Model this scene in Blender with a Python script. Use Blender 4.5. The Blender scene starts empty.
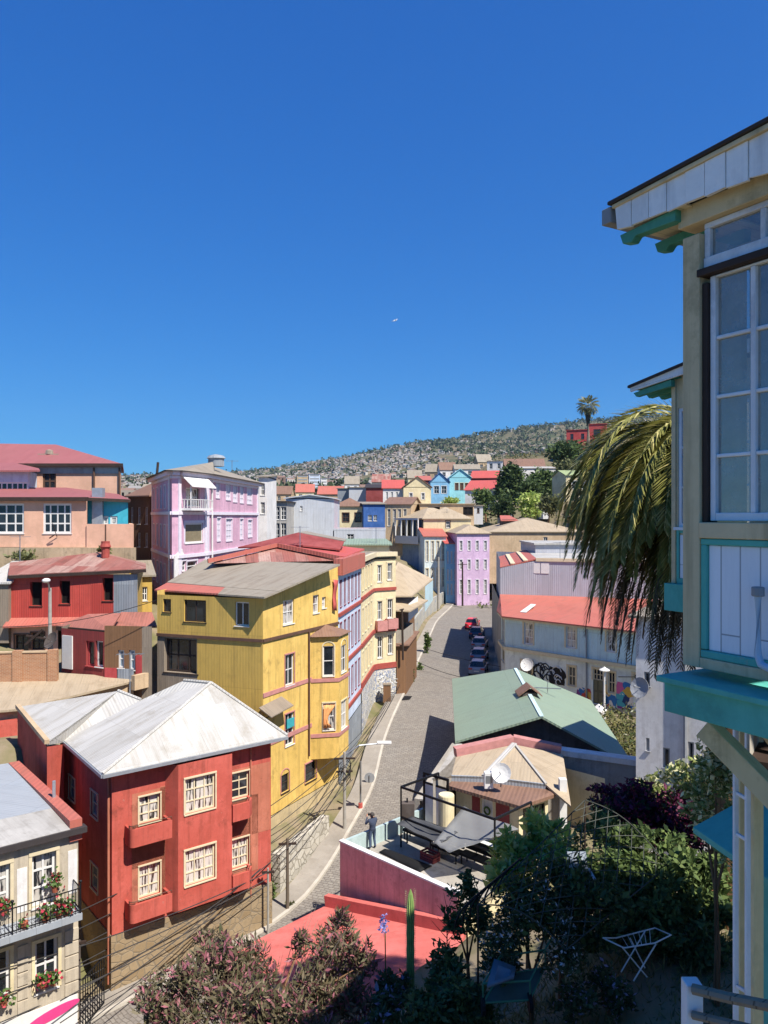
import bpy, bmesh, math, random
import numpy as np
from mathutils import Vector, Matrix
random.seed(7); rng = np.random.default_rng(11)
R = math.radians
scene = bpy.context.scene
COL = scene.collection
H, F, CX, CY = 20.5, 769.0, 384.0, 516.0      # eye height over the street, focal length in px, principal point / horizon

def pY(px, py, Y): return Vector(((px-CX)/F*Y, Y, H-(py-CY)/F*Y))
def pz(px, py, z):
    Y = (H-z)*F/(py-CY); return Vector(((px-CX)/F*Y, Y, z))
def V(*a): return Vector(a)

# ---------------------------------------------------------------- objects
def tag(o, label=None, cat=None, group=None, kind=None):
    if label: o['label'] = label
    if cat: o['category'] = cat
    if group: o['group'] = group
    if kind: o['kind'] = kind
    return o
def thing(name, label, cat, loc, group=None, rz=0):
    o = bpy.data.objects.new(name, None); COL.objects.link(o)
    o.empty_display_size = .3
    o.location = loc; o.rotation_euler = (0, 0, rz)
    return tag(o, label, cat, group)
def top_of(o):
    while o.parent: o = o.parent
    return o
class MB:
    def __init__(s): s.v = []; s.f = []; s.mi = []
    def face(s, pts, mi=0):
        n = len(s.v); s.v += [tuple(p) for p in pts]; s.f.append(tuple(range(n, n+len(pts)))); s.mi.append(mi)
    def mesh(s, vs, fs, mi=0):
        n = len(s.v); s.v += [tuple(p) for p in vs]
        for f in fs: s.f.append(tuple(n+i for i in f)); s.mi.append(mi)
    def box(s, a, b, mi=0):
        x0, y0, z0 = a; x1, y1, z1 = b
        s.mesh([(x0,y0,z0),(x1,y0,z0),(x1,y1,z0),(x0,y1,z0),(x0,y0,z1),(x1,y0,z1),(x1,y1,z1),(x0,y1,z1)],
               [(0,3,2,1),(4,5,6,7),(0,1,5,4),(1,2,6,5),(2,3,7,6),(3,0,4,7)], mi)
    def slab(s, pts, t, mi=0, d=None):
        """closed slab: polygon pts (top) with a copy shifted by -t (vertical or along d)"""
        d = Vector((0,0,-t)) if d is None else Vector(d)*t
        p = [Vector(q) for q in pts]; q = [a+d for a in p]; n = len(p)
        s.mesh(p+q, [tuple(range(n)), tuple(range(2*n-1, n-1, -1))]+[(i, i+n, (i+1)%n+n, (i+1)%n) for i in range(n)], mi)
    def prism(s, xy, z0, z1, mi=0):
        s.slab([(x, y, z1) for x, y in xy], z1-z0, mi)
    def tube(s, pts, r, n=6, mi=0, caps=True, r1=None):
        pts = [Vector(p) for p in pts]; m = len(pts); vs = []; fs = []
        for i, p in enumerate(pts):
            t = (pts[min(i+1, m-1)]-pts[max(i-1, 0)]).normalized()
            a = t.cross(Vector((0,0,1)))
            if a.length < 1e-3: a = Vector((1,0,0))
            a.normalize(); b = t.cross(a)
            rr = r if r1 is None else r+(r1-r)*i/max(1, m-1)
            if isinstance(r, (list, tuple)): rr = r[i]
            for k in range(n):
                an = 2*math.pi*k/n; vs.append(p+a*rr*math.cos(an)+b*rr*math.sin(an))
        for i in range(m-1):
            for k in range(n):
                fs.append((i*n+k, i*n+(k+1)%n, (i+1)*n+(k+1)%n, (i+1)*n+k))
        if caps: fs.append(tuple(range(n-1, -1, -1))); fs.append(tuple(range((m-1)*n, m*n)))
        s.mesh(vs, fs, mi)
    def bar(s, a, b, w, h=None, mi=0, up=(0,0,1)):
        """rectangular bar from a to b, w wide, h high"""
        a = Vector(a); b = Vector(b); h = h or w
        t = (b-a).normalized(); u = Vector(up)
        x = t.cross(u)
        if x.length < 1e-3: x = t.cross(Vector((0,1,0)))
        x.normalize(); y = x.cross(t)
        vs = [p+x*i*w/2+y*j*h/2 for p in (a, b) for i, j in ((-1,-1),(1,-1),(1,1),(-1,1))]
        s.mesh(vs, [(0,1,2,3),(7,6,5,4),(0,4,5,1),(1,5,6,2),(2,6,7,3),(3,7,4,0)], mi)
    def lathe(s, c, prof, n=12, mi=0):
        c = Vector(c); vs = []; fs = []
        for r, z in prof:
            for k in range(n):
                an = 2*math.pi*k/n; vs.append(c+Vector((r*math.cos(an), r*math.sin(an), z)))
        for i in range(len(prof)-1):
            for k in range(n): fs.append((i*n+k, i*n+(k+1)%n, (i+1)*n+(k+1)%n, (i+1)*n+k))
        fs.append(tuple(range(n-1,-1,-1))); fs.append(tuple(range((len(prof)-1)*n, len(prof)*n)))
        s.mesh(vs, fs, mi)
    def ball(s, c, r, n=10, m=6, sc=(1,1,1), mi=0):
        prof = [(max(.001, r*math.sin(math.pi*i/m)), -r*math.cos(math.pi*i/m)) for i in range(m+1)]
        k = len(s.v); s.lathe((0,0,0), prof, n, mi); c = Vector(c)
        s.v[k:] = [(c.x+x*sc[0], c.y+y*sc[1], c.z+z*sc[2]) for x, y, z in s.v[k:]]
    def build(s, name, mat, parent=None, smooth=False, bevel=0, kind=None, uv=True):
        me = bpy.data.meshes.new(name)
        o = bpy.data.objects.new(name, me); COL.objects.link(o)
        off = Vector((0,0,0))
        if parent is not None:
            t = parent; off = Vector(t.location)
            while t.parent: t = t.parent; off = off+t.location
            o.parent = parent
        vs = [(x-off.x, y-off.y, z-off.z) for x, y, z in s.v]
        me.from_pydata(vs, [], s.f)
        for m in (mat if isinstance(mat, (list, tuple)) else [mat]): me.materials.append(m)
        me.polygons.foreach_set('material_index', s.mi)
        if uv: box_uv(me)
        if smooth: me.polygons.foreach_set('use_smooth', [True]*len(me.polygons))
        if bevel:
            md = o.modifiers.new('bevel', 'BEVEL'); md.width = bevel; md.segments = 2; md.limit_method = 'ANGLE'; md.angle_limit = R(40)
        if kind: o['kind'] = kind
        me.update()
        return o
def box_uv(me):
    n = len(me.polygons)
    if not n: return
    nl = len(me.loops)
    co = np.empty(len(me.vertices)*3); me.vertices.foreach_get('co', co); co = co.reshape(-1, 3)
    vi = np.empty(nl, int); me.loops.foreach_get('vertex_index', vi)
    nr = np.empty(n*3); me.polygons.foreach_get('normal', nr); nr = nr.reshape(-1, 3)
    lt = np.empty(n, int); me.polygons.foreach_get('loop_total', lt)
    N = np.repeat(nr, lt, axis=0)
    T = np.stack([-N[:,1], N[:,0], np.zeros(len(N))], 1); L = np.linalg.norm(T, axis=1)
    flat = L < 1e-3; T[flat] = (1,0,0); L[flat] = 1; T /= L[:,None]
    B = np.cross(N, T)
    P = co[vi]
    uv = np.stack([(P*T).sum(1), (P*B).sum(1)], 1)
    l = me.uv_layers.new(name='UVMap'); l.data.foreach_set('uv', uv.ravel())
def quads_object(name, P, mat, parent=None, kind=None, smooth=False):
    """P: (n,4,3) array of quads"""
    n = len(P); me = bpy.data.meshes.new(name)
    o = bpy.data.objects.new(name, me); COL.objects.link(o)
    P = P.reshape(-1, 3).copy()
    if parent is not None:
        t = parent; off = np.array(t.location)
        while t.parent: t = t.parent; off = off+np.array(t.location)
        P -= off; o.parent = parent
    me.vertices.add(n*4); me.vertices.foreach_set('co', P.ravel())
    me.loops.add(n*4); me.loops.foreach_set('vertex_index', np.arange(n*4))
    me.polygons.add(n); me.polygons.foreach_set('loop_start', np.arange(0, n*4, 4)); me.polygons.foreach_set('loop_total', np.full(n, 4))
    me.materials.append(mat); me.update(calc_edges=True)
    if kind: o['kind'] = kind
    return o
def dup(root, loc, rz=None, label=None, group=None):
    r = root.copy(); COL.objects.link(r); r.location = loc
    if rz is not None: r.rotation_euler = (0, 0, rz)
    if label: r['label'] = label
    if group: r['group'] = group
    for ch in list(root.children):
        c = ch.copy(); COL.objects.link(c); c.parent = r
        for g in ch.children:
            d = g.copy(); COL.objects.link(d); d.parent = c
    return r

# ---------------------------------------------------------------- materials
def lin(c):
    if isinstance(c, str):
        c = c.lstrip('#'); c = [int(c[i:i+2], 16)/255 for i in (0, 2, 4)]
        c = [x/12.92 if x <= .04045 else ((x+.055)/1.055)**2.4 for x in c]
        g = .3*c[0]+.6*c[1]+.1*c[2]; c = [x*.92+g*.08 for x in c]
    return (c[0], c[1], c[2], 1)
class NT:
    def __init__(s, name, rough=.8, metal=0, spec=.3):
        s.m = bpy.data.materials.new(name); s.m.use_nodes = True; s.t = s.m.node_tree
        s.b = s.t.nodes['Principled BSDF']; s.b.inputs['Roughness'].default_value = rough
        s.b.inputs['Metallic'].default_value = metal; s.b.inputs['Specular IOR Level'].default_value = spec
        s.uv = s.t.nodes.new('ShaderNodeTexCoord').outputs['UV']
    def n(s, kind, **kw):
        nd = s.t.nodes.new('ShaderNode'+kind)
        for k, v in kw.items():
            if hasattr(nd, k): setattr(nd, k, v)
        return nd
    def l(s, a, b): s.t.links.new(a, b)
    def map(s, sc=(1,1,1), loc=(0,0,0), src=None, rot=(0,0,0)):
        m = s.n('Mapping'); m.inputs['Scale'].default_value = sc; m.inputs['Location'].default_value = loc; m.inputs['Rotation'].default_value = rot
        s.l(src or s.uv, m.inputs['Vector']); return m.outputs[0]
    def noise(s, scale, detail=4, rough=.6, src=None, dist=0):
        k = s.n('TexNoise'); k.inputs['Scale'].default_value = scale; k.inputs['Detail'].default_value = detail
        k.inputs['Roughness'].default_value = rough; k.inputs['Distortion'].default_value = dist
        s.l(src or s.uv, k.inputs['Vector']); return k.outputs['Fac']
    def ramp(s, fac, a, b, c0=0, c1=1):
        k = s.n('MapRange'); k.inputs[1].default_value = a; k.inputs[2].default_value = b
        k.inputs[3].default_value = c0; k.inputs[4].default_value = c1; s.l(fac, k.inputs[0]); return k.outputs[0]
    def mix(s, fac, a, b, mode='MIX'):
        k = s.n('Mix', data_type='RGBA', blend_type=mode); k.clamp_factor = True
        for inp, val in ((k.inputs[0], fac), (k.inputs[6], a), (k.inputs[7], b)):
            if hasattr(val, 'links'): s.l(val, inp)
            elif isinstance(val, (int, float)): inp.default_value = val
            else: inp.default_value = lin(val)
        return k.outputs[2]
    def math(s, op, a, b=0):
        k = s.n('Math', operation=op)
        for inp, val in ((k.inputs[0], a), (k.inputs[1], b)):
            if hasattr(val, 'links'): s.l(val, inp)
            else: inp.default_value = val
        return k.outputs[0]
    def bump(s, h, strength=.3, dist=.02):
        k = s.n('Bump'); k.inputs['Strength'].default_value = strength; k.inputs['Distance'].default_value = dist
        s.l(h, k.inputs['Height']); s.l(k.outputs[0], s.b.inputs['Normal'])
    def col(s, c):
        if hasattr(c, 'links'): s.l(c, s.b.inputs['Base Color'])
        else: s.b.inputs['Base Color'].default_value = lin(c)
        return s.m
def sc(c, k):
    c = lin(c); return (min(1, c[0]*k), min(1, c[1]*k), min(1, c[2]*k))
ML = {}
def plain(name, c, rough=.6, metal=0, var=.12, spec=.3, scale=3):
    n = NT(name, rough, metal, spec); f = n.ramp(n.noise(scale, 5), .3, .7)
    return n.col(n.mix(f, sc(c, 1-var), sc(c, 1+var)))
def plaster(name, c, stain='#6b5f52', amt=.35, streak=.4, rough=.9):
    n = NT(name, rough, spec=.2)
    big = n.noise(.33, 6, .65); fine = n.noise(9, 6, .7)
    fade = tuple(min(1, x*1.12+.035) for x in lin(c)[:3])
    base = n.mix(n.ramp(big, .3, .68), sc(c, .8), fade)
    base = n.mix(n.ramp(fine, .35, .75, 0, .35), base, sc(c, .78))
    bl = n.noise(1.3, 5, .7, n.map((1, .6, 1), (3, 9, 0))); base = n.mix(n.ramp(bl, .5, .58, 0, .4), base, n.mix(.5, c, stain))
    st = n.noise(1, 6, .7, n.map((3.2, .16, 1))); base = n.mix(n.ramp(st, .5, .74, 0, streak), base, stain)
    pa = n.noise(.9, 7, .75, n.map((1,1,1), (7,3,0))); base = n.mix(n.ramp(pa, .57, .64, 0, amt), base, stain)
    chip = n.noise(2.6, 6, .8, n.map((1,1,1), (2,17,0))); base = n.mix(n.ramp(chip, .66, .69, 0, min(.8, amt*1.6)), base, '#a79c8a')
    n.bump(fine, .3, .02); return n.col(base)
def corr(name, c, c2=None, pitch=.16, sheet=(.9, 2.6), rust='#6d4630', amt=.25, rough=.6, metal=0, depth=.22):
    n = NT(name, rough, metal, .35)
    br = n.n('TexBrick'); br.inputs['Scale'].default_value = 1; br.inputs['Brick Width'].default_value = sheet[0]; br.inputs['Row Height'].default_value = sheet[1]
    br.inputs['Mortar Size'].default_value = .012; br.inputs['Color1'].default_value = lin(sc(c, .8)); br.inputs['Color2'].default_value = lin(c2 and lin(c2)[:3] or sc(c, 1.08))
    br.inputs['Mortar'].default_value = lin(sc(c, .55)); n.l(n.uv, br.inputs['Vector'])
    st = n.noise(1, 6, .7, n.map((2.2, .3, 1))); pa = n.noise(.55, 6, .7)
    base = n.mix(n.ramp(n.noise(.8, 5, .7, n.map((1,1,1), (5,5,0))), .35, .7, 0, .55), br.outputs['Color'], sc(c, .72)); base = n.mix(n.ramp(st, .48, .72, 0, min(.9, amt*1.5)), base, rust)
    base = n.mix(n.ramp(pa, .55, .7, 0, amt*1.3), base, rust)
    w = n.n('TexWave', wave_type='BANDS', bands_direction='X'); w.inputs['Scale'].default_value = .314/pitch
    n.l(n.uv, w.inputs['Vector'])
    base = n.mix(n.ramp(n.noise(6, 4), .4, .7, 0, .2), base, sc(c, .7))
    n.bump(w.outputs['Fac'], depth, pitch*.3); return n.col(base)
def planks(name, c, w=.14, rot=0, rough=.75, grime='#5a5348', amt=.3, line=.45):
    n = NT(name, rough, spec=.25)
    src = n.map((1,1,1), (0,0,0), None, (0,0,R(90))) if rot == 0 else n.uv
    br = n.n('TexBrick'); br.inputs['Scale'].default_value = 1; br.inputs['Brick Width'].default_value = 3.3; br.inputs['Row Height'].default_value = w
    br.inputs['Mortar Size'].default_value = .006; br.inputs['Mortar Smooth'].default_value = .2
    br.inputs['Color1'].default_value = lin(sc(c, .92)); br.inputs['Color2'].default_value = lin(sc(c, 1.06)); br.inputs['Mortar'].default_value = lin(sc(c, line))
    n.l(src, br.inputs['Vector'])
    g = n.noise(1, 6, .7, n.map((9, .9, 1) if rot == 0 else (.9, 9, 1)))
    base = n.mix(n.ramp(g, .5, .8, 0, amt), br.outputs['Color'], grime)
    n.bump(br.outputs['Fac'], .3, -.006); return n.col(base)
def stones(name, c1, c2, mortar, scale=2.2, rough=.95, sq=(1, 1.5, 1)):
    n = NT(name, rough, spec=.15)
    w = n.map(sq)
    vo = n.n('TexVoronoi', feature='F1'); vo.inputs['Scale'].default_value = scale; n.l(w, vo.inputs['Vector'])
    ve = n.n('TexVoronoi', feature='DISTANCE_TO_EDGE'); ve.inputs['Scale'].default_value = scale; n.l(w, ve.inputs['Vector'])
    hs = n.n('SeparateColor'); n.l(vo.outputs['Color'], hs.inputs[0])
    base = n.mix(hs.outputs[0], c1, c2); base = n.mix(n.ramp(n.noise(8, 5), .3, .75, 0, .5), base, sc(c1, .6))
    e = n.ramp(ve.outputs['Distance'], .02, .07)
    base = n.mix(e, mortar, base)
    base = n.mix(n.ramp(n.noise(.5, 5, .65), .5, .75, 0, .4), base, sc(mortar, .6))
    n.bump(e, .5, .03); return n.col(base)
def bricks(name, c1, c2, mortar, bw=.25, bh=.08):
    n = NT(name, .9, spec=.2)
    br = n.n('TexBrick'); br.inputs['Scale'].default_value = 1; br.inputs['Brick Width'].default_value = bw; br.inputs['Row Height'].default_value = bh
    br.inputs['Mortar Size'].default_value = .008; br.inputs['Color1'].default_value = lin(c1); br.inputs['Color2'].default_value = lin(c2); br.inputs['Mortar'].default_value = lin(mortar)
    n.l(n.uv, br.inputs['Vector'])
    base = n.mix(n.ramp(n.noise(.8, 5), .4, .75, 0, .35), br.outputs['Color'], '#6a5a4c')
    n.bump(br.outputs['Fac'], .4, -.01); return n.col(base)
def leaf(name, c1, c2, c3=None, amt3=.1, trans=.25, rough=.55):
    n = NT(name, rough, spec=.25)
    g = n.n('NewGeometry'); r = g.outputs['Random Per Island']
    base = n.mix(r, c1, c2)
    if c3 is not None:
        r2 = n.math('FRACT', n.math('MULTIPLY', r, 17.31)); base = n.mix(n.ramp(r2, 1-amt3-.01, 1-amt3), base, c3)
    n.col(base)
    if trans:
        tr = n.n('BsdfTranslucent'); n.l(base, tr.inputs[0]); mx = n.n('MixShader'); mx.inputs[0].default_value = trans
        n.l(n.b.outputs[0], mx.inputs[1]); n.l(tr.outputs[0], mx.inputs[2]); n.l(mx.outputs[0], n.t.nodes['Material Output'].inputs[0])
    return n.m
def glass(name, c='#20262b', rough=.06, curtain=None, spec=.6, cs=5):
    n = NT(name, rough, 0, spec)
    if curtain is None:
        g = n.n('NewGeometry'); f = n.ramp(n.noise(1.1, 3, .5), .35, .65)
        return n.col(n.mix(f, sc(c, .6), sc(c, 1.5)))
    w = n.noise(1, 3, .6, n.map((cs, .8, 1))); f = n.ramp(w, .42, .5)
    n.b.inputs['Coat Weight'].default_value = .6
    return n.col(n.mix(f, c, curtain))

# ---------------------------------------------------------------- facades
class Fac:
    """vertical facade from A to B (left to right seen from outside)"""
    def __init__(s, A, B, d=0):
        s.A = Vector((A[0], A[1])); s.B = Vector((B[0], B[1])); s.L = (s.B-s.A).length
        s.t = (s.B-s.A)/s.L; s.n = Vector((s.t.y, -s.t.x))
        s.A = s.A+s.n*d; s.B = s.B+s.n*d
    def at(s, u, z, d=0):
        p = s.A+s.t*u+s.n*d; return Vector((p.x, p.y, z))
    def px(s, px, py, d=0):
        r = (px-CX)/F; A = s.A+s.n*d
        u = (r*A.y-A.x)/(s.t.x-r*s.t.y); y = A.y+u*s.t.y
        return u, H-(py-CY)/F*y
    def rect(s, x0, y0, x1, y1):
        xc, yc = (x0+x1)/2, (y0+y1)/2
        return (s.px(x0, yc)[0], s.px(x1, yc)[0], s.px(xc, y1)[1], s.px(xc, y0)[1])
    def box(s, mb, u0, u1, z0, z1, d0, d1, mi=0):
        vs = [s.at(u, z, d) for z in (z0, z1) for u, d in ((u0, d1), (u1, d1), (u1, d0), (u0, d0))]
        mb.mesh(vs, [(0,3,2,1),(4,5,6,7),(0,1,5,4),(1,2,6,5),(2,3,7,6),(3,0,4,7)], mi)
    def poly(s, mb, uz, d0, d1, mi=0):
        a = [s.at(u, z, d1) for u, z in uz]; mb.slab(a, d1-d0, mi, d=(-s.n.x, -s.n.y, 0))
def wall_mesh(mb, fac, z0, z1, holes=(), u0=0, u1=None, reveal=.16, mi=0):
    u1 = fac.L if u1 is None else u1
    hs = [(max(u0+.02, a), min(u1-.02, b), max(z0, c), min(z1-.02, d)) for a, b, c, d in holes]
    us = sorted({u0, u1, *[h[0] for h in hs], *[h[1] for h in hs]}); zs = sorted({z0, z1, *[h[2] for h in hs], *[h[3] for h in hs]})
    for i in range(len(us)-1):
        for j in range(len(zs)-1):
            uc, zc = (us[i]+us[i+1])/2, (zs[j]+zs[j+1])/2
            if any(a < uc < b and c < zc < d for a, b, c, d in hs): continue
            mb.face([fac.at(us[i], zs[j]), fac.at(us[i+1], zs[j]), fac.at(us[i+1], zs[j+1]), fac.at(us[i], zs[j+1])], mi)
    for a, b, c, d in hs:
        r = -reveal
        mb.face([fac.at(a,c), fac.at(b,c), fac.at(b,c,r), fac.at(a,c,r)], mi); mb.face([fac.at(a,d,r), fac.at(b,d,r), fac.at(b,d), fac.at(a,d)], mi)
        mb.face([fac.at(a,c,r), fac.at(a,d,r), fac.at(a,d), fac.at(a,c)], mi); mb.face([fac.at(b,c), fac.at(b,d), fac.at(b,d,r), fac.at(b,c,r)], mi)
def window(par, fac, rc, fm, pm, nv=1, nh=2, fw=.06, recess=.13, trim=None, tw=.09, sill=True, name='window', arch=False):
    a, b, c, d = rc; m = MB(); r0, r1 = -recess-.02, -recess+.04
    fac.box(m, a, b, c, c+fw, r0, r1); fac.box(m, a, b, d-fw, d, r0, r1)
    fac.box(m, a, a+fw, c+fw, d-fw, r0, r1); fac.box(m, b-fw, b, c+fw, d-fw, r0, r1)
    bw = fw*.7
    for i in range(1, nv+1):
        u = a+(b-a)*i/(nv+1); fac.box(m, u-bw/2, u+bw/2, c+fw, d-fw, r0, r1-.008)
    for j in range(1, nh+1):
        z = c+(d-c)*j/(nh+1); fac.box(m, a+fw, b-fw, z-bw/2, z+bw/2, r0, r1-.012)
    if sill: fac.box(m, a-.05, b+.05, c-.055, c-.002, -.05, .06)
    o = m.build(name, fm, par)
    g = MB(); e = .004
    g.face([fac.at(a+e, c+e, r0+.012), fac.at(b-e, c+e, r0+.012), fac.at(b-e, d-e, r0+.012), fac.at(a+e, d-e, r0+.012)])
    g.build('pane', pm, o)
    if trim is not None:
        t = MB(); q = .035
        fac.box(t, a-tw, a-.003, c, d, -.02, q); fac.box(t, b+.003, b+tw, c, d, -.02, q)
        if arch:
            uc, rr = (a+b)/2, (b-a)/2
            for k in range(8):
                a0, a1 = math.pi*k/8, math.pi*(k+1)/8
                t.slab([fac.at(uc+r_*math.cos(x), d-.02+r_*.75*math.sin(x), q) for r_, x in ((rr+.0, a0), (rr+tw, a0), (rr+tw, a1), (rr+.0, a1))], q, 0, (-fac.n.x, -fac.n.y, 0))
        else: fac.box(t, a-tw, b+tw, d+.003, d+tw*1.1, -.02, q+.02)
        t.build('window_trim', trim, o)
    return o
def walls(par, corners, z0, z1, mat, holes={}, faces=None, name='wall', reveal=.16, close_top=True):
    """shell over a counter-clockwise footprint; holes[i] = rects on face i"""
    m = MB(); n = len(corners); fs = []
    for i in range(n):
        f = Fac(corners[i], corners[(i+1) % n]); fs.append(f)
        if faces is None or i in faces: wall_mesh(m, f, z0, z1, holes.get(i, ()), reveal=reveal)
    if close_top: m.face([(x, y, z1-.02) for x, y in corners])
    m.build(name, mat, par); return fs
def offset_poly(c, d):
    n = len(c); out = []
    for i in range(n):
        p, q, r = Vector(c[i-1][:2]), Vector(c[i][:2]), Vector(c[(i+1) % n][:2])
        a = (q-p).normalized(); b = (r-q).normalized(); na = Vector((a.y, -a.x)); nb = Vector((b.y, -b.x))
        k = na+nb; k = k/max(.3, k.dot(na)) if k.length > 1e-6 else na
        out.append(q+k*d)
    return out
def roof(par, corners, ze, zr, mat, kind='hip', over=.35, t=.12, wallmat=None, name='roof', parapet=.5, cap=None):
    """roof over a 4-corner CCW footprint: 0-1 is the front"""
    c = [Vector(q[:2]) for q in corners]; o = offset_poly(c, over); m = MB()
    P = [Vector((q.x, q.y, ze)) for q in o]; up = zr-ze
    if kind == 'flat':
        m.prism([(q.x, q.y) for q in o], ze-t, ze)
    elif kind == 'parapet':
        m.prism([(q.x, q.y) for q in offset_poly(c, -.02)], ze-parapet-t, ze-parapet)
        k = MB()
        for i in range(4):
            f = Fac(c[i], c[(i+1) % 4]); f.box(k, 0, f.L-.14 if i % 2 else f.L, ze-parapet, ze, -.14, .02)
        k.build('parapet', wallmat, par)
    elif kind in ('hip', 'pyramid'):
        w = (o[1]-o[0]).length; d = (o[3]-o[0]).length
        f0, f1 = (o[0]+o[3])/2, (o[1]+o[2])/2; b0, b1 = (o[0]+o[1])/2, (o[3]+o[2])/2
        if kind == 'pyramid': k = .499
        else: k = .5*min(w, d)/max(w, d)
        if w >= d: a, b = f0.lerp(f1, k), f0.lerp(f1, 1-k); A, B = V(a.x, a.y, zr), V(b.x, b.y, zr); polys = [(P[0], P[1], B, A), (P[1], P[2], B), (P[2], P[3], A, B), (P[3], P[0], A)]
        else: a, b = b0.lerp(b1, k), b0.lerp(b1, 1-k); A, B = V(a.x, a.y, zr), V(b.x, b.y, zr); polys = [(P[0], P[1], A), (P[1], P[2], B, A), (P[2], P[3], B), (P[3], P[0], A, B)]
        for p in polys: m.face(p)
        m.face([q+V(0,0,-t) for q in reversed(P)])
        for i in range(4): j = (i+1) % 4; m.face([P[i]+V(0,0,-t), P[j]+V(0,0,-t), P[j], P[i]])
    elif kind in ('gable_x', 'gable_y'):
        if kind == 'gable_y': o = [o[1], o[2], o[3], o[0]]; c = [c[1], c[2], c[3], c[0]]
        P = [Vector((q.x, q.y, ze)) for q in o]
        a, b = (o[0]+o[3])/2, (o[1]+o[2])/2; A, B = V(a.x, a.y, zr), V(b.x, b.y, zr)
        m.slab((P[0], P[1], B, A), t); m.slab((P[2], P[3], A, B), t)
        k = MB(); zb = ze-.02
        ca, cb = (c[0]+c[3])/2, (c[1]+c[2])/2; zz = zr-t-.02
        k.face([(c[3].x, c[3].y, zb-.1), (c[0].x, c[0].y, zb-.1), (ca.x, ca.y, zz)])
        if wallmat: k.build('gable_wall', wallmat, par); k = MB()
        k.face([(c[1].x, c[1].y, zb-.1), (c[2].x, c[2].y, zb-.1), (cb.x, cb.y, zz)])
        if wallmat: k.build('gable_wall', wallmat, par)
    elif kind == 'shed':          # rises towards the back
        m.slab((P[0], P[1], P[2]+V(0,0,up), P[3]+V(0,0,up)), t)
        k = MB(); f = [V(q.x, q.y, ze-.15) for q in c]
        for i, j, hi, hj in ((1,2,0,up),(2,3,up,up),(3,0,up,0)):
            k.face([f[i], f[j], f[j]+V(0,0,hj*.96), f[i]+V(0,0,hi*.96)])
        if wallmat: k.build('gable_wall', wallmat, par)
    return m.build(name, mat, par)
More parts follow.
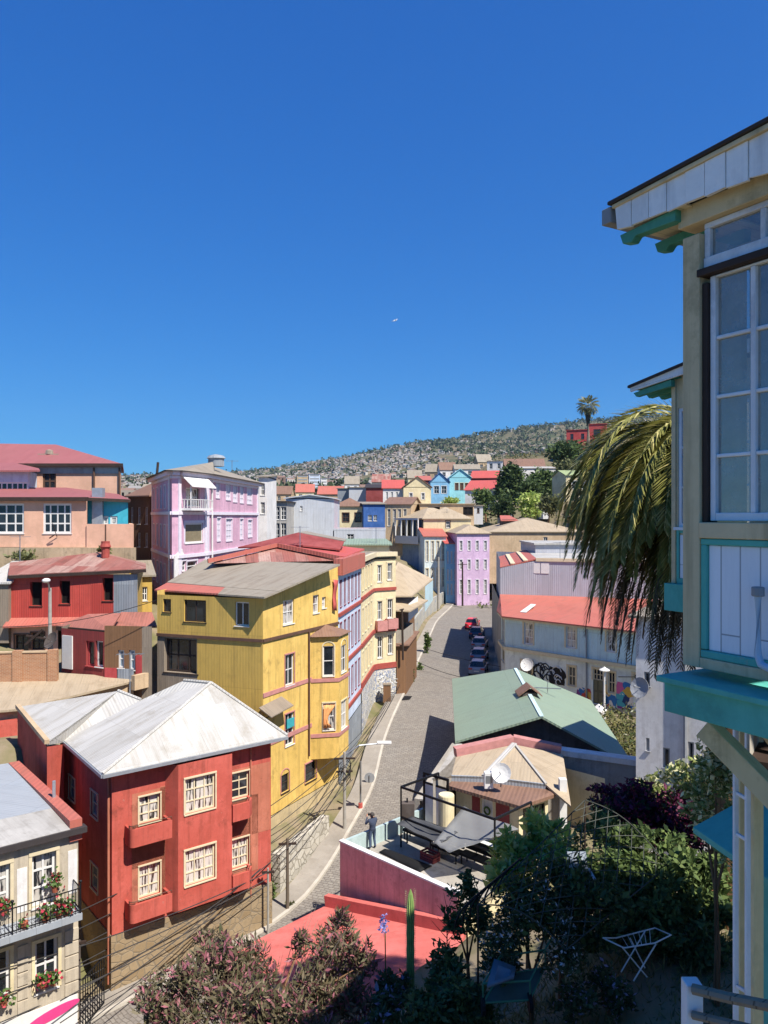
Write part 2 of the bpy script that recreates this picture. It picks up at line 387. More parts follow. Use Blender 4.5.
# ================================================================ materials
M = dict(
 red_stucco=plaster('red_stucco', '#bd4f3c', '#74392b', .5, .65), red_stucco_faded=plaster('red_stucco_faded', '#b96a4c', '#7d4a36', .5, .5),
 ochre=corr('ochre_sheet', '#d6b04c', '#cca645', .2, (1.0, 3.2), '#7d6834', .3, depth=.1), yellow=plaster('yellow_stucco', '#dbb350', '#8e743c', .4, .75),
 pink_wall=plaster('pink_wall', '#cf9fb2', '#8f7080', .3, .55), peach=plaster('peach', '#dca888', '#b08d70', .2, .15),
 cream=plaster('cream', '#dccb9c', '#9c8a63', .2, .35), tan=plaster('tan', '#c0a47e', '#7d6a50', .3, .4), white_wall=plaster('white_wall', '#dedad4', '#9a9186', .15, .35),
 grey_wall=plaster('grey_wall', '#a8a39a', '#6b645a', .3, .4), concrete=plaster('concrete', '#a39a8b', '#5e564b', .35, .5), old_concrete=plaster('old_concrete', '#b09a78', '#4f4a38', .5, .6),
 lilac=plaster('lilac', '#c3cfdd', '#8888a0', .2, .3), lilac_pink=plaster('lilac_pink', '#cfaeca', '#8a6d90', .2, .3), pale_blue=corr('pale_blue_sheet', '#cbe6ea', '#c0dee3', .22, (.9, 3.6), '#7a8884', .2),
 pale_stucco=plaster('pale_stucco', '#d6dfda', '#8f9592', .25, .3), sky_blue=plaster('sky_blue', '#7fb8d8', '#5d8095', .15, .3), turq_wall=plaster('turq_wall', '#2fb0c2', '#1c7c8c', .2, .3),
 aqua=plaster('aqua', '#8fd0d4', '#6a9a9c', .15, .3), blue=plaster('blue', '#2f5c9c', '#223f66', .25, .4), pink_deck=plaster('pink_deck', '#dca69c', '#8a645e', .45, .7),
 red_sheet=corr('red_sheet', '#bc3d30', '#c84a3a', .16, (.85, 2.8), '#7c3a2c', .22), grey_sheet=corr('grey_sheet', '#8e959b', '#9aa1a6', .18, (.9, 2.8), '#6b655e', .25),
 lilac_sheet=corr('lilac_sheet', '#b9babf', '#b2b3ba', .22, (1, 3.4), '#807a7c', .2), white_sheet=corr('white_sheet', '#cdd0d3', '#c2c6cb', .22, (1, 3.2), '#8d8a86', .2),
 white_roof=corr('white_roof', '#cfcbc2', '#a5a198', .16, (.95, 2.6), '#877b66', .42, depth=.4), tan_roof=corr('tan_roof', '#bda98a', '#b09c7e', .18, (1, 2.4), '#7f6c50', .35, depth=.12), 
 grey_roof=corr('grey_roof', '#a59984', '#988c78', .2, (1, 2.6), '#6b5a45', .45, depth=.12), brown_roof=corr('brown_roof', '#93705a', '#86644f', .2, (1, 2.6), '#5b4030', .4), red_roof=corr('red_roof', '#a86460', '#9c5a58', .2, (1, 3.2), '#7e3c3c', .2),
 shack_roof=corr('shack_roof', '#b5705f', '#a0604f', .2, (.9, 2.4), '#6f4a3c', .55), coral_roof=corr('coral_roof', '#c8705c', '#b95f4e', .25, (1.2, 3), '#8f5a48', .4), bright_red=corr('bright_red_roof', '#cc5c50', '#c25348', .22, (1, 3), '#8c3a32', .15), rust_roof=corr('rust_roof', '#a45e50', '#b59a8a', .18, (.9, 2.2), '#5d4236', .5),
 green_roof=corr('green_roof', '#94a68c', '#859880', .25, (2.4, 6), '#76806c', .3, .5, depth=.25), blue_roof=corr('blue_roof', '#a9adb0', '#9aa1a6', .16, (.9, 3), '#7c848a', .2), deck_red=plaster('deck_red', '#d0665a', '#8f463e', .45, .3),
 olive_roof=plain('olive_roof', '#8d9a6a', .8), dark_roof=plain('dark_roof', '#3a3433', .8), maroon=plaster('maroon', '#8f3a36', '#5d2c28', .2, .2), red_paint=plaster('red_paint', '#b23a3a', '#7a2d2b', .2, .3),
 wood_grey=planks('wood_grey', '#8a7c6a', .16, 0, .85, '#3e352b', .6), wood_brown=planks('wood_brown', '#7c5a3c', .18, 0, .85, '#3e2c20', .5), wood_red=planks('wood_red', '#8f3a36', .2, 0, .8, '#4f3a30', .5),
 shed_dark=plaster('shed_dark', '#574c44', '#2f2823', .4, .5), stone=stones('rubble_stone', '#a38d6c', '#8f7755', '#857660', 2.2), pale_stone=stones('pale_stone', '#c9c2b2', '#b3ab9b', '#8f8778', 1.8),
  brick=bricks('brick', '#b07a52', '#a36c46', '#b8a284'), 
 weathered_cream=plaster('weathered_cream', '#b9ab92', '#7d7263', .5, .6), asphalt=plain('asphalt', '#7b756c', .9), kerb=plaster('kerb', '#b9b0a0', '#857b6c', .2, .1), sidewalk=plaster('sidewalk', '#938a7d', '#7d7366', .4, .1),
 white=plain('white_paint', '#d6d3cc', .55, 0, .06), cream_paint=plain('cream_paint', '#cfbf9a', .6, 0, .1), grey_paint=plain('grey_paint', '#8b8d8f', .6), dark_wood=plain('dark_wood', '#3a2c24', .7, 0, .25), brown_paint=plain('brown_paint', '#5d4334', .7, 0, .2),
 pink_trim=plain('pink_trim', '#b67a72', .8, 0, .15), red_trim=plain('red_trim', '#9c4438', .75, 0, .2), black_iron=plain('black_iron', '#1d1d1f', .5, .3), steel=plain('steel', '#9a9da0', .4, .7), zinc=plain('zinc', '#a4a9ad', .45, .5),
 dark_glass=glass('dark_glass', '#23282c'), lace=glass('lace_glass', '#2a2725', .12, '#c9c2b6', .5, 9), curtain=glass('curtain_glass', '#2b2d2f', .1, '#b8b2a8', .5, 4), void=plain('void_dark', '#0d0b0a', .95), pale_glass=glass('pale_glass', '#6f7f8c', .1),
 shutter=plain('white_shutter', '#d0c8cf', .7, 0, .1), red_shutter=plain('red_shutter', '#7d2632', .7, 0, .12), trim_white=plain('trim_white', '#d8cfd6', .7, 0, .08),
 rubber=plain('rubber', '#151516', .8), soil=plain('soil', '#4a3b2b', .95, 0, .3), pole_wood=planks('pole_wood', '#6f6152', .05, 0, .9), pole_concrete=plain('pole_concrete', '#9b958a', .9), wire=plain('wire', '#2c2927', .6), terracotta=plain('terracotta', '#a85a3c', .85),
 orange_cloth=plain('orange_cloth', '#e39a58', .9, 0, .3), teal_cloth=plain('teal_cloth', '#2d9aa0', .9), green_leaf=leaf('pot_leaf', '#3c5a24', '#5d7a34', '#c2344a', .28),
)
def cobble():
    n = NT('cobblestone', .85, spec=.25)
    vo = n.n('TexBrick'); vo.inputs['Scale'].default_value = 1; vo.inputs['Brick Width'].default_value = .34; vo.inputs['Row Height'].default_value = .2
    vo.inputs['Mortar Size'].default_value = .022; vo.inputs['Color1'].default_value = lin('#78726a'); vo.inputs['Color2'].default_value = lin('#918a7f'); vo.inputs['Mortar'].default_value = lin('#5f5850')
    src = n.map((1,1,1)); ns = n.n('TexNoise'); ns.inputs['Scale'].default_value = 1.2; n.l(n.uv, ns.inputs['Vector'])
    ad = n.n('VectorMath', operation='ADD'); scl = n.n('VectorMath', operation='SCALE'); scl.inputs['Scale'].default_value = .25
    n.l(ns.outputs['Color'], scl.inputs[0]); n.l(n.uv, ad.inputs[0]); n.l(scl.outputs[0], ad.inputs[1]); n.l(ad.outputs[0], vo.inputs['Vector'])
    big = n.noise(.35, 6, .65); fine = n.noise(5, 4, .7)
    b = n.mix(n.ramp(big, .35, .7, 0, .5), vo.outputs['Color'], '#7a7064'); b = n.mix(n.ramp(fine, .45, .75, 0, .4), b, '#9a9285')
    st = n.noise(1, 5, .7, n.map((.12, .9, 1))); b = n.mix(n.ramp(st, .5, .72, 0, .4), b, '#6b6258')
    n.bump(vo.outputs['Fac'], .5, -.02); return n.col(b)
M['cobble'] = cobble()
def graffiti_wall():
    n = NT('graffiti_wall', .9, spec=.2); base = n.mix(n.ramp(n.noise(.6, 5), .35, .65), '#cfc6b2', '#b3a88f')
    for i, (c, sc_, wdt, lo) in enumerate((('#4a5560', 1.1, .035, 3), ('#dcdcd6', 1.6, .04, 9), ('#7a86a0', .8, .05, 17))):
        v = n.noise(sc_, 2, .4, n.map((1.4, 1, 1), (lo, lo*2, 0)), 2.5); d = n.math('ABSOLUTE', n.math('SUBTRACT', v, .5)); base = n.mix(n.ramp(d, wdt*.6, wdt, .85, 0), base, c)
    return n.col(base)
M['graf_stone'] = graffiti_wall()

# ================================================================ setting: terrain, street
ZS = [(-20,-.8),(20,-.8),(33,-.1),(41,.3),(50,1.4),(60,2.6),(70,3.4),(85,4.0),(105,4.3),(130,5.0),(150,6.2),(180,8),(260,14)]
def zs(y): return float(np.interp(y, [a for a, b in ZS], [b for a, b in ZS]))
def street_pt(px, py):
    y = 60.
    for _ in range(60):
        y = .5*y+.5*min(200, max(15, F*(H-zs(y))/(py-CY)))
    return Vector(((px-CX)/F*y, y, zs(y)))
LEFT = [(-16.5,26.5),(-12.0,31.6),(-5.3,37.6),(-3.2,42.5),(-1.5,50)]+[tuple(street_pt(a, b)[:2]) for a, b in ((374,800),(380,757),(388,730),(407,690),(424,650),(437,621))]+[(12.6,135),(13.6,150),(11.5,180),(6,220)]
WID = [6,6,4.6,4.6,5.2,5.6,6,6.4,8,8.6,8.6,8.4,7.5,6,6]
def strip(off0, off1, dz, name, mat, thick=0, step=1.5):
    P = [Vector(p) for p in LEFT]; pts = []; ws = []
    for i in range(len(P)-1):
        k = max(1, int((P[i+1]-P[i]).length/step))
        for j in range(k): t = j/k; pts.append(P[i].lerp(P[i+1], t)); ws.append(WID[i]*(1-t)+WID[i+1]*t)
    for _ in range(6): pts = [pts[0]]+[(pts[i-1]+pts[i]*2+pts[i+1])/4 for i in range(1, len(pts)-1)]+[pts[-1]]
    m = MB(); rows = []; s = 0
    for i, p in enumerate(pts):
        t = (pts[min(i+1, len(pts)-1)]-pts[max(i-1, 0)]).normalized(); nrm = Vector((t.y, -t.x))
        a = p+nrm*(off0 if off0 < 50 else ws[i]+off0-100); b = p+nrm*(off1 if off1 < 50 else ws[i]+off1-100)
        rows.append((a, b, zs(p.y)+dz, s)); s += step
    for (a, b, z, _), (c, d, y, _) in zip(rows, rows[1:]):
        m.face([(a.x,a.y,z),(b.x,b.y,z),(d.x,d.y,y),(c.x,c.y,y)])
        if thick:
            for p, q in ((a, c), (d, b)): m.face([(p.x,p.y,z if p in (a, b) else y),(q.x,q.y,y if q in (c, d) else z),(q.x,q.y,(y if q in (c, d) else z)-thick),(p.x,p.y,(z if p in (a, b) else y)-thick)])
    return m.build(name, mat, kind='structure')
strip(0, 100, .004, 'street', M['cobble'])
strip(-1.35, -.001, .13, 'pavement', M['sidewalk'], .4)
strip(-.16, .02, .145, 'kerb', M['kerb'], .3)
strip(100.0, 101.2, .13, 'pavement', M['sidewalk'], .4)
CL = np.array([(a[0]+WID[i]/2, a[1]) for i, a in enumerate(LEFT)])
CTRL = np.array([(-13,29,-.8),(-8,36,-.4),(-3,45,.4),(0,55,1.6),(3,70,3.0),(6,85,3.5),(11,105,3.7),(15,125,4.2),(16,150,5.6),
 (-20,40,8.5),(-15,50,8),(-25,50,9.5),(-20,58,12),(-32,60,16),(-20,66,13),(-32,78,17),(-16,90,13),(-9,62,5),(-6,75,4),(-4,92,4),(0,110,6),(-2,140,13),(-20,120,15),(-60,90,19),(-40,140,21),(-15,170,17),
 (3,12,11.3),(6,16,11.3),(9,20,11),(-2,13,10.4),(-6,14,8),(-4,18,7.5),(2,19,9),(12,25,8),(16,36,4),(3,25,4.5),(0,22,5.5),(-6,24,1.8),(8,33,3.5),(20,50,3.2),(22,66,3.6),(32,75,8),(25,100,8),(40,120,16),(16,130,5.4),(24,150,9),
 (0,0,17),(9,5,11.6),(-10,5,10),(10,10,11.4),(-25,20,3),(-30,32,5),(40,20,14),(40,50,10),
 (12,170,8.5),(25,190,18),(45,175,24),(60,150,24),(80,250,46),(65,330,46),(20,230,22),(15,300,28),(45,260,34),(0,300,24),(-60,300,24),(-120,200,24),(120,150,36),(0,400,26),(60,450,50)])
def far_tan(px):
    return float(np.interp(px, [-300,0,100,130,200,250,300,350,400,480,560,640,768,1100], [480,482,479,477,475,471,465,457,446,434,424,416,405,395]))
def hgt(x, y):
    r = math.hypot(x, y)
    near = 0.
    if r < 520:
        d2 = (CTRL[:,0]-x)**2+(CTRL[:,1]-y)**2+1.; w = 1/d2**1.7
        near = float((w*CTRL[:,2]).sum()/w.sum())
        dr = np.sqrt(((CL-np.array((x, y)))**2).sum(1)).min() if y < 230 else 99
        if y < 230:
            a = CL[:-1]; b = CL[1:]-a; t = np.clip((((np.array((x, y))-a)*b).sum(1))/(b**2).sum(1), 0, 1)
            dr = np.sqrt((((a+b*t[:,None])-np.array((x, y)))**2).sum(1)).min()
            lim = zs(y)-.25+max(0, dr-6)*1.2
            if dr < 25: near = min(near, lim)
    if y < 60: return near if r < 520 else 20
    px = CX+F*x/y
    e1 = (CY-far_tan(px))/F; e0 = .019
    t = min(1.25, max(0, (y-330)/1900)); 
    tt = t**.85 if t < 1 else 1-(t-1)*.6
    zf = H+y*(e0+(e1-e0)*tt)
    zf += (math.sin(x*.011+y*.004)*5+math.sin(x*.023-y*.017)*3+math.sin(y*.03+x*.04)*1.5)*min(1, max(0, (y-420)/400))*(1 if t < .9 else .4)
    k = min(1, max(0, (r-330)/180)); k = k*k*(3-2*k)
    return near*(1-k)+zf*k if r < 520 else zf
def terrain():
    ys = list(np.arange(-30, 60, 2.5))+list(np.arange(60, 180, 4))+list(np.geomspace(180, 5200, 64))
    us = np.linspace(-1, 1, 141)
    m = MB(); W = len(us); vs = []
    for y in ys:
        half = 75+max(0, y)*.95
        for u in us: x = half*(u*.45+.55*u**3) if y < 180 else half*u; vs.append((x, y, hgt(x, y)))
    fs = [(j*W+i, j*W+i+1, (j+1)*W+i+1, (j+1)*W+i) for j in range(len(ys)-1) for i in range(W-1)]
    m.mesh(vs, fs)
    n = NT('terrain', .95, spec=.1); geo = n.n('TexCoord'); p = geo.outputs['Object']
    near = n.mix(n.ramp(n.noise(.5, 5, .6, p), .4, .66), '#86775f', '#67653f'); far = n.mix(n.ramp(n.noise(.02, 6, .7, p), .4, .62), '#75684f', '#4b5236')
    sep = n.n('SeparateXYZ'); n.l(p, sep.inputs[0]); n.col(n.mix(n.ramp(sep.outputs[1], 150, 450), near, far))
    m.build('terrain', n.m, kind='structure', smooth=True, uv=False)
terrain()

# ================================================================ camera, light, sky
cam = bpy.data.cameras.new('camera'); co = bpy.data.objects.new('camera', cam); COL.objects.link(co)
co.location = (0, 0, H); co.rotation_euler = (R(90), 0, 0)
cam.sensor_fit = 'VERTICAL'; cam.sensor_height = 36; cam.sensor_width = 27; cam.lens = 36*F/1024; cam.shift_y = (CY-512)/1024
cam.clip_start = .05; cam.clip_end = 12000; scene.camera = co
AZ, EL = R(44), R(54)
sun_dir = Vector((math.sin(AZ)*math.cos(EL), -math.cos(AZ)*math.cos(EL), math.sin(EL)))
sl = bpy.data.lights.new('sun', 'SUN'); sl.energy = 4.2; sl.angle = R(.53); sl.color = (1, .95, .88)
so = bpy.data.objects.new('sun', sl); COL.objects.link(so); so.location = (20, -20, 60)
so.rotation_euler = (-sun_dir).to_track_quat('-Z', 'Y').to_euler()
w = bpy.data.worlds.new('World'); scene.world = w; w.use_nodes = True
sk = w.node_tree.nodes.new('ShaderNodeTexSky'); sk.sky_type = 'NISHITA'; sk.sun_disc = False
sk.sun_elevation = EL; sk.sun_rotation = math.atan2(sun_dir.x, sun_dir.y)
sk.altitude = 400; sk.air_density = 1.0; sk.dust_density = 0.0; sk.ozone_density = 4.0
bg = w.node_tree.nodes['Background']; wt = w.node_tree
def tone_sky():      # deep clear-air blue: per-channel response applied to the whole sky, for light and picture alike
    sp = wt.nodes.new('ShaderNodeSeparateColor'); cb = wt.nodes.new('ShaderNodeCombineColor'); wt.links.new(sk.outputs[0], sp.inputs[0])
    for i, (p, k) in enumerate(((1.3, .056), (.83, .365), (.54, 1.16))):
        pw = wt.nodes.new('ShaderNodeMath'); pw.operation = 'POWER'; pw.inputs[1].default_value = p; ml = wt.nodes.new('ShaderNodeMath'); ml.operation = 'MULTIPLY'; ml.inputs[1].default_value = k
        wt.links.new(sp.outputs[i], pw.inputs[0]); wt.links.new(pw.outputs[0], ml.inputs[0]); wt.links.new(ml.outputs[0], cb.inputs[i])
    wt.links.new(cb.outputs[0], bg.inputs[0])
tone_sky()
bg.inputs[1].default_value = .13
vs_ = scene.view_settings; vs_.view_transform = 'Standard'; vs_.look = 'None'; vs_.exposure = .93; vs_.gamma = 1; vs_.use_curve_mapping = False
scene.cycles.use_denoising = True; scene.cycles.max_bounces = 6; scene.cycles.diffuse_bounces = 3; scene.cycles.glossy_bounces = 3; scene.cycles.transparent_max_bounces = 8
# ================================================================ red stucco house (left foreground)
C, Rr = Vector((-11.7, 33)), Vector((-5.48, 38.0)); tr = (Rr-C).normalized(); nb = Vector((-tr.y, tr.x)); C = C+nb*.22+tr*.1; Rr = Rr+nb*.22      # nb points back
Lb = C+nb*7.5; Rb = Rr+nb*7.5
rh = thing('red_house', 'red stucco three-bay house with white sheet roof on a rubble stone base', 'house', (C.x, C.y, 0))
def red_house():
    f = Fac(C, Rr); ze = 9.5
    W = {}
    rects = [(139,795,160,822),(185,776,215,811),(231,772,249,798),(139,864,160,896),(185,847,215,882),(231,838,249,867)]
    holes = [f.rect(*r) for r in rects]
    side = Fac(Lb, C); sr = [(69,777,75,800),(91,792,98,817),(91,865,98,890)]
    sh = [side.rect(*r) for r in sr]
    m = MB()
    wall_mesh(m, f, 2.35, ze, [h for i, h in enumerate(holes) if i not in (1, 4)])
    wall_mesh(m, side, 2.2, ze, sh); wall_mesh(m, Fac(Rr, Rb), 2.2, ze); wall_mesh(m, Fac(Rb, Lb), 2, ze)
    m.build('wall', M['red_stucco'], rh)
    sb = MB(); fo = offset_poly([C, Rr, Rb, Lb], .05); sb.prism([(q.x, q.y) for q in fo], -1.2, 2.35); sb.build('stone_base', M['stone'], rh)
    for x0, y0, x1, y1 in ((132,790,168,826),(132,858,168,898),(228,766,272,806),(228,834,258,874)):
        q = f.rect(x0, y0, x1, y1); p = MB(); wall_mesh(p, Fac(f.A, f.B, .012), max(2.4, q[2]), q[3], [h for i, h in enumerate(holes) if i not in (1, 4)], max(.05, q[0]), min(f.L-.05, q[1]), reveal=.01); p.build('faded_band', M['red_stucco_faded'], rh)
    # projecting central bay with a chamfered left cheek
    u0, u1 = f.px(165, 800)[0], f.px(226, 790)[0]; d = .62
    b0 = f.px(180, 912, d)[1]; fb = Fac(f.at(u0+.35, 0, d).xy, f.at(u1, 0, d).xy)
    hb = [fb.rect(*rects[1]), fb.rect(*rects[4])]
    m = MB(); zt = ze-.18
    wall_mesh(m, fb, b0, zt, hb)
    for a, b in (((u0, 0), (u0+.35, d)), ((u1, d), (u1, 0))):
        m.face([f.at(a[0], b0, a[1]), f.at(b[0], b0, b[1]), f.at(b[0], zt, b[1]), f.at(a[0], zt, a[1])])
    for z in (b0, zt): m.face([f.at(u0, z, 0), f.at(u0+.35, z, d), f.at(u1, z, d), f.at(u1, z, 0)])
    m.build('bay', M['red_stucco'], rh)
    for h in hb:
        window(rh, fb, h, M['cream_paint'], M['lace'], 2, 2, .08, .12, M['cream_paint'], .07)
    for i in (0, 2, 3, 5):
        o = window(rh, f, holes[i], M['cream_paint'], M['lace'] if i != 2 else M['dark_glass'], 1, 2, .07, .14, M['cream_paint'], .06)
    # balconies: curved left pair, straight right pair
    for (x0, x1, y0, y1, cur) in ((131,167,827,846,1),(131,167,899,921,1),(229,256,805,822,0),(229,256,873,892,0)):
        dd = .75; ua, zt_ = f.px(x0, y0+4, dd); ub, _ = f.px(x1, y0, dd); zb = f.px((x0+x1)/2, y1-2, dd)[1]; zt_ = zb+.78
        if cur: ub = u0+.02; 
        else: ua = u1-.02
        n = 7; arc = [(ua, 0)]+[(ua+.2*(1-math.cos(math.pi/2*k/n)), dd-.2+.2*math.sin(math.pi/2*k/n)) for k in range(n+1)]+[(ub, dd), (ub, 0)] if cur else [(ua, 0), (ua, dd), (ub-.35, dd), (ub, dd-.4), (ub, 0)]
        m = MB(); out = [f.at(u, zt_, q) for u, q in arc]
        uc, dc = (ua+ub)/2, dd/2; inn = [f.at(u+(.12 if u < uc-.01 else -.12), zt_, max(0, q-.12)) for u, q in arc]
        dn = V(0, 0, zb-zt_); k = len(arc)
        for i in range(k-1):
            m.face([out[i]+dn, out[i+1]+dn, out[i+1], out[i]]); m.face([out[i], out[i+1], inn[i+1], inn[i]]); m.face([inn[i], inn[i+1], inn[i+1]+dn*.85, inn[i]+dn*.85])
        m.face([p+dn for p in out]); m.face([p+dn*.85 for p in inn])
        o = m.build('balcony', M['red_stucco'], rh)
        r = MB(); r.tube([f.at(u, zt_+.14, max(.03, q-.05)) for u, q in arc[1:-1]], .016, 5)
        for u, q in arc[1:-1]: r.tube([f.at(u, zt_-.01, max(.03, q-.05)), f.at(u, zt_+.14, max(.03, q-.05))], .012, 4)
        r.build('railing', M['brown_paint'], o)
    for h in sh: window(rh, side, h, M['cream_paint'], M['pale_glass'], 0, 1, .06, .1, M['cream_paint'], .05)
    p = MB(); p.tube([side.at(side.L-.22, 9.4, .07), side.at(side.L-.22, .2, .07)], .055, 8); p.build('downpipe', M['red_stucco_faded'], rh); p = MB(); p.tube([f.at(f.L-1.15, 9.3, .06), f.at(f.L-1.15, 2, .06)], .04, 6); p.build('downpipe', M['red_stucco_faded'], rh)
    # roof: hipped main part, low wing on the left
    e0 = offset_poly([C, Rr, Rb, Lb], .6); zc = 9.62
    c, r, rb, lb = [V(q.x, q.y, zc) for q in e0]
    A1 = pz(211, 683, 12.0); A2 = pz(184, 680.5, 12.0); v = pz(141, 700, 11.0); pk = pz(118, 691, 11.35)
    w1 = pz(17.6, 707, 10.4); w2 = pz(47, 743, 9.9); w3 = pz(64, 740.5, 9.7)
    m = MB(); back = Vector((nb.x, nb.y, 0))
    rbk = V(rb.x, rb.y, zc)
    for p in ([c, r, A1], [r, rbk, A2, A1], [c, A1, A2, v, w3], [w3, v, pk, w2], [w2, pk, w1]):
        m.slab(p, .1)
    m.slab([A2, rbk, v], .1); m.slab([v, pk+V(-.8, 2.2, -.5), pk], .1)
    ro = m.build('roof', M['white_roof'], rh)
    g = MB(); g.bar(c+V(0,0,-.1), r+V(0,0,-.1), .14, .14); g.bar(c+V(0,0,-.1), w3+V(0,0,-.1), .14, .14); g.build('gutter', M['zinc'], rh)
    h = MB()
    for a, b in ((c, A1), (A1, A2), (A1, r), (v, pk)): h.tube([a+V(0,0,.03), b+V(0,0,.03)], .07, 6)
    h.build('ridge_cap', M['white_roof'], ro)
    # left wing walls
    m = MB(); pts = [w1.xy+Vector((.1, 0)), w2.xy, w3.xy+Vector((-.05, .1))]
    for a, b, za, zb in ((w1, w2, 10.3, 9.8), (w2, w3, 9.8, 9.6)):
        m.face([(a.x,a.y,4),(b.x,b.y,4),(b.x,b.y,zb-.08),(a.x,a.y,za-.08)])
    m.build('wing_wall', M['red_stucco'], rh)
    t = MB(); t.bar(w1+V(0,0,.05), w2+V(0,0,.05), .22, .2); t.build('barge_board', M['tan'], rh)
red_house()

# ================================================================ cream flower house (bottom left)
G0, G1 = Vector((-17.5, 25.4)), Vector((-11.93, 30)); tg = (G1-G0).normalized(); ng = Vector((-tg.y, tg.x))
fh = thing('balcony_house', 'weathered cream house with pale blue sheet roof and flower-hung iron balcony', 'house', (G1.x, G1.y, 0))
def flower_house():
    f = Fac(G0, G1); L = f.L; top = 8.2
    rects = [(-14,892-8,10,935),(32,855,57,905),(-14,966,10,1004),(34,945,58,980)]
    rects = [(-15,866,10,912),(32,853,56,905),(-15,953,10,1000),(35,940,58,990)]
    holes = [f.rect(*r) for r in rects]
    m = MB(); wall_mesh(m, f, 4.72, top, holes[:2]); wall_mesh(m, Fac(G1, G1+ng*9), -1, top); wall_mesh(m, Fac(G1+ng*9, G0+ng*9), -1, top); wall_mesh(m, Fac(G0+ng*9, G0), -1, top)
    m.build('wall', M['weathered_cream'], fh)
    lo = MB(); wall_mesh(lo, f, -1, 4.72, holes[2:]); lo.build('lower_wall', M['weathered_cream'], fh)
    q = MB(); u = f.px(79, 900)[0]
    q2 = MB()
    for x0, x1, y0, y1 in ((17,27,868,912),(68,77,850,893)):
        a, b, c, d = f.rect(x0, y0, x1, y1); q = MB(); f.box(q, a, min(b, L-.02), c, d, -.02, .015); q.build('painted_patch', M['white_wall'], fh)
    for j in range(8):       # rusticated courses on the lower floor
        z = .4+j*.52
        for a, b in ((0, holes[2][0]-.25), (holes[2][1]+.25, holes[3][0]-.25), (holes[3][1]+.25, L)):
            if b-a > .1: q2 = MB(); f.box(q2, a, b, z, z+.44, -.02, .05); q2.build('stone_course', M['weathered_cream'], fh)
    for i, h in enumerate(holes):
        window(fh, f, h, M['white'], M['curtain'] if i < 2 else M['dark_glass'], 1, 2 if i < 2 else 1, .1, .2, M['cream_paint'] if i < 2 else M['cream'], .12)
    # balcony
    z0 = f.px(40, 926, .9)[1]; m = MB(); f.box(m, -2, L-.15, z0-.25, z0, .0, .95); b = m.build('balcony', M['blue_roof'], fh)
    r = MB()
    for z in (z0+.12, z0+.95): r.bar(f.at(-2, z, .9), f.at(L-.2, z, .9), .035); r.bar(f.at(L-.2, z, .05), f.at(L-.2, z, .9), .035)
    k = -2.
    while k < L-.2:
        r.tube([f.at(k, z0, .9), f.at(k, z0+.95, .9)], .012, 4, caps=False); k += .13
    for i in range(7): r.tube([f.at(L-.2, z0, .1+i*.13), f.at(L-.2, z0+.95, .1+i*.13)], .012, 4, caps=False)
    for uu in (L-.2, L-2.6, L-5): r.tube([f.at(uu, z0, .9), f.at(uu, z0+1.15, .9)], .03, 6); r.ball(f.at(uu, z0+1.2, .9), .06)
    r.build('railing', M['black_iron'], b)
    # parapet, cornice and roof
    c = MB(); f.box(c, -.2, L+.25, top, top+.22, -.1, .3); sd = Fac(G1, G1+ng*9); c.build('cornice', M['dark_roof'], fh)
    p = MB(); sd.box(p, -.1, 9, top-.3, top+.52, -.35, .12); p.build('parapet', M['coral_roof'], fh)
    a, b_, c_, d_ = [f.at(u, z, -dd) for u, z, dd in ((-.2, top+.24, -.2), (L-.36, top+.24, -.2), (L-.36, top+.5, 9), (-.2, top+.9, 9))]
    m = MB(); mid0, mid1 = f.at(-.2, top+.42, -2.2), f.at(L-.36, top+.34, -2.2)
    m.slab([a, b_, mid1, mid0], .1); m.build('front_roof', M['grey_wall'], fh)
    m = MB(); m.slab([mid0+V(0,0,.01), mid1+V(0,0,.01), c_, d_], .1); m.build('roof', M['blue_roof'], fh)
    p = MB(); p.tube([pz(54, 800, top+.4), pz(54, 800, top+.4)+V(0,0,.8)], .07, 8); p.build('vent_pipe', M['zinc'], fh)
    # pink painted sign at street level
    m = MB(); cc = f.px(50, 1014)[0]; zz = f.px(50, 1014)[1]
    f.box(m, cc-3, L-.05, zz-1.6, zz+.42, .06, .09); m.build('white_panel', M['white'], fh)
    e = MB(); pts = []
    for k in range(20):
        an = 2*math.pi*k/20; x, y = 1.0*math.cos(an), .2*math.sin(an); pts.append((cc+.1+x*.97-y*.2, zz+.02+x*.16+y))
    f.poly(e, pts, .09, .11); e.build('pink_emblem', plain('hot_pink', '#d8327a', .7), fh)
    # flower pots: each pot is a thing of its own
    for i, (px, py, d, nm, lab) in enumerate(((3,905,.02,'flower_pot','bushy red geranium pot on the left upper sill of the cream house'),(55,884,.25,'flower_pot','tall red geranium pot on the right upper sill of the cream house'),(45,915,.75,'flower_pot','low green plant pot left of the balcony corner'),(59,911,.75,'flower_pot','geranium pot with one tall red bloom on the iron balcony'),(66,909,.75,'flower_pot','green plant pot in the balcony corner'),
                                       (24,922,.7,'flower_pot','dark empty-looking pot at the middle of the iron balcony'),(43,980,.25,'flower_pot','pink flower pot on the lower right sill of the cream house'),(53,977,.25,'flower_pot','trailing yellow-pink pot on the lower right window sill'),(4,998,.2,'flower_pot','green pot plant on the lower left window sill'))):
        u, z = f.px(px, py, d)
        if d > .5: z = z0+.02
        else: z -= .3
        p0 = f.at(u, z, max(.12, d)); t = thing('flower_pot', lab, 'flower pot', p0, 'flower pots of the cream house')
        m = MB(); m.lathe(p0, [(.1,0),(.14,.2),(.16,.22),(.12,.2)], 10); m.build('pot', M['terracotta'], t)
        n = 90 if i != 5 else 14; sz = .05; P = []
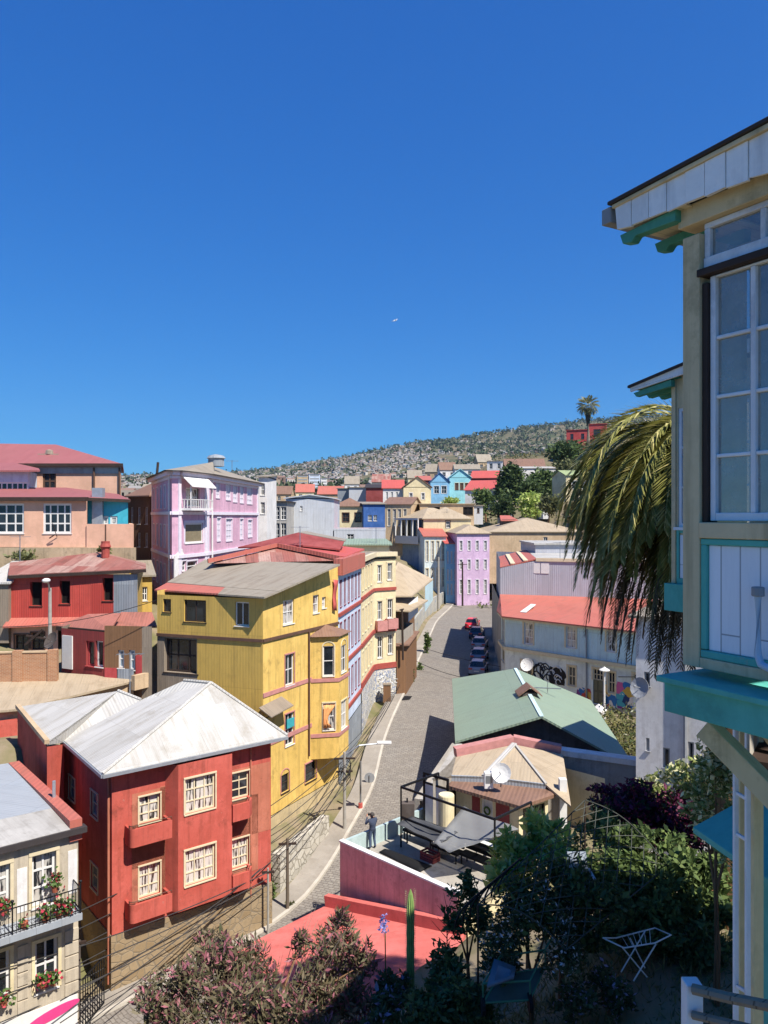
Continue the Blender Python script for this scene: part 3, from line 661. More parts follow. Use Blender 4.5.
        for k in range(n):
            c = np.array(p0)+np.array((random.gauss(0, .16), random.gauss(0, .12), .32+random.gauss(0, .13)+(.25*random.random() if 'tall' in lab else 0)))
            a = rng.normal(size=3); a /= np.linalg.norm(a); bb = np.cross(a, rng.normal(size=3)); bb /= np.linalg.norm(bb); P.append([c-a*sz-bb*sz, c+a*sz-bb*sz, c+a*sz+bb*sz, c-a*sz+bb*sz])
        quads_object('foliage', np.array(P), M['green_leaf'], t)
flower_house()

# ================================================================ generic town house in the picture plane
def town(name, label, x0, x1, yt, yb, Y, wall, roofm, kind='hip', rise=1.5, yaw=0, depth=8, wins=(), nx=0, rows=(), wsz=None, wfm='white', wpm='dark_glass', over=.3, cat='house', group=None,
         side=None, swins=(), parapet=.5, z0=None, trim=None, side_nx=0, nv=1, nh=1):
    """front wall seen between pixel columns x0..x1, eave at row yt, foot at row yb, distance Y at its left end"""
    A = pY(x0, yt, Y); c, s = math.cos(yaw), math.sin(yaw); t = (x1-CX)/F; w = (t*A.y-A.x)/(c-t*s)
    z1 = A.z; zb = z0 if z0 is not None else H-(yb-CY)/F*Y
    a = A.xy; b = a+Vector((c, s))*w; k = Vector((-s, c))*depth; cor = [a, b, b+k, a+k]
    th = thing(name, label, cat, (a.x, a.y, zb), group)
    f = Fac(a, b); H_ = {0: [f.rect(*r) for r in wins]}
    if nx:
        for (zf, hf) in rows:      # rows as fractions of height: sill, height
            for i in range(nx):
                uc = f.L*(i+.5)/nx; ww = wsz*f.L/nx/2; H_[0].append((uc-ww, uc+ww, zb+(z1-zb)*zf, zb+(z1-zb)*(zf+hf)))
    fs = {1: Fac(b, b+k), 3: Fac(a+k, a)}
    if side is not None:
        H_[side] = [fs[side].rect(*r) for r in swins]
        if side_nx:
            for (zf, hf) in rows:
                for i in range(side_nx):
                    uc = depth*(i+.5)/side_nx; ww = depth/side_nx*.2; H_[side].append((uc-ww, uc+ww, zb+(z1-zb)*zf, zb+(z1-zb)*(zf+hf)))
    walls(th, cor, zb-1.5, z1, wall, H_, close_top=False)
    for i, hs in H_.items():
        for h in hs: window(th, f if i == 0 else fs[i], h, M[wfm], M[wpm], nv, nh, .09, .15, M[trim] if trim else None, .12)
    if roofm: roof(th, cor, z1, z1+rise, roofm, kind, over, .14, wall, parapet=parapet)
    return th, f, cor, zb, z1

# ================================================================ yellow corner house
YA, YB = Vector((-7.24, 46)), Vector((-3.2, 53.7)); YL0 = Vector((-14.3, 48.5))
yh = thing('yellow_house', 'tall yellow corner house with grey sheet roof and arched-window bay above the street', 'house', (YA.x, YA.y, .5))
def yellow_house():
    fr = Fac(YA, YB); fl = Fac(YL0, YA); zt = 15.55; zl = H-(639-CY)/F*46.6
    up = [(163,599,171,612),(184,600,206,622),(235,602,249,626)]; hl = [fl.rect(*r) for r in up]; hl[0] = hl[0]
    m = MB(); wall_mesh(m, fl, zl, zt, hl, reveal=.2); m.build('side_wall', M['ochre'], yh)
    big = fl.rect(164,639,198,673); us = fl.px(197, 660)[0]
    m = MB(); wall_mesh(m, fl, 3, zl, [], us); m.build('lower_side_wall', M['ochre'], yh)
    m = MB(); wall_mesh(m, fl, 3, zl, [big], 0, us, reveal=.5); m.build('timber_wall', M['wood_grey'], yh)
    window(yh, fl, big, M['dark_wood'], M['dark_glass'], 2, 1, .12, .35)
    for i, h in enumerate(hl): window(yh, fl, h, M['dark_wood'] if i < 2 else M['white'], M['dark_glass'], 1 if i else 0, 0, .08, .15)
    rr = [(283,600,294,624),(313,595,319,613),(322,597,326,608),(285,654,294,685),(285,713,294,745),(281,774,289,792),(305,762,316,781)]
    hr = [fr.rect(*r) for r in rr]
    m = MB(); wall_mesh(m, fr, 2.3, zt, hr)
    ztA, ztB = 15.75, 17.05
    m.face([fr.at(0, zt), fr.at(fr.L, zt), fr.at(fr.L, ztB), fr.at(0, ztA)])
    wall_mesh(m, Fac(YB, YB+Vector((-10, 3))), 3, 17); wall_mesh(m, Fac(YL0+Vector((3, 9)), YL0), 3, 15.8)
    m.build('wall', M['yellow'], yh)
    m = MB(); wall_mesh(m, Fac(YA+fr.n*.06, YB+fr.n*.06), -.5, 2.3); wall_mesh(m, Fac(YL0-Vector((0,.05)), YA-Vector((0,.05))), -.5, 3); m.build('base', plaster('yellow_base', '#c0aa7c', '#857a66', .7, .8), yh)
    for i, h in enumerate(hr): window(yh, fr, h, M['white'] if i < 5 else M['dark_wood'], M['curtain'] if i in (0,1,2) else M['dark_glass'], 1 if i in (0,3,4) else 0, 1, .07, .14, M['pink_trim'] if i > 2 else None, .07, arch=(i == 5))
    b = MB(); fr.box(b, -.02, fr.L, zl-.1, zl+.08, -.02, .1); fl.box(b, 0, fl.L+.02, zl-.1, zl+.08, -.02, .1); b.build('ledge', M['brown_paint'], yh)
    for y in (694, 744):
        z = fr.px(268, y)[1]; b = MB(); fr.box(b, 0, fr.L, z-.13, z+.13, -.01, .05); b.build('band', M['pink_trim'], yh)
    # bay window
    ua = fr.px(311, 660)[0]; ub = fr.L-.1; d = 1.35; z0 = fr.px(335, 755, .9)[1]; z1 = fr.px(325, 637, .9)[1]
    P = [fr.at(u, 0, q).xy for u, q in ((ua, 0), (ua+.45, d*.85), (ua+1.7, d), (ub, .0))]
    P = [fr.at(ua, 0, 0).xy, pY(339, 690, 51.0).xy, pY(348.5, 690, 52.9).xy, fr.at(ub, 0, 0).xy]
    m = MB(); fcs = [Fac(P[i], P[i+1]) for i in range(3)]
    wins = {0: [], 1: []}
    f1 = fcs[0]; f1b = fcs[1]
    for x0, y0, x1, y1 in ((323,646,334,676),(323,703,335,730)): wins[0].append(f1.rect(x0, y0, x1, y1))
    for x0, y0, x1, y1 in ((341,645,346,672),(341,700,346.5,728)): wins[1].append(f1b.rect(x0, y0, x1, y1))
    for i, fc in enumerate(fcs): wall_mesh(m, fc, z0, z1, wins.get(i, ()), reveal=.12)
    m.face([(p.x, p.y, z0) for p in P])
    bay = m.build('bay', M['yellow'], yh)
    for k, (fw_, h) in enumerate([(f1, h) for h in wins[0]]+[(f1b, h) for h in wins[1]]): window(bay, fw_, h, M['white'], M['dark_glass'] if k % 2 == 0 else M['curtain'], 1 if k != 0 else 0, 1, .07, .1, M['cream_paint'], .08, name='bay_window', arch=(k in (0, 2)))
    for y in (680, 735):
        z = f1.px(330, y)[1]; b = MB()
        for fc in fcs: fc.box(b, -.03, fc.L+.03, z-.12, z+.12, -.01, .05)
        b.build('bay_band', M['pink_trim'], bay)
    c = sum((Vector((p.x, p.y, 0)) for p in P), Vector())/4; m = MB(); O = [c+(Vector((p.x, p.y, 0))-c)*1.22 for p in P]
    ap = fr.at((ua+ub)/2, z1+.6, .05)
    for i in range(3): m.face([O[i]+V(0,0,z1), O[i+1]+V(0,0,z1), ap])
    m.face([o+V(0,0,z1-.02) for o in reversed(O)]); m.build('bay_roof', M['brown_roof'], bay)
    # roof with a raised grey plane and a coral strip along the front eave
    e0, e1 = pz(154.5, 589.5, 15.75), pz(264.5, 597, 15.75); e2 = pz(340, 564, 17.25); e3 = pz(205, 559.5, 17.25)
    m = MB(); k0, k1 = e0.lerp(e3, .22), e1.lerp(e2, .16); k0b = k0.lerp(k1, .55)
    st = [e0, e1, k1, k0]
    m.slab([k0, k1, e2, e3], .12); m.slab([k0b-V(0,0,.02), k1-V(0,0,.02), e1, e0.lerp(e1, .6)], .1); ro = m.build('roof', M['grey_roof'], yh)
    m = MB(); m.slab([k0-V(0,0,.04), k0b-V(0,0,.04), e0.lerp(e1, .6)+V(0,0,.02), e0], .1); m.build('eave_strip', M['coral_roof'], ro)
    p = MB(); u = fr.px(308, 700)[0]; p.tube([fr.at(u, zl-.1, .1), fr.at(u, fr.px(308, 756)[1], .1)], .06, 6); p.build('downpipe', M['brown_paint'], yh)
    # awning scrap and laundry
    a = thing('tin_awning', 'small grey tin canopy jutting from the yellow wall above a window', 'awning', fr.at(1.1, fr.px(278, 706)[1], .1)); m = MB()
    u0_, zc = fr.px(265, 707); m.slab([fr.at(-.4, zc-.35, .9), fr.at(1.9, zc-.15, .9), fr.at(1.9, zc+.3, 0), fr.at(-.4, zc+.1, 0)], .06); m.build('tin_sheet', M['wood_grey'], a)
    m = MB(); m.bar(fr.at(0, zc-.3, .8), fr.at(0, zc-.7, 0), .05); m.build('bracket', M['dark_wood'], a); m = MB(); m.bar(fr.at(1.6, zc-.15, .8), fr.at(1.6, zc-.6, 0), .05); m.build('bracket', M['dark_wood'], a)
    lt = MB(); h = wins[0][1]; nq = 9; vs = []; fs = []
    for i in range(nq):
        for j in range(6): vs.append(f1.at(h[0]+(h[1]-h[0])*(i/(nq-1))*(.65+.3*math.cos(j))+.02, h[3]-.1-(h[3]-h[2])*.85*j/5, .1+.06*math.sin(i*2.1+j*.4)))
    fs = [(i*6+j, i*6+j+6, i*6+j+7, i*6+j+1) for i in range(nq-1) for j in range(5)]
    lt.mesh(vs, fs); o = lt.build('laundry', M['orange_cloth'], smooth=True); tag(o, 'orange and white cloth hung out of the bay window of the yellow house', 'laundry')
    md = o.modifiers.new('thick', 'SOLIDIFY'); md.thickness = .015
    lt = MB(); h = hr[4]; vs = [f.at(u, z, .05) for f in (fr,) for u, z in ()]
    fr.box(lt, h[0]+.15, h[1]-.05, (h[2]+h[3])/2+.1, h[3]-.35, .01, .06); o = lt.build('towel', M['teal_cloth']); tag(o, 'teal towel hanging in a yellow house window', 'towel')
    lt = MB(); u, z = fr.px(334, 592); vs = []
    for j in range(6): vs += [fr.at(u-.28+.05*math.sin(j), z+.9-j*.42, .1+.06*math.sin(j*1.7)), fr.at(u+.25-.04*j, z+.9-j*.42-.1, .13+.06*math.cos(j*1.3))]
    lt.mesh(vs, [(2*j, 2*j+1, 2*j+3, 2*j+2) for j in range(5)]); o = lt.build('red_banner', M['bright_red'], smooth=True); tag(o, 'torn red cloth hanging on the yellow wall below the eave', 'cloth')
    md = o.modifiers.new('thick', 'SOLIDIFY'); md.thickness = .015
yellow_house()

# ================================================================ lilac house with red shutters, then cream house
def street_row():
    LA, LB = Vector((-3.2, 53.75)), Vector((-1.9, 62.9)); f = Fac(LA, LB); back = Vector((-10, 1.4))
    th = thing('lilac_house', 'narrow lilac house with dark red shutters and red eave band beside the yellow house', 'house', (LA.x, LA.y, 1.5))
    holes = []; zc = [(14.05, 15.9), (10.5, 12.9), (6.9, 9.0)]
    for a, b in zc:
        for i in range(6):
            uc = f.L*(i+.6)/6.2; holes.append((uc-.3, uc+.3, a, b))
    cor = [LA, LB, LB+back, LA+back]
    walls(th, cor, 5.2, 16.35, M['lilac'], {0: holes})
    for k, h in enumerate(holes): window(th, f, h, M['red_shutter'], M['red_shutter'] if k % 3 else M['dark_glass'], 1, 1, .14, .1, M['red_shutter'], .05)
    m = MB(); wall_mesh(m, Fac(LA, LB, .05), -.5, 5.2); m.build('lower_wall', M['grey_sheet'], th)
    for z in (13.55, 9.86, 6.3): m = MB(); f.box(m, 0, f.L, z-.12, z+.12, -.01, .14); m.build('band', M['red_trim'], th)
    m = MB(); f.box(m, -.1, f.L+.1, 16.35, 17.5, -.3, .35); m.build('eave_band', M['coral_roof'], th)
    # low red gable roof, weathered red front
    a, b = pz(208, 561, 17.35), pY(340, 558, 56); ap = pY(277, 545, 58); bk = Vector((-1.0, 9, 0))
    e1 = pz(361, 549, 17.55)
    m = MB(); m.slab([ap, b+V(.3,0,.1), e1+V(.3,.4,0), ap+V(1.2, 8, .0)], .15); m.slab([a, ap, ap+V(1.2, 8, 0), a+V(0, 8, 0)], .15); m.build('roof', M['bright_red'], th)
    m = MB(); m.slab([a+V(0,.2,-.2), b+V(0,.2,-.2), ap+V(0,.2,-.2)], .25, 0, (0, 1, 0)); m.build('gable_wall', M['rust_roof'], th)
    m = MB(); m.bar(a+V(0,-.05,0), ap+V(0,-.05,0), .12, .3); m.bar(ap+V(0,-.05,0), b+V(0,-.05,0), .12, .3); m.build('fascia', M['coral_roof'], th)
    # open timber roof terrace canopy on top
    cn = thing('roof_canopy', 'dark red open timber canopy standing on the red roof of the lilac house', 'canopy', ap+V(1, 3, .2))
    p0, p1, p2, p3 = pY(238, 547, 62), pY(298, 532.5, 63), pY(344, 541.5, 62), pY(292, 553, 58)
    q1, q2 = pY(306, 531, 68), pY(346, 539, 67)
    m = MB(); m.slab([p0, pY(303, 545, 59), pY(340, 549, 60), p2, p1], .12); m.build('canopy_roof', M['maroon'], cn)
    m = MB(); m.slab([p1+V(0,0,.02), p2+V(.1,0,.05), q2, q1], .1); m.build('rear_roof', M['grey_roof'], cn)
    m = MB()
    for x in (292, 302, 312, 322, 331, 338): 
        t = pY(x, 546+(x-292)*.06, 60.5); m.bar(t, t-V(0,0,1.0), .14)
    for x in (246, 262, 278): t = pY(x, 549, 61.5); m.bar(t, t-V(0,0,.8), .12)
    m.build('post', M['red_paint'], cn)
    # cream corner house
    A, B, Cc = Vector((-1.86, 63.0)), Vector((-1.05, 70.3)), Vector((1.1, 72.4))
    Bm = [Vector((-.93, 70.9)), Vector((-.6, 71.35))]
    th = thing('cream_house', 'cream rounded corner house with red band and two balconies facing the cobbled street', 'house', (B.x, B.y, 3.2))
    seq = [A, B, Bm[0], Bm[1], Cc, Cc+Vector((-2, 8)), Vector((-10, 78)), Vector((-11, 64.5))]
    fr = Fac(Bm[1], Cc); fl = Fac(A, B)
    hr = [fr.rect(*r) for r in ((377,565,381.5,582),(387.5,563,392,580),(377,601,382,620),(387.5,599,392.5,618),(377.5,636,382.5,658),(388,634,393,654))]
    hl = []
    for a, b in ((14.3, 16.2), (10.7, 12.8), (7.3, 9.2)):
        for i in range(4): uc = fl.L*(i+.5)/4; hl.append((uc-.4, uc+.4, a, b))
    walls(th, seq, 6.5, 17.0, M['cream'], {0: hl, 3: hr})
    for k, h in enumerate(hl): window(th, fl, h, M['cream_paint'], M['curtain'], 1, 1, .08, .1, M['cream_paint'], .1)
    for k, h in enumerate(hr): window(th, fr, h, M['white'], M['dark_glass'], 1, 1, .09, .15, M['cream_paint'], .14)
    fs = [Fac(seq[i], seq[i+1]) for i in range(4)]
    for z, hh, mt, dd in ((13.7, .14, 'red_trim', .12), (9.87, .16, 'red_trim', .14), (6.55, .25, 'red_trim', .12), (16.95, .2, 'cream_paint', .3), (16.55, .07, 'dark_wood', .12)):
        m = MB()
        for f2 in fs: f2.box(m, -.02, f2.L+.02, z-hh, z+hh, -.02, dd)
        m.build('band' if z < 16 else 'cornice', M[mt], th)
    m = MB()
    for f2 in fs: wall_mesh(m, Fac(f2.A, f2.B, .04), 0, 6.5)
    wall_mesh(m, Fac(Cc, Cc+Vector((-2, 8))), 0, 6.5); m.build('graffiti_base', M['graf_stone'], th)
    for i in (2, 3):
        h = hr[i]; m = MB(); fr.box(m, h[0]-.28, h[1]+.28, h[2]-.95, h[2]-.78, 0, .6); fr.box(m, h[0]-.28, h[1]+.28, h[2]-.78, h[2]-.02, .5, .6)
        for u in (h[0]-.28, h[1]+.18): fr.box(m, u, u+.1, h[2]-.78, h[2]-.02, 0, .5)
        m.build('balcony', M['pink_trim'], th)
    m = MB(); m.prism([(p.x, p.y) for p in offset_poly(seq, -.1)], 16.6, 17.12); m.build('roof', M['grey_roof'], th)
    t2 = thing('roof_room', 'pale green roof room with cream side on top of the cream house', 'roof room', (-3, 76, 17.1))
    m = MB(); m.box((-4.2, 73.9, 17.1), (.5, 79, 17.75)); m.build('wall', M['cream'], t2)
    m = MB(); m.slab([V(-4.5, 73.6, 17.8), V(.8, 73.6, 17.8), V(.2, 76.5, 18.25), V(-4.5, 76.5, 18.25)], .12); m.slab([V(-4.5, 76.5, 18.25), V(.2, 76.5, 18.25), V(.8, 79.3, 17.8), V(-4.5, 79.3, 17.8)], .12); m.build('roof', M['green_roof'], t2)
    # graffiti: painted tags on the stone base
    g = MB(); f2 = fs[3]
    for k in range(26):
        u = random.uniform(.1, f2.L-.1); z = random.uniform(3.6, 5.6); pts = [f2.at(u+random.uniform(-.3, .3), z+random.uniform(-.4, .4), .07) for _ in range(4)]; g.tube(pts, .035, 4)
    g.build('graffiti', M['white'], th)
street_row()
# ================================================================ purple flatiron building
def purple():
    P0, P1, P2, P3 = Vector((-23.5, 78)), Vector((-17.65, 64)), Vector((-15.95, 69.2)), Vector((-14.6, 89))
    P1b = Vector((-17.2, 64.25))
    seq = [P0, P1, P1b, P2, P3, Vector((-24, 91))]; zt, z0 = 24.1, 10
    th = thing('purple_building', 'faded pink and purple flatiron building with white shutters and grey hipped roof', 'building', (P1.x, P1.y, 12))
    fl, fc, fr = Fac(P0, P1), Fac(P1b, P2), Fac(P2, P3)
    hc = [fc.rect(185,523,203,543), fc.rect(186,488,200,506), fc.rect(182,561,186,571), fc.rect(187,561,197,571)]
    hr = []; hl = []
    rr = [(216,480,219.5,498),(226,481,230.5,500),(233,483,237,502),(240,483.5,243.5,503),(247,486,252,504),(217,518,220.5,541),(226,519,232,541),(240,519,243,539),(248,520,252,537)]
    hr = [fr.rect(*r) for r in rr]
    for zz in (21.2, 17.7, 14.2):
        for i in range(5): uc = fl.L*(i+.6)/5.2; hl.append((uc-.55, uc+.55, zz, zz+2.0))
    walls(th, seq, z0, zt, M['pink_wall'], {0: hl, 2: hc, 3: hr}, close_top=False)
    for h in hl: window(th, fl, h, M['shutter'], M['shutter'], 1, 3, .1, .08, M['trim_white'], .1)
    for h in hr: window(th, fr, h, M['shutter'], M['shutter'], 1, 3, .1, .08, M['trim_white'], .1)
    window(th, fc, hc[0], M['white'], plain('tan_blind', '#7f7357', .7), 0, 0, .14, .1, M['trim_white'], .2)
    window(th, fc, hc[1], M['white'], M['curtain'], 2, 1, .1, .3)
    for h in hc[2:]: window(th, fc, h, M['white'], M['dark_glass'], 0, 1, .1, .15, M['trim_white'], .12)
    fs = [fl, Fac(P1, P1b), fc, fr]
    for z, hh, dd, mt in ((20.75, .14, .16, 'trim_white'), (17.1, .14, .16, 'trim_white'), (23.75, .12, .12, 'trim_white'), (24.1, .2, .45, 'trim_white')):
        m = MB()
        for f in fs: f.box(m, -.02, f.L+.05, z-hh, z+hh, -.02, dd)
        m.build('cornice' if z > 24 else 'band', M[mt], th)
    for f, us in ((fl, (.25,)), (fc, (.2, fc.L-.25)), (fr, (.3, fr.L-.3))):
        for u in us: m = MB(); f.box(m, u-.2, u+.2, z0, 23.6, -.02, .09); m.build('pilaster', M['trim_white'], th)
    # box balcony on the chamfered face
    u0, u1 = fc.px(180.5, 500)[0], fc.px(203, 500)[0]; za, zb = fc.px(190, 508, .8)[1], fc.px(190, 499, .8)[1]
    m = MB(); fc.box(m, u0, u1, za-.2, za, 0, 1.0); b = m.build('balcony', M['white'], th)
    m = MB()
    fc.box(m, u0, u1, zb-.06, zb, .94, 1.0)
    for i in range(13): u = u0+.03+(u1-u0-.06)*i/12; fc.box(m, u-.03, u+.03, za, zb, .95, .99)
    for d in (.3, .6): fc.box(m, u0, u0+.05, za, zb, d, d+.06); fc.box(m, u1-.05, u1, za, zb, d, d+.06)
    fc.box(m, u0, u0+.05, zb-.06, zb, 0, .95); fc.box(m, u1-.05, u1, zb-.06, zb, 0, .95)
    m.build('railing', M['white'], b)
    for u in (u0+.06, u1-.06): m = MB(); m.bar(fc.at(u, za, .93), fc.at(u, fc.px(190, 486, .9)[1], .93), .09); m.build('post', M['white'], b)
    zc = fc.px(190, 486, .9)[1]; m = MB(); m.slab([fc.at(u0-.2, zc, 1.2), fc.at(u1+.2, zc, 1.2), fc.at(u1+.2, zc+1.15, .02), fc.at(u0-.2, zc+1.15, .02)], .08); m.build('balcony_canopy', M['white_wall'], b)
    c = sum((V(p.x, p.y, 0) for p in seq), Vector())/6; O = offset_poly(seq, .7); ap = pY(213, 462, 76); ap2 = V(-18.5, 84, ap.z)
    m = MB()
    for i in range(6):
        a, b_ = V(O[i].x, O[i].y, 24.28), V(O[(i+1) % 6].x, O[(i+1) % 6].y, 24.28); t = {0: (ap2, ap), 3: (ap, ap2), 4: (ap2,), 5: (ap2,)}.get(i, (ap,))
        m.face([a, b_]+[q for q in (reversed(t) if i in (0, 3) else t)])
    m.face([V(o.x, o.y, 24.2) for o in reversed(O)]); ro = m.build('roof', M['grey_roof'], th)
    m = MB(); m.lathe(ap+V(.2, .5, -.4), [(.8,0),(.8,.75),(.95,.8),(.75,1.05),(.15,1.2)], 12); m.build('roof_vent', M['grey_sheet'], ro)
    m = MB(); q = pY(157, 474, 72); m.tube([q, q+V(.1, 0, 1.1)], .12, 6); m.build('chimney', M['dark_wood'], ro)
    p = MB(); p.tube([fr.at(1.2, 23.9, .15), fr.at(1.2, 11, .15)], .08, 6); p.build('downpipe', M['white'], th)
    p = MB(); p.tube([fl.at(fl.L-.6, 23.9, .15), fl.at(fl.L-.6, 11, .15)], .08, 6); p.build('downpipe', M['white'], th)
    for z in (16.5,): p = MB(); fc.poly(p, [(fc.px(x, y)[0], fc.px(x, y)[1]) for x, y in ((174,556),(182,549),(184,556),(181,566),(174,584))], -.02, .05); p.build('peeling_patch', M['white_wall'], th)
purple()
def lm(name, label, cat, loc, group=None): return thing(name, label, cat, loc, group)

# ================================================================ peach school-like block on its retaining wall
def peach():
    Y = 62.; z = lambda y, q=Y: H-(y-CY)/F*q
    th = thing('peach_building', 'long peach building with red sheet roofs and large white grid windows on a retaining wall', 'building', (-22, Y, 17))
    A, B = pY(-45, 500, Y).xy, pY(86.5, 500, Y).xy; f = Fac(A, B); zt, zb = z(497.5), z(547)
    hs = [f.rect(-12, 503.5, 24, 533.5), f.rect(43, 503.5, 71.5, 533.5), f.rect(-44, 503.5, -16, 533.5)]
    walls(th, [A, B, B*(1+4.6/62), A*(1+4.6/62)], zb, zt, M['peach'], {0: hs}, name='front_wall')
    for h in hs: window(th, f, h, M['white'], M['dark_glass'], 3, 2, .16, .12, None, tw=.1)
    m = MB(); a, b = pY(-50, 497.6, Y-.3), pY(88.5, 497.6, Y-.3)
    m.slab([a, b, pY(66, 487.5, 68), pY(-50, 487.5, 68)], .14); c = pY(130.5, 499.5, Y+.8)
    m.slab([b, c, pY(118, 494, 67), pY(66.1, 487.5, 68)], .14); m.build('lower_roof', M['red_roof'], th)
    m = MB(); m.bar(a+V(0,-.05,-.12), b+V(0,-.05,-.12), .15, .32); m.bar(b+V(0,-.05,-.12), c+V(0,-.05,-.12), .15, .25); m.build('gutter', M['dark_wood'], th)
    # upper block
    Y2 = 71.; A2, B2 = pY(-60, 465, Y2).xy, pY(121, 465, Y2).xy; f2 = Fac(A2, B2); zt2 = z(465.5, Y2)
    up = [f2.rect(42.5, 472, 56, 490)]
    walls(th, [A2, B2, B2*(1+10/71), A2*(1+10/71)], 17, zt2, M['peach'], {0: up}, name='upper_wall')
    window(th, f2, up[0], M['brown_paint'], M['dark_glass'], 1, 1, .16, .14)
    m = MB(); e0, e1 = pY(-64, 464, Y2-.3), pY(123, 464, Y2-.3); r0, r1 = pY(-64, 442.5, 77), pY(56, 444.5, 77); e2 = V(e1.x*83/71, 83, e1.z)
    m.slab([e0, e1, r1, r0], .15); m.slab([e1, e2, r1], .15); m.slab([e2, V(e0.x, 83, e0.z), r0, r1], .15); ro = m.build('upper_roof', M['red_roof'], th)
    m = MB(); q = pY(48, 455, 73.6); m.box((q.x-1.0, q.y, q.z-.3), (q.x+1.0, q.y+.5, q.z+.12)); m.lathe(q+V(0, .3, .1), [(.4,0),(.35,.35),(.1,.45)], 8); m.build('roof_vent', M['grey_roof'], ro)
    m = MB(); m.bar(e0+V(0,-.05,-.1), e1+V(0,-.05,-.1), .2, .3); m.build('eave_board', M['dark_wood'], th)
    m = MB(); f2.box(m, 0, f2.L, zt2-.75, zt2-.15, -.02, .12); m.build('frieze', M['grey_wall'], th)
    for x in (94.5, 120): m = MB(); u, _ = f2.px(x, 480); m.tube([f2.at(u, zt2-.2, .14), f2.at(u, 18, .14)], .1, 6); m.build('downpipe', M['brown_paint'], th)
    # glazed oriel with red roof, left
    A3, B3 = pY(-30, 480, 67.).xy, pY(28, 480, 67.).xy; f3 = Fac(A3, B3); h3 = [f3.rect(-4, 482, 28, 491.5), f3.rect(-30, 482, -6, 491.5)]
    z3 = z(471, 67); zb3 = z(494, 67)
    walls(th, [A3, B3, pY(37, 480, 70.9).xy, pY(-30, 480, 70.9).xy], zb3, z3, M['lilac'], {0: h3}, name='oriel_wall')
    for h in h3: window(th, f3, h, M['white'], M['dark_glass'], 5, 0, .14, .1)
    m = MB(); a, b = pY(-34, 470.2, 66.3), pY(40, 470.2, 66.3); m.slab([a, b, pY(14, 462.5, 71), pY(-34, 462.5, 71)], .14); m.slab([b, pY(38.5, 468, 71), pY(14.1, 462.5, 71)], .14); m.build('oriel_roof', M['red_roof'], th)
    # turquoise annex and peach parapet
    A4, B4 = pY(87.2, 510, Y+.9).xy, pY(128, 510, Y+.9).xy; f4 = Fac(A4, B4); h4 = [f4.rect(103, 516, 108.5, 525), f4.rect(110, 516, 117.5, 525)]
    walls(th, [A4, B4, B4*1.09, A4*1.09], 17, z(499.6, Y+.9), M['turq_wall'], {0: h4}, name='annex_wall')
    for h in h4: window(th, f4, h, M['white'], M['curtain'], 0, 0, .14, .1)
    m = MB(); p = pY(98.5, 526, Y+.9); m.bar(p, pY(98.5, 488, Y+.9), .85, .6); m.build('flue', M['zinc'], th)
    A5, B5 = pY(86.5, 530, Y-.15).xy, pY(132.5, 530, Y-.15).xy; f5 = Fac(A5, B5); m = MB(); f5.box(m, 0, f5.L, z(548), z(524), -.3, 0); m.bar(V(B5.x-.2, B5.y+.3, z(536)), V(B5.x*1.1-.2, B5.y*1.1, z(536)), .3, z(524)-z(548)); m.build('parapet', M['peach'], th)
    fl_ = MB(); u, zz = f.px(57, 522, .05); fl_.tube([f.at(u, zz-1.2, .05), f.at(u, zz-.1, .9)], .03, 5); fl_.tube([f.at(u-.5, zz-1.3, .3), f.at(u, zz-1.0, .4)], .05, 5); fl_.build('flag_bracket', M['dark_wood'], th)
    rw = MB(); A6, B6 = pY(-45, 550, Y-.3).xy, pY(134.5, 550, Y-.3).xy; f6 = Fac(A6, B6); f6.box(rw, 0, f6.L, 9, z(547.5), -.4, 0)
    o = rw.build('retaining_wall', M['old_concrete']); tag(o, 'stained old concrete retaining wall below the peach building', 'wall')
peach()

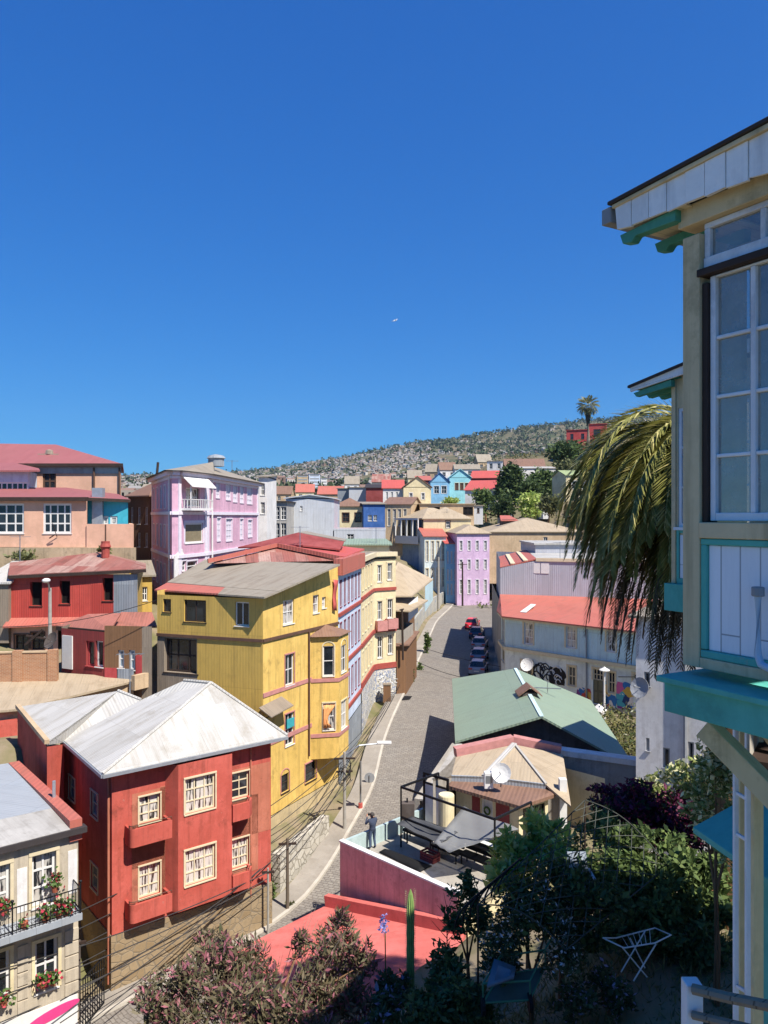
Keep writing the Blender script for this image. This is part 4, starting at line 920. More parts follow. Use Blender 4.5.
# ================================================================ red corrugated house, brick wall, shack
def left_mid():
    Y = 55.; z = lambda y, q=Y: H-(y-CY)/F*q
    th = thing('corrugated_house', 'red corrugated house with rusty roof, dark openings and peach ground floor', 'house', (-20, Y, 10))
    A, B = pY(9, 600, Y).xy, pY(137.5, 600, Y-.3).xy; f = Fac(A, B); zt, zm, zb = z(574), z(620), z(660)
    hs = [f.rect(30, 582, 42, 606), f.rect(59.5, 581, 70, 604), f.rect(102.5, 578, 113, 601)]
    us = f.px(113.5, 590)[0]
    m = MB(); wall_mesh(m, f, zm, zt, hs, 0, us, reveal=.4); m.build('upper_wall', M['red_sheet'], th)
    m = MB(); wall_mesh(m, f, zm, zt, [], us, f.L); m.build('grey_panel', M['grey_sheet'], th)
    m = MB(); k = B*(7/55)+Vector((.5, 0)); wall_mesh(m, Fac(B, B+k), zb, zt); wall_mesh(m, Fac(B+k, A+k), zb, zt); wall_mesh(m, Fac(A+k, A), zb, zt); m.build('side_wall', M['ochre'], th)
    for h in hs: window(th, f, h, M['dark_wood'], M['void'], 0, 0, .06, .38)
    fg = Fac(A+f.t*-3, B); hg = [fg.rect(-2, 636, 9.5, 651), fg.rect(15, 635, 28.5, 652), fg.rect(31.5, 633, 44, 650)]
    m = MB(); wall_mesh(m, Fac(A+f.t*-3, f.at(f.px(58, 640)[0], 0).xy), zb-1, zm-.15, hg); m.build('ground_floor_wall', M['peach'], th)
    for h in hg: window(th, fg, h, M['dark_wood'], M['dark_glass'], 1, 1, .1, .2, M['brown_paint'], .1)
    m = MB(); f.slab if 0 else None; a, b = f.at(0, zm+.1, .02), f.at(f.px(113, 600)[0], zm+.4, .02)
    m.slab([f.at(0, zm-.35, .9), f.at(f.L*.6, zm-.1, .9), f.at(f.L*.6, zm+.25, .02), f.at(0, zm+.15, .02)], .1); m.build('canopy', M['coral_roof'], th)
    m = MB(); e0, e1 = pY(8, 575, Y-.4), pY(146, 568.5, Y-.5); r0, r1 = pY(10, 562.5, Y+2.6), pY(100, 552, Y+3.4); b1 = V(e1.x*1.11, e1.y*1.11, e1.z)
    m.slab([e0, e1, r1, r0], .12); m.slab([e1, b1, r1], .12); m.slab([b1, V(e0.x, 62, e0.z), r0, r1], .12); m.build('roof', M['rust_roof'], th)
    m = MB(); m.bar(e0+V(0,-.02,-.16), e1+V(0,-.02,-.16), .12, .22); m.build('gutter', M['dark_wood'], th)
    ch = thing('chimney', 'small red chimney pot with thin pipe on the rusty roof ridge', 'chimney', r1); m = MB(); c = pY(105.5, 550, 57.2); m.lathe(c+V(0,0,-.6), [(.3,0),(.3,.7),(.42,.85),(.32,1.1),(.32,1.25)], 10); m.build('pot', M['red_trim'], ch)
    m = MB(); m.tube([c+V(0,0,.6), c+V(0,0,1.9)], .06, 6); m.build('pipe', M['brown_paint'], ch)
    # grey timber lean-to at far left
    town('timber_shed', 'grey timber shed with pale sheet roof at the left end of the red corrugated house', -20, 8.5, 582, 622, 54.6, M['wood_grey'], M['white_roof'], 'shed', 1.2, 0, 5, over=.2)
    # shack row
    Ys = 50.; z2 = lambda y, q=Ys: H-(y-CY)/F*q
    A, B = pY(61.5, 650, Ys).xy, pY(104.5, 650, Ys-1.8).xy; C2 = pY(152, 650, Ys-2.2).xy
    sk = thing('timber_shack', 'patched red and brown timber shack with coral sheet roof behind the white roofed house', 'shack', (A.x, A.y, 9))
    f1, f2 = Fac(A, B), Fac(B, C2); ha = [f1.rect(86, 640, 96, 667), f1.rect(98.5, 641, 109, 668)]; ha = [f1.rect(86, 641, 94, 666), f1.rect(95.5, 641, 103, 667)]
    hb = [f2.rect(118, 650, 124, 668), f2.rect(129, 650, 135, 670)]
    m = MB(); wall_mesh(m, f1, 8.5, z2(628), ha); m.build('red_wall', M['wood_red'], sk)
    m = MB(); us = f2.px(142, 660)[0]; wall_mesh(m, f2, 8.2, z2(626, 48), hb, 0, us); m.build('patched_wall', M['wood_brown'], sk)
    m = MB(); wall_mesh(m, f2, 8.2, z2(626, 48), [], us, f2.L); m.build('grey_wall', M['wood_grey'], sk); m = MB(); wall_mesh(m, Fac(A+Vector((0, 6)), A), 8.5, z2(627)); m.build('grey_wall', M['wood_grey'], sk)
    for i, h in enumerate(ha): window(sk, f1, h, M['white'] if i else M['red_paint'], M['dark_glass'], 0, 0, .1, .2)
    for h in hb: window(sk, f2, h, M['white'], M['pale_glass'], 0, 1, .1, .15)
    m = MB(); u0, z0_ = f1.px(63, 668); u1, z1_ = f1.px(73, 636); f1.box(m, u0, u1, z0_, z1_, .01, .08); m.build('door', M['white'], sk)
    m = MB(); u0, z0_ = f2.px(105, 683); u1, z1_ = f2.px(117, 668); f2.box(m, u0, u1, z0_, z1_, .01, .06); m.build('red_board', M['red_paint'], sk)
    m = MB(); u0, z0_ = f2.px(136, 680); u1, z1_ = f2.px(142, 655); f2.box(m, u0, u1, z0_, z1_, .01, .06); m.build('red_board', M['red_paint'], sk)
    m = MB(); u0, z0_ = f2.px(118, 690); u1, z1_ = f2.px(134, 669); f2.box(m, u0, u1, z0_, z1_, .01, .06); m.build('blue_board', M['grey_sheet'], sk)
    m = MB(); m.slab([pz(57, 626, 13.1), pz(110, 630.5, 13.1), pz(121, 613, 13.9), pz(88, 614, 13.9)], .12); m.slab([pz(110, 628, 13.0), pz(157, 626, 13.0), pz(152, 612, 13.7), pz(121, 612, 13.7)], .12); m.build('roof', M['shack_roof'], sk)
    m = MB(); m.bar(pz(57, 628, 13.0), pz(111, 633, 12.95), .2, .26); m.build('eave_board', M['dark_wood'], sk)
    # brick wall with piers
    bw = thing('brick_wall', 'low brick wall with pale mortar capping below the street lamp', 'wall', pY(20, 683, 46.5)); Yb = 46.5; fw = Fac(pY(-30, 660, Yb).xy, pY(54, 660, Yb+.6).xy); zt = H-(654-CY)/F*Yb; zb = 8.5
    m = MB(); fw.box(m, 0, fw.L, zb, zt, -.2, 0); m.build('panel', M['brick'], bw)
    for x in (17.5, 52.5): m = MB(); u = fw.px(x, 660)[0]; fw.box(m, u-.28, u+.28, zb, zt+.14, -.3, .09); m.build('pier', M['brick'], bw)
    m = MB(); fw.box(m, 0, fw.L, zt, zt+.09, -.26, .05); m.build('coping', M['tan'], bw)
    dm = thing('satellite_dish', 'dark satellite dish behind the brick wall beside the lamp post', 'satellite dish', pY(53, 648, 48)); m = MB(); dish(m, pY(52, 641, 48), .55, V(-.5,-.7,.5)); m.build('dish', M['shed_dark'], dm); m = MB(); m.tube([pY(52, 641, 48), pY(53, 655, 48)], .04, 6); m.build('mast', M['steel'], dm)
    # tan sheet roof low building between
    tr_ = thing('tan_roof_house', 'low building under a pale tan sheet roof behind the white roofed house', 'house', pz(60, 700, 5)); 
    m = MB(); p = [pz(-40, 714, 9.9), pz(30, 700, 9.9), pz(133, 681, 10.3), pz(48, 672, 10.6), pz(-40, 690, 10.3)]
    m.slab([p[0], pz(17, 709, 9.9), pz(100, 689, 10.2), p[2], pz(131, 677, 10.35), p[3], p[4]], .12); m.build('roof', M['tan_roof'], tr_)
    m = MB(); m.slab([p[0]+V(0,0,-.14), pz(17, 709, 9.76), pz(100, 689, 10.06), p[2]+V(0,.1,-.15), pz(48, 674, 10.3), p[4]+V(0,0,-.15)], 4); m.build('wall', M['tan'], tr_)
    m = MB(); q = pz(-40, 716, 9.8); f7 = Fac(pz(-30, 722, 9.5).xy, pz(17.5, 716, 9.5).xy); f7.box(m, 0, f7.L, 2, 9.3, -.3, 0); o = m.build('red_side_wall', M['red_stucco'], tr_)
    m = MB(); m.bar(pz(133, 683, 10.3), pz(150, 679, 10.3), .3, .9); o = m.build('parapet_stub', M['tan'], tr_)
    gr = MB(); gr.slab([pz(-40, 700, 9.98), pz(-10, 697, 10.02), pz(46, 676, 10.75), pz(36, 676, 10.7), pz(-40, 688, 10.5)], .05)
    # alley houses between peach and purple
    town('brown_house', 'brown timber house in the narrow alley beside the purple building', 128, 150, 496, 552, 86, M['wood_brown'], M['brown_roof'], 'hip', 1.6, R(-38), 9, nx=3, rows=((.5,.3),(.1,.25)), wsz=.4)
    town('ochre_alley_house', 'small ochre house at the foot of the dark alley', 137, 152, 575, 615, 60, M['ochre'], M['grey_roof'], 'shed', .8, R(20), 6, nx=1, rows=((.35,.35),), wsz=.4)
def dish(m, c, r, d, n=14):
    d = Vector(d).normalized(); a = d.cross(V(0,0,1)).normalized(); b = d.cross(a); c = Vector(c); vs = []; fs = []
    rings = [(0,0),(.35,.03),(.7,.11),(1,.24)]
    for back in (0, .05):
        for rr, h in rings:
            for k in range(n): an = 2*math.pi*k/n; vs.append(c+(a*math.cos(an)+b*math.sin(an))*rr*r+d*(h*r-back*r))
    R_ = len(rings)
    for q in range(2):
        for i in range(R_-1):
            for k in range(n): fs.append(tuple(q*R_*n+j for j in (i*n+k, i*n+(k+1)%n, (i+1)*n+(k+1)%n, (i+1)*n+k)))
    for k in range(n): i = (R_-1)*n; fs.append((i+k, i+(k+1)%n, R_*n+i+(k+1)%n, R_*n+i+k))
    m.mesh(vs, fs); m.tube([c+d*.1*r, c+d*1.05*r], .03*max(.6, r), 5); m.ball(c+d*1.05*r, .09*r+.02, 6, 4)
left_mid()

# ================================================================ middle distance, left of the street
T = town
T('white_wing', 'narrow white house squeezed against the right end of the purple building', 258.5, 267, 476, 545, 91, M['white_wall'], M['grey_roof'], 'shed', .6, 0, 8, nx=1, rows=((.72,.17),(.45,.17)), wsz=.5)
T('glazed_house', 'dark glazed grey house with two rows of wide windows behind the purple building', 267, 287, 501, 548, 104, M['grey_wall'], M['dark_roof'], 'flat', 0, 0, 8, nx=3, rows=((.6,.28),(.15,.38)), wsz=.8, nv=1, nh=2)
T('metal_shed', 'big pale grey corrugated shed with one tiny dark opening', 286, 334, 498, 552, 112, M['white_sheet'], M['white_sheet'], 'gable_y', .55, 0, 14, [(300,506,302.5,511)])
T('yellow_cottage', 'small cream yellow house with brown roof and two windows beside the blue house', 334, 364.5, 506, 530, 142, M['cream'], M['brown_roof'], 'hip', 1.6, 0, 9, [(342.5,513,349,522),(355,513,361,522)], wfm='brown_paint', trim='brown_paint')
T('blue_house', 'deep blue house with small windows beside the little yellow house', 363.5, 385, 503.5, 532, 140, M['blue'], M['grey_roof'], 'shed', .5, R(8), 9, [(368,515,372,521),(373.5,515,377,521)])
T('low_metal_house', 'low pale blue metal house with red roof edge in front of the yellow cottage', 333, 385.5, 528.5, 548, 112, M['white_sheet'], M['bright_red'], 'parapet', 0, 0, 9, [(347,534,354,540)], parapet=.3)
T('metal_cube', 'bluish grey windowless metal cube house left of a paler twin', 337.5, 349, 488, 506, 190, M['grey_sheet'], M['grey_roof'], 'flat', 0, R(0), 10)
T('metal_cube', 'pale grey windowless cube house right of its bluish twin', 349, 366, 487, 504, 188, M['white_sheet'], M['grey_roof'], 'flat', 0, R(0), 10)
T('dark_roof_house', 'long low house with nearly black roof below the hillside towers', 366, 398, 487.5, 503, 178, M['maroon'], M['dark_roof'], 'shed', 1.2, 0, 9)
T('orange_roof_house', 'small house with bright orange tiled roof below the apartment towers', 318, 342, 494, 506, 215, M['tan'], M['coral_roof'], 'gable_x', 2.4, 0, 9)
T('ochre_house', 'long ochre building with arched openings and brown roof above the street', 384.5, 411, 504, 548, 150, M['tan'], M['brown_roof'], 'gable_x', 1.5, R(-12), 12, [(387.5,509,390.5,526),(393,509,396,526),(398,509,401,526),(403.5,509,406.5,526)], trim='cream_paint')
T('red_gable_house', 'cream house with bright red roof and white pediment above the ochre building', 383, 403.5, 488, 506, 165, M['white_wall'], M['bright_red'], 'gable_x', 2.0, R(0), 10, [(386,492,388,500),(391,492,393,500),(396,492,398,500)])
T('pediment_house', 'cream pedimented house with two windows and grey gable left of the sky blue house', 403.5, 431, 487, 503, 160, M['cream'], M['brown_roof'], 'gable_y', 2.3, R(0), 10, [(409.5,493,412.5,499.5),(421.5,493,424.5,499.5)], trim='white')
# balcony house at the bend of the street
def balcony_house():
    th, f, cor, zb, z1 = T('gallery_house', 'house with arched white wooden gallery and tan hipped roof at the street bend', 400.5, 423.5, 518, 578, 150, M['tan'], None, None, 0, R(-57), 9)
    roof(th, cor, z1, z1+2.0, M['tan_roof'], 'hip', .6, .15)
    za, zc = f.px(412, 534, 1.2)[1], f.px(412, 544, 1.2)[1]; m = MB(); f.box(m, 0, f.L, zc, zc+.2, 0, 1.3); f.box(m, 0, f.L, zc+.2, za-.4, 1.2, 1.3); b = m.build('gallery', M['white'], th)
    m = MB()
    for i in range(5): u = f.L*i/4; f.box(m, max(0, u-.12), min(f.L, u+.12), za-.4, z1-.1, 1.1, 1.3)
    f.box(m, 0, f.L, z1-.35, z1-.05, 1.1, 1.32); m.build('posts', M['white'], b)
    m = MB(); f.box(m, .1, f.L-.1, za-.4, z1-.35, .02, .05); m.build('dark_glazing', M['dark_glass'], b)
    m = MB(); f.box(m, 0, f.L, zb-1, zc-.2, .03, .08); m.build('blue_mural_wall', plaster('mural_blue', '#8fa2b8', '#4f6f94', .6, .6), th)
    fs = Fac(cor[1], cor[2]); 
    pass
balcony_house()
T('cream_gallery_side', 'cream house with tan hipped roof behind the narrow grey facade', 423.5, 471, 518.5, 560, 143, M['cream'], M['tan_roof'], 'hip', 2.2, R(0), 12, [(446,521,450,528)], trim='brown_paint')
T('grey_facade_house', 'narrow grey green town house with tall windows left of the sky blue one', 424.5, 446, 536, 593, 136, M['pale_stucco'], M['coral_roof'], 'shed', 2.0, R(4), 11, nx=4, rows=((.55,.36),(.1,.33)), wsz=.42, nh=2, trim='cream_paint')
T('blue_town_house', 'narrow sky blue town house wedged between grey and lilac facades', 446, 457, 543, 596, 134, M['sky_blue'], M['bright_red'], 'shed', 1.8, R(4), 11, nx=3, rows=((.62,.22),(.3,.2),(.03,.2)), wsz=.45)
T('lilac_town_house', 'lilac pink town house with four columns of windows beside the curving street', 457, 489.5, 533, 598, 132, M['lilac_pink'], M['tan_roof'], 'hip', 1.4, R(4), 12, nx=4, rows=((.73,.15),(.44,.15),(.06,.22)), wsz=.32, trim='trim_white', nh=2)
T('tan_warehouse', 'wide tan plastered warehouse with three small dark windows and pale roof', 489.5, 582, 531.5, 575, 135, M['tan'], M['tan_roof'], 'hip', 2.4, R(0), 20, [(528.5,541,536,549),(543.5,537,547.5,545)])
def roof_cabin():
    t = thing('roof_cabin', 'little cabin with coral lean-to roof on the pale warehouse roof', 'cabin', pY(510, 522, 143)); a = pY(502, 517, 143); b = pY(516, 522, 143)
    m = MB(); m.box((a.x, 143, a.z-2.2), (b.x, 146, a.z-.4)); m.build('wall', M['shed_dark'], t)
    m = MB(); m.slab([V(a.x-.3, 142.5, a.z-.6), V(b.x+.4, 142.5, a.z-.6), V(b.x-.6, 146.5, a.z+.3), V(a.x+.1, 146.5, a.z+.3)], .15); m.build('roof', M['coral_roof'], t)
roof_cabin()
# houses on the slope to the right
T('sky_house', 'pale blue gabled house with two dark windows beside the turquoise house', 430.5, 449.5, 482, 503, 205, M['sky_blue'], M['blue'], 'gable_y', 2.6, R(0), 10, [(434,486,439,493.5),(441.5,486,446.5,493.5)], trim='white')
T('turquoise_house', 'aqua gabled house with three brown shuttered windows', 449.5, 471, 477.5, 500, 208, M['aqua'], M['aqua'], 'gable_y', 2.4, R(0), 10, [(455,483,458.5,490),(460,483,463.5,490),(465,483,468.5,490)], wfm='brown_paint', wpm='brown_paint', trim='cream_paint')
T('maroon_house', 'dark red house with bright red roof behind the turquoise house', 471, 497, 478, 494, 228, M['maroon'], M['bright_red'], 'gable_x', 2.4, R(-14), 10, [(481,481,484,486)])
T('white_corner_house', 'small white house with red roof in front of the maroon house', 465, 497, 490, 504, 196, M['white_wall'], M['bright_red'], 'shed', 2.8, R(-18), 8, [(486,491,489,497)])
T('maroon_house', 'dark red flat house peeking out between red gable and sky blue houses', 417, 431, 480, 492, 215, M['maroon'], M['coral_roof'], 'shed', 1.6, 0, 8)
T('grey_ridge_house', 'grey house with long grey gable above the turquoise house', 455, 480, 469, 479, 300, M['white_wall'], M['grey_roof'], 'gable_x', 2.2, 0, 10, [(460,471,464,476),(468,471,472,476)])
T('white_ridge_house', 'white box house on the ridge left of the brown roofed one', 487, 503, 461, 474, 310, M['white_wall'], M['grey_roof'], 'flat', 0, R(-20), 9, nx=2, rows=((.4,.4),), wsz=.4)
T('brown_ridge_house', 'house with broad brown roof on the ridge between the two big trees', 505, 545, 467, 476, 280, M['shed_dark'], M['brown_roof'], 'gable_x', 3.4, R(-6), 12)
T('pale_roof_house', 'long white house with pale flat roof in front of the brown ridge house', 522, 556, 468, 477, 240, M['white_wall'], M['white_roof'], 'shed', 1.0, 0, 8)
T('red_hill_house', 'bright red block house high on the slope left of the tall palm', 566.5, 588, 430, 446, 300, plaster('vivid_red', '#b8403c', '#7d2c2a', .15, .2), M['bright_red'], 'flat', 0, R(-18), 10, nx=2, rows=((.4,.35),), wsz=.3, wfm='brown_paint')
T('red_hill_house', 'red block house with stepped roof right of the tall palm trunk', 588, 606, 424, 446, 306, plaster('vivid_red_b', '#b04340', '#7d2c2a', .15, .2), M['bright_red'], 'shed', .8, R(-18), 10, nx=1, rows=((.4,.35),), wsz=.4, wfm='brown_paint')
T('olive_roof_house', 'white two-storey house with olive green roof below the palm on the slope', 566, 592, 475, 505, 172, M['cream'], M['olive_roof'], 'gable_x', 1.3, R(10), 8, [(572,481,580,489),(582,481,588,489),(572,494,578,503)], wpm='dark_glass', trim='white')
T('terrace_hut', 'small grey hut under the big tree above the warehouse', 500, 512, 503, 517, 168, M['grey_sheet'], M['grey_roof'], 'shed', .6, 0, 4)
T('white_hut', 'white flat hut on the terrace above the gallery house', 473, 483, 505, 517, 155, M['white_sheet'], M['grey_roof'], 'flat', 0, 0, 4, [(477,508,479.5,513)], wfm='brown_paint')
T('grey_terrace_house', 'low beige house with dark carport above the gallery house roof', 420, 474, 503.5, 518, 152, M['tan'], M['tan_roof'], 'flat', 0, 0, 8, [(428,507,440,514),(463,507,473,515)], wfm='dark_wood', wpm='void')
T('white_gate_house', 'narrow white hut on the slope beside the olive roofed house', 543, 550, 501, 512, 166, M['white_wall'], M['white_roof'], 'shed', .5, 0, 4)
# apartment towers on the far slope
for (x0, x1, yt, yb, Y, c, lab) in ((297,308,475,500,600,M['tan'],'brown apartment tower on the hillside, leftmost of three'),(309,320,474,500,606,M['lilac'],'blue grey apartment tower between the brown and the white one'),(321,327,478,500,612,M['white_wall'],'narrow white apartment tower, rightmost of three')):
    th, f, cor, zb, z1 = T('apartment_tower', lab, x0, x1, yt, yb, Y, c, M['grey_roof'], 'flat', 0, R(8), 12, cat='tower', group='apartment towers on the hillside')
    m = MB()
    for i in range(8):
        zz = zb+(z1-zb)*(i+.35)/8; f.box(m, f.L*.08, f.L*.92, zz, zz+(z1-zb)*.05, -.05, .06)
    m.build('window_bands', M['grey_paint'], th)
# ================================================================ low houses on the left of the upper street
def low_left():
    def lowhouse(name, label, xy, zt, mat, rpts, rmat, extra=None):
        th = thing(name, label, 'house', (xy[0][0], xy[0][1], 3)); m = MB(); n = len(xy)
        for i in range(n): wall_mesh(m, Fac(xy[i], xy[(i+1) % n]), 2.5, zt)
        m.build('wall', mat, th)
        for p in rpts: m = MB(); m.slab(p, .12); m.build('roof', rmat, th)
        return th
    # just past the cream house: tan hipped roof, then two sheds stepping away
    a = lowhouse('tan_roof_shed', 'low brown house with pale tan hipped roof just beyond the cream corner house', [(-3, 76), (1.6, 76), (3.3, 83), (-3, 83)], 11.6, M['wood_brown'],
        [[pY(380, 596, 76.), pY(412, 596, 76), pY(433, 579, 84), pY(398, 562, 83)], [pY(380, 596, 76), pY(398, 562, 83), pY(378, 580, 86)]], M['tan_roof'])
    b = lowhouse('rusty_shed', 'low rubble walled shed with flat tan roof and a white sheet tied to its side', [(-1, 73.6), (1.9, 73.6), (3.0, 78.5), (-1, 78.5)], 9.6, M['concrete'],
        [[pY(376, 609, 73.4), pY(410, 611, 73.4), pY(428, 600, 79), pY(396, 593, 79.5)]], M['tan_roof'])
    m = MB(); m.slab([pY(408.5, 604, 76), pY(418, 596, 78), pY(418, 612, 78), pY(408.5, 622, 76)], .06, 0, (0, 1, 0)); m.build('white_sheet', M['white'], b)
    m = MB(); m.slab([pY(425, 585, 86), pY(433, 577, 92), pY(433, 600, 92), pY(425, 612, 86)], .08, 0, (0, 1, 0)); m.build('blue_sheet', M['pale_blue'], a)
    c = lowhouse('brown_wall_shed', 'dusty brown walled yard hut with dark pole beside the graffiti wall', [(1.2, 72.9), (2.1, 73.2), (3.4, 80), (1, 80)], 8.2, M['wood_brown'], [[V(1.0, 72.6, 8.3), V(2.4, 72.9, 8.3), V(3.7, 80.2, 8.5), V(.8, 80.2, 8.7)]], M['brown_roof'])
    th = thing('garden_wall', 'long plastered wall with faded murals along the left pavement of the street', 'wall', (2.5, 78, 3.5)); m = MB(); P = [Vector(p) for p in LEFT if 60 < p[1] < 145]
    pts = [p+Vector((-1.95, .3)) for p in P if p.y > 70]
    for i in range(len(pts)-1):
        f = Fac(pts[i], pts[i+1]); f.box(m, 0, f.L, zs(pts[i].y)-1, zs(pts[i].y)+2.6, -.25, 0)
    m.build('wall', plaster('mural_wall', '#b0aa98', '#3f6a94', .75, .8), th)
    t = thing('drain_pole', 'rusty dark pole in front of the brown hut by the graffiti wall', 'pole', pY(403, 655, 73)); m = MB(); m.tube([pY(403, 660, 72.6), pY(402, 610, 72.6)], .12, 6); m.build('pole', M['dark_wood'], t); m = MB(); m.bar(pY(399.5, 610, 72.6), pY(404, 609, 72.6), .12); m.build('crossbar', M['dark_wood'], t)
low_left()

# ================================================================ pale blue house with the big metal upper storey
BA, BB = Vector((11.75, 74.4)), Vector((24.2, 61.8))
def blue_house():
    f = Fac(BA, BB); z0, zm, zt = 3.0, 7.75, 10.75
    A0 = Vector((11.9, 78.2))
    up = [f.rect(524,622.5,533,644.5), f.rect(566,625,575.6,648), f.rect(606.6,629,615.5,652)]
    lo = [f.rect(521.5,661,532,678), f.rect(568,666.5,575.6,686), f.rect(593,669,603,704), f.rect(608,672,615,693), f.rect(633,674,640,696)]
    th = thing('pale_blue_house', 'long pale blue two-storey house with coral roof, white windows and a graffiti covered ground floor', 'house', (BA.x, BA.y, z0))
    m = MB(); wall_mesh(m, f, zm, zt, up); ch = Fac(A0, BA); hc = (ch.L*.3, ch.L*.75, zm+.1, zt-.45); wall_mesh(m, ch, zm, zt, [hc]); m.build('upper_wall', M['pale_blue'], th)
    m = MB(); wall_mesh(m, f, z0-1, zm, lo); hl = (ch.L*.2, ch.L*.8, zm-1.7, zm-.5); wall_mesh(m, ch, z0-1, zm, [hl]); m.build('lower_wall', M['pale_stucco'], th)
    m = MB(); wall_mesh(m, Fac(Vector((14.6, 104)), A0), z0, 11.5); m.build('street_side_wall', M['concrete'], th)
    for h in up: window(th, f, h, M['white'], M['curtain'], 1, 2, .1, .12, M['cream_paint'], .16)
    window(th, ch, hc, M['white'], M['dark_glass'], 0, 1, .12, .12, M['cream_paint'], .12); window(th, ch, hl, M['cream_paint'], M['dark_glass'], 1, 0, .1, .12)
    for i, h in enumerate(lo):
        if i == 2:
            o = window(th, f, (h[0], h[1], h[3]-1.0, h[3]), M['cream_paint'], M['dark_glass'], 2, 1, .09, .12, M['cream_paint'], .14, sill=False, name='transom')
            d = MB(); f.box(d, h[0], h[1], h[2]-.4, h[3]-1.0, -.16, -.08); e = (h[0]+h[1])/2; dd = d.build('door', plain('door_olive', '#5b5844', .6), th); d = MB()
            for a, b in ((h[0]+.1, e-.08), (e+.08, h[1]-.1)):
                for q in (.1, 1.2): f.box(d, a, b, h[2]+q, h[2]+q+.9, -.09, -.055)
            d.build('door_panel', plain('door_olive_b', '#6c6850', .6), dd)
        else: window(th, f, h, M['cream_paint'], M['dark_glass'], 1, 1, .1, .12, M['cream_paint'], .14)
    for z, hh, dd, mt in ((zm, .16, .3, 'cream_paint'), (zt-.05, .15, .35, 'cream_paint'), (z0+.5, .5, .06, 'grey_wall')):
        m = MB(); f.box(m, -.02, f.L, z-hh, z+hh, -.02, dd); ch.box(m, 0, ch.L+.02, z-hh, z+hh, -.02, dd); m.build('cornice' if z > 5 else 'plinth', M[mt], th)
    for x in (587,): m = MB(); u = f.px(x, 660)[0]; m.tube([f.at(u, zt-.1, .1), f.at(u, z0, .1)], .07, 6); m.build('downpipe', M['grey_paint'], th)
    dm = thing('satellite_dish', 'small white satellite dish on the pale blue facade above the shop graffiti', 'satellite dish', f.at(f.px(531, 664)[0], f.px(531, 664)[1], .5)); m = MB(); c = f.at(*f.px(531, 664), .6); dish(m, c, .62, V(-.5,-.8,.35)); m.build('dish', M['white'], dm); m = MB(); m.tube([c+V(.1, .1, 0), f.at(f.px(531, 668)[0], f.px(531, 670)[1], 0)], .04, 5); m.build('bracket', M['steel'], dm)
    # murals
    mu = NT('mural_paint', .8); vo = mu.n('TexVoronoi'); vo.inputs['Scale'].default_value = 1.6; ns = mu.n('TexNoise'); ns.inputs['Scale'].default_value = 1.5; mu.l(mu.uv, ns.inputs['Vector']); ad = mu.n('VectorMath', operation='ADD'); mu.l(mu.uv, ad.inputs[0]); mu.l(ns.outputs['Color'], ad.inputs[1]); mu.l(ad.outputs[0], vo.inputs['Vector'])
    rp = mu.n('ValToRGB'); rp.color_ramp.interpolation = 'CONSTANT'; cols = ['#2c6fae', '#c8a236', '#7a3f86', '#3fa0b0', '#b5443c', '#d8d4cc', '#243a6b', '#c8578e']
    for i, c in enumerate(cols):
        e = rp.color_ramp.elements[i] if i < 2 else rp.color_ramp.elements.new(i/8)
        e.position = i/8; e.color = lin(c)
    s_ = mu.n('SeparateColor'); mu.l(vo.outputs['Color'], s_.inputs[0]); mu.l(s_.outputs[0], rp.inputs[0]); mu.col(rp.outputs[0])
    def patch(name, x0, y0, x1, y1, mat, wob=.3):
        a, b, c, d = f.rect(x0, y0, x1, y1); pts = []; n = 22
        for k in range(n):
            an = 2*math.pi*k/n; cx, cz = math.cos(an), math.sin(an); q = 1/max(abs(cx), abs(cz))**.8; r = 1-wob*random.random()*.5
            pts.append(((a+b)/2+(b-a)/2*cx*q*r*.95, (c+d)/2+(d-c)/2*cz*q*r*.95))
        g = MB(); f.poly(g, pts, .002, .02); return g.build(name, mat, th)
    patch('mural', 576, 687, 592, 707, mu.m, .15); patch('mural', 603.5, 680, 608, 707, mu.m, .1); patch('mural', 615.5, 681, 634, 711, mu.m, .15); patch('mural', 603.5, 694, 617, 711, mu.m, .1); patch('mural', 640.5, 684, 655, 712, mu.m, .1)
    g = patch('graffiti', 548, 666, 567, 686, plain('graffiti_black', '#17171a', .7), .5)
    g = MB()
    for k in range(9):
        u, z = f.px(random.uniform(536, 550), random.uniform(668, 682)); r = random.uniform(.4, .8); g.tube([f.at(u+r*math.cos(t*.7)*.8, z+r*math.sin(t*.7), .03) for t in range(7)], .06, 4)
    g.build('graffiti', plain('graffiti_dark', '#2b2b31', .7), th)
    g = MB()
    for k in range(5):
        u, z = f.px(random.uniform(551, 564), random.uniform(671, 682)); r = random.uniform(.25, .5); g.tube([f.at(u+r*math.cos(t*.8), z+r*math.sin(t*.8)*.9, .05) for t in range(6)], .05, 4)
    g.build('graffiti', M['white'], th)
    # roof: coral lean-to up to the metal storey
    zw = 12.0; w0, w1, w2 = Vector((12.6, 83.5)), Vector((16.4, 82.5)), Vector((29, 78)); n = f.n
    e0 = f.at(-.1, zt+.1, .45); e1 = f.at(f.L, zt+.1, .45); em = V(11.5, 78.5, zt+.1)
    m = MB(); m.slab([em, e0, e1, V(w2.x, w2.y, zw), V(w1.x, w1.y, zw), V(w0.x, w0.y, zw)], .12); m.build('roof', M['coral_roof'], th)
    m = MB(); q = [pz(520, 613, 11.0), pz(526, 613.5, 11.0), pz(536, 605.5, 11.55), pz(531, 605, 11.55)]; m.slab([p+V(0,0,.12) for p in q], .04); m.build('skylight', M['white'], th)
    ms = thing('metal_storey', 'tall windowless volume of pale lilac corrugated sheets rising behind the coral roof', 'building', (w0.x, w0.y, zw)); zt2 = 15.7
    m = MB(); seq = [w0, w1, w2, w2+Vector((4, 14)), Vector((15.2, 104))]
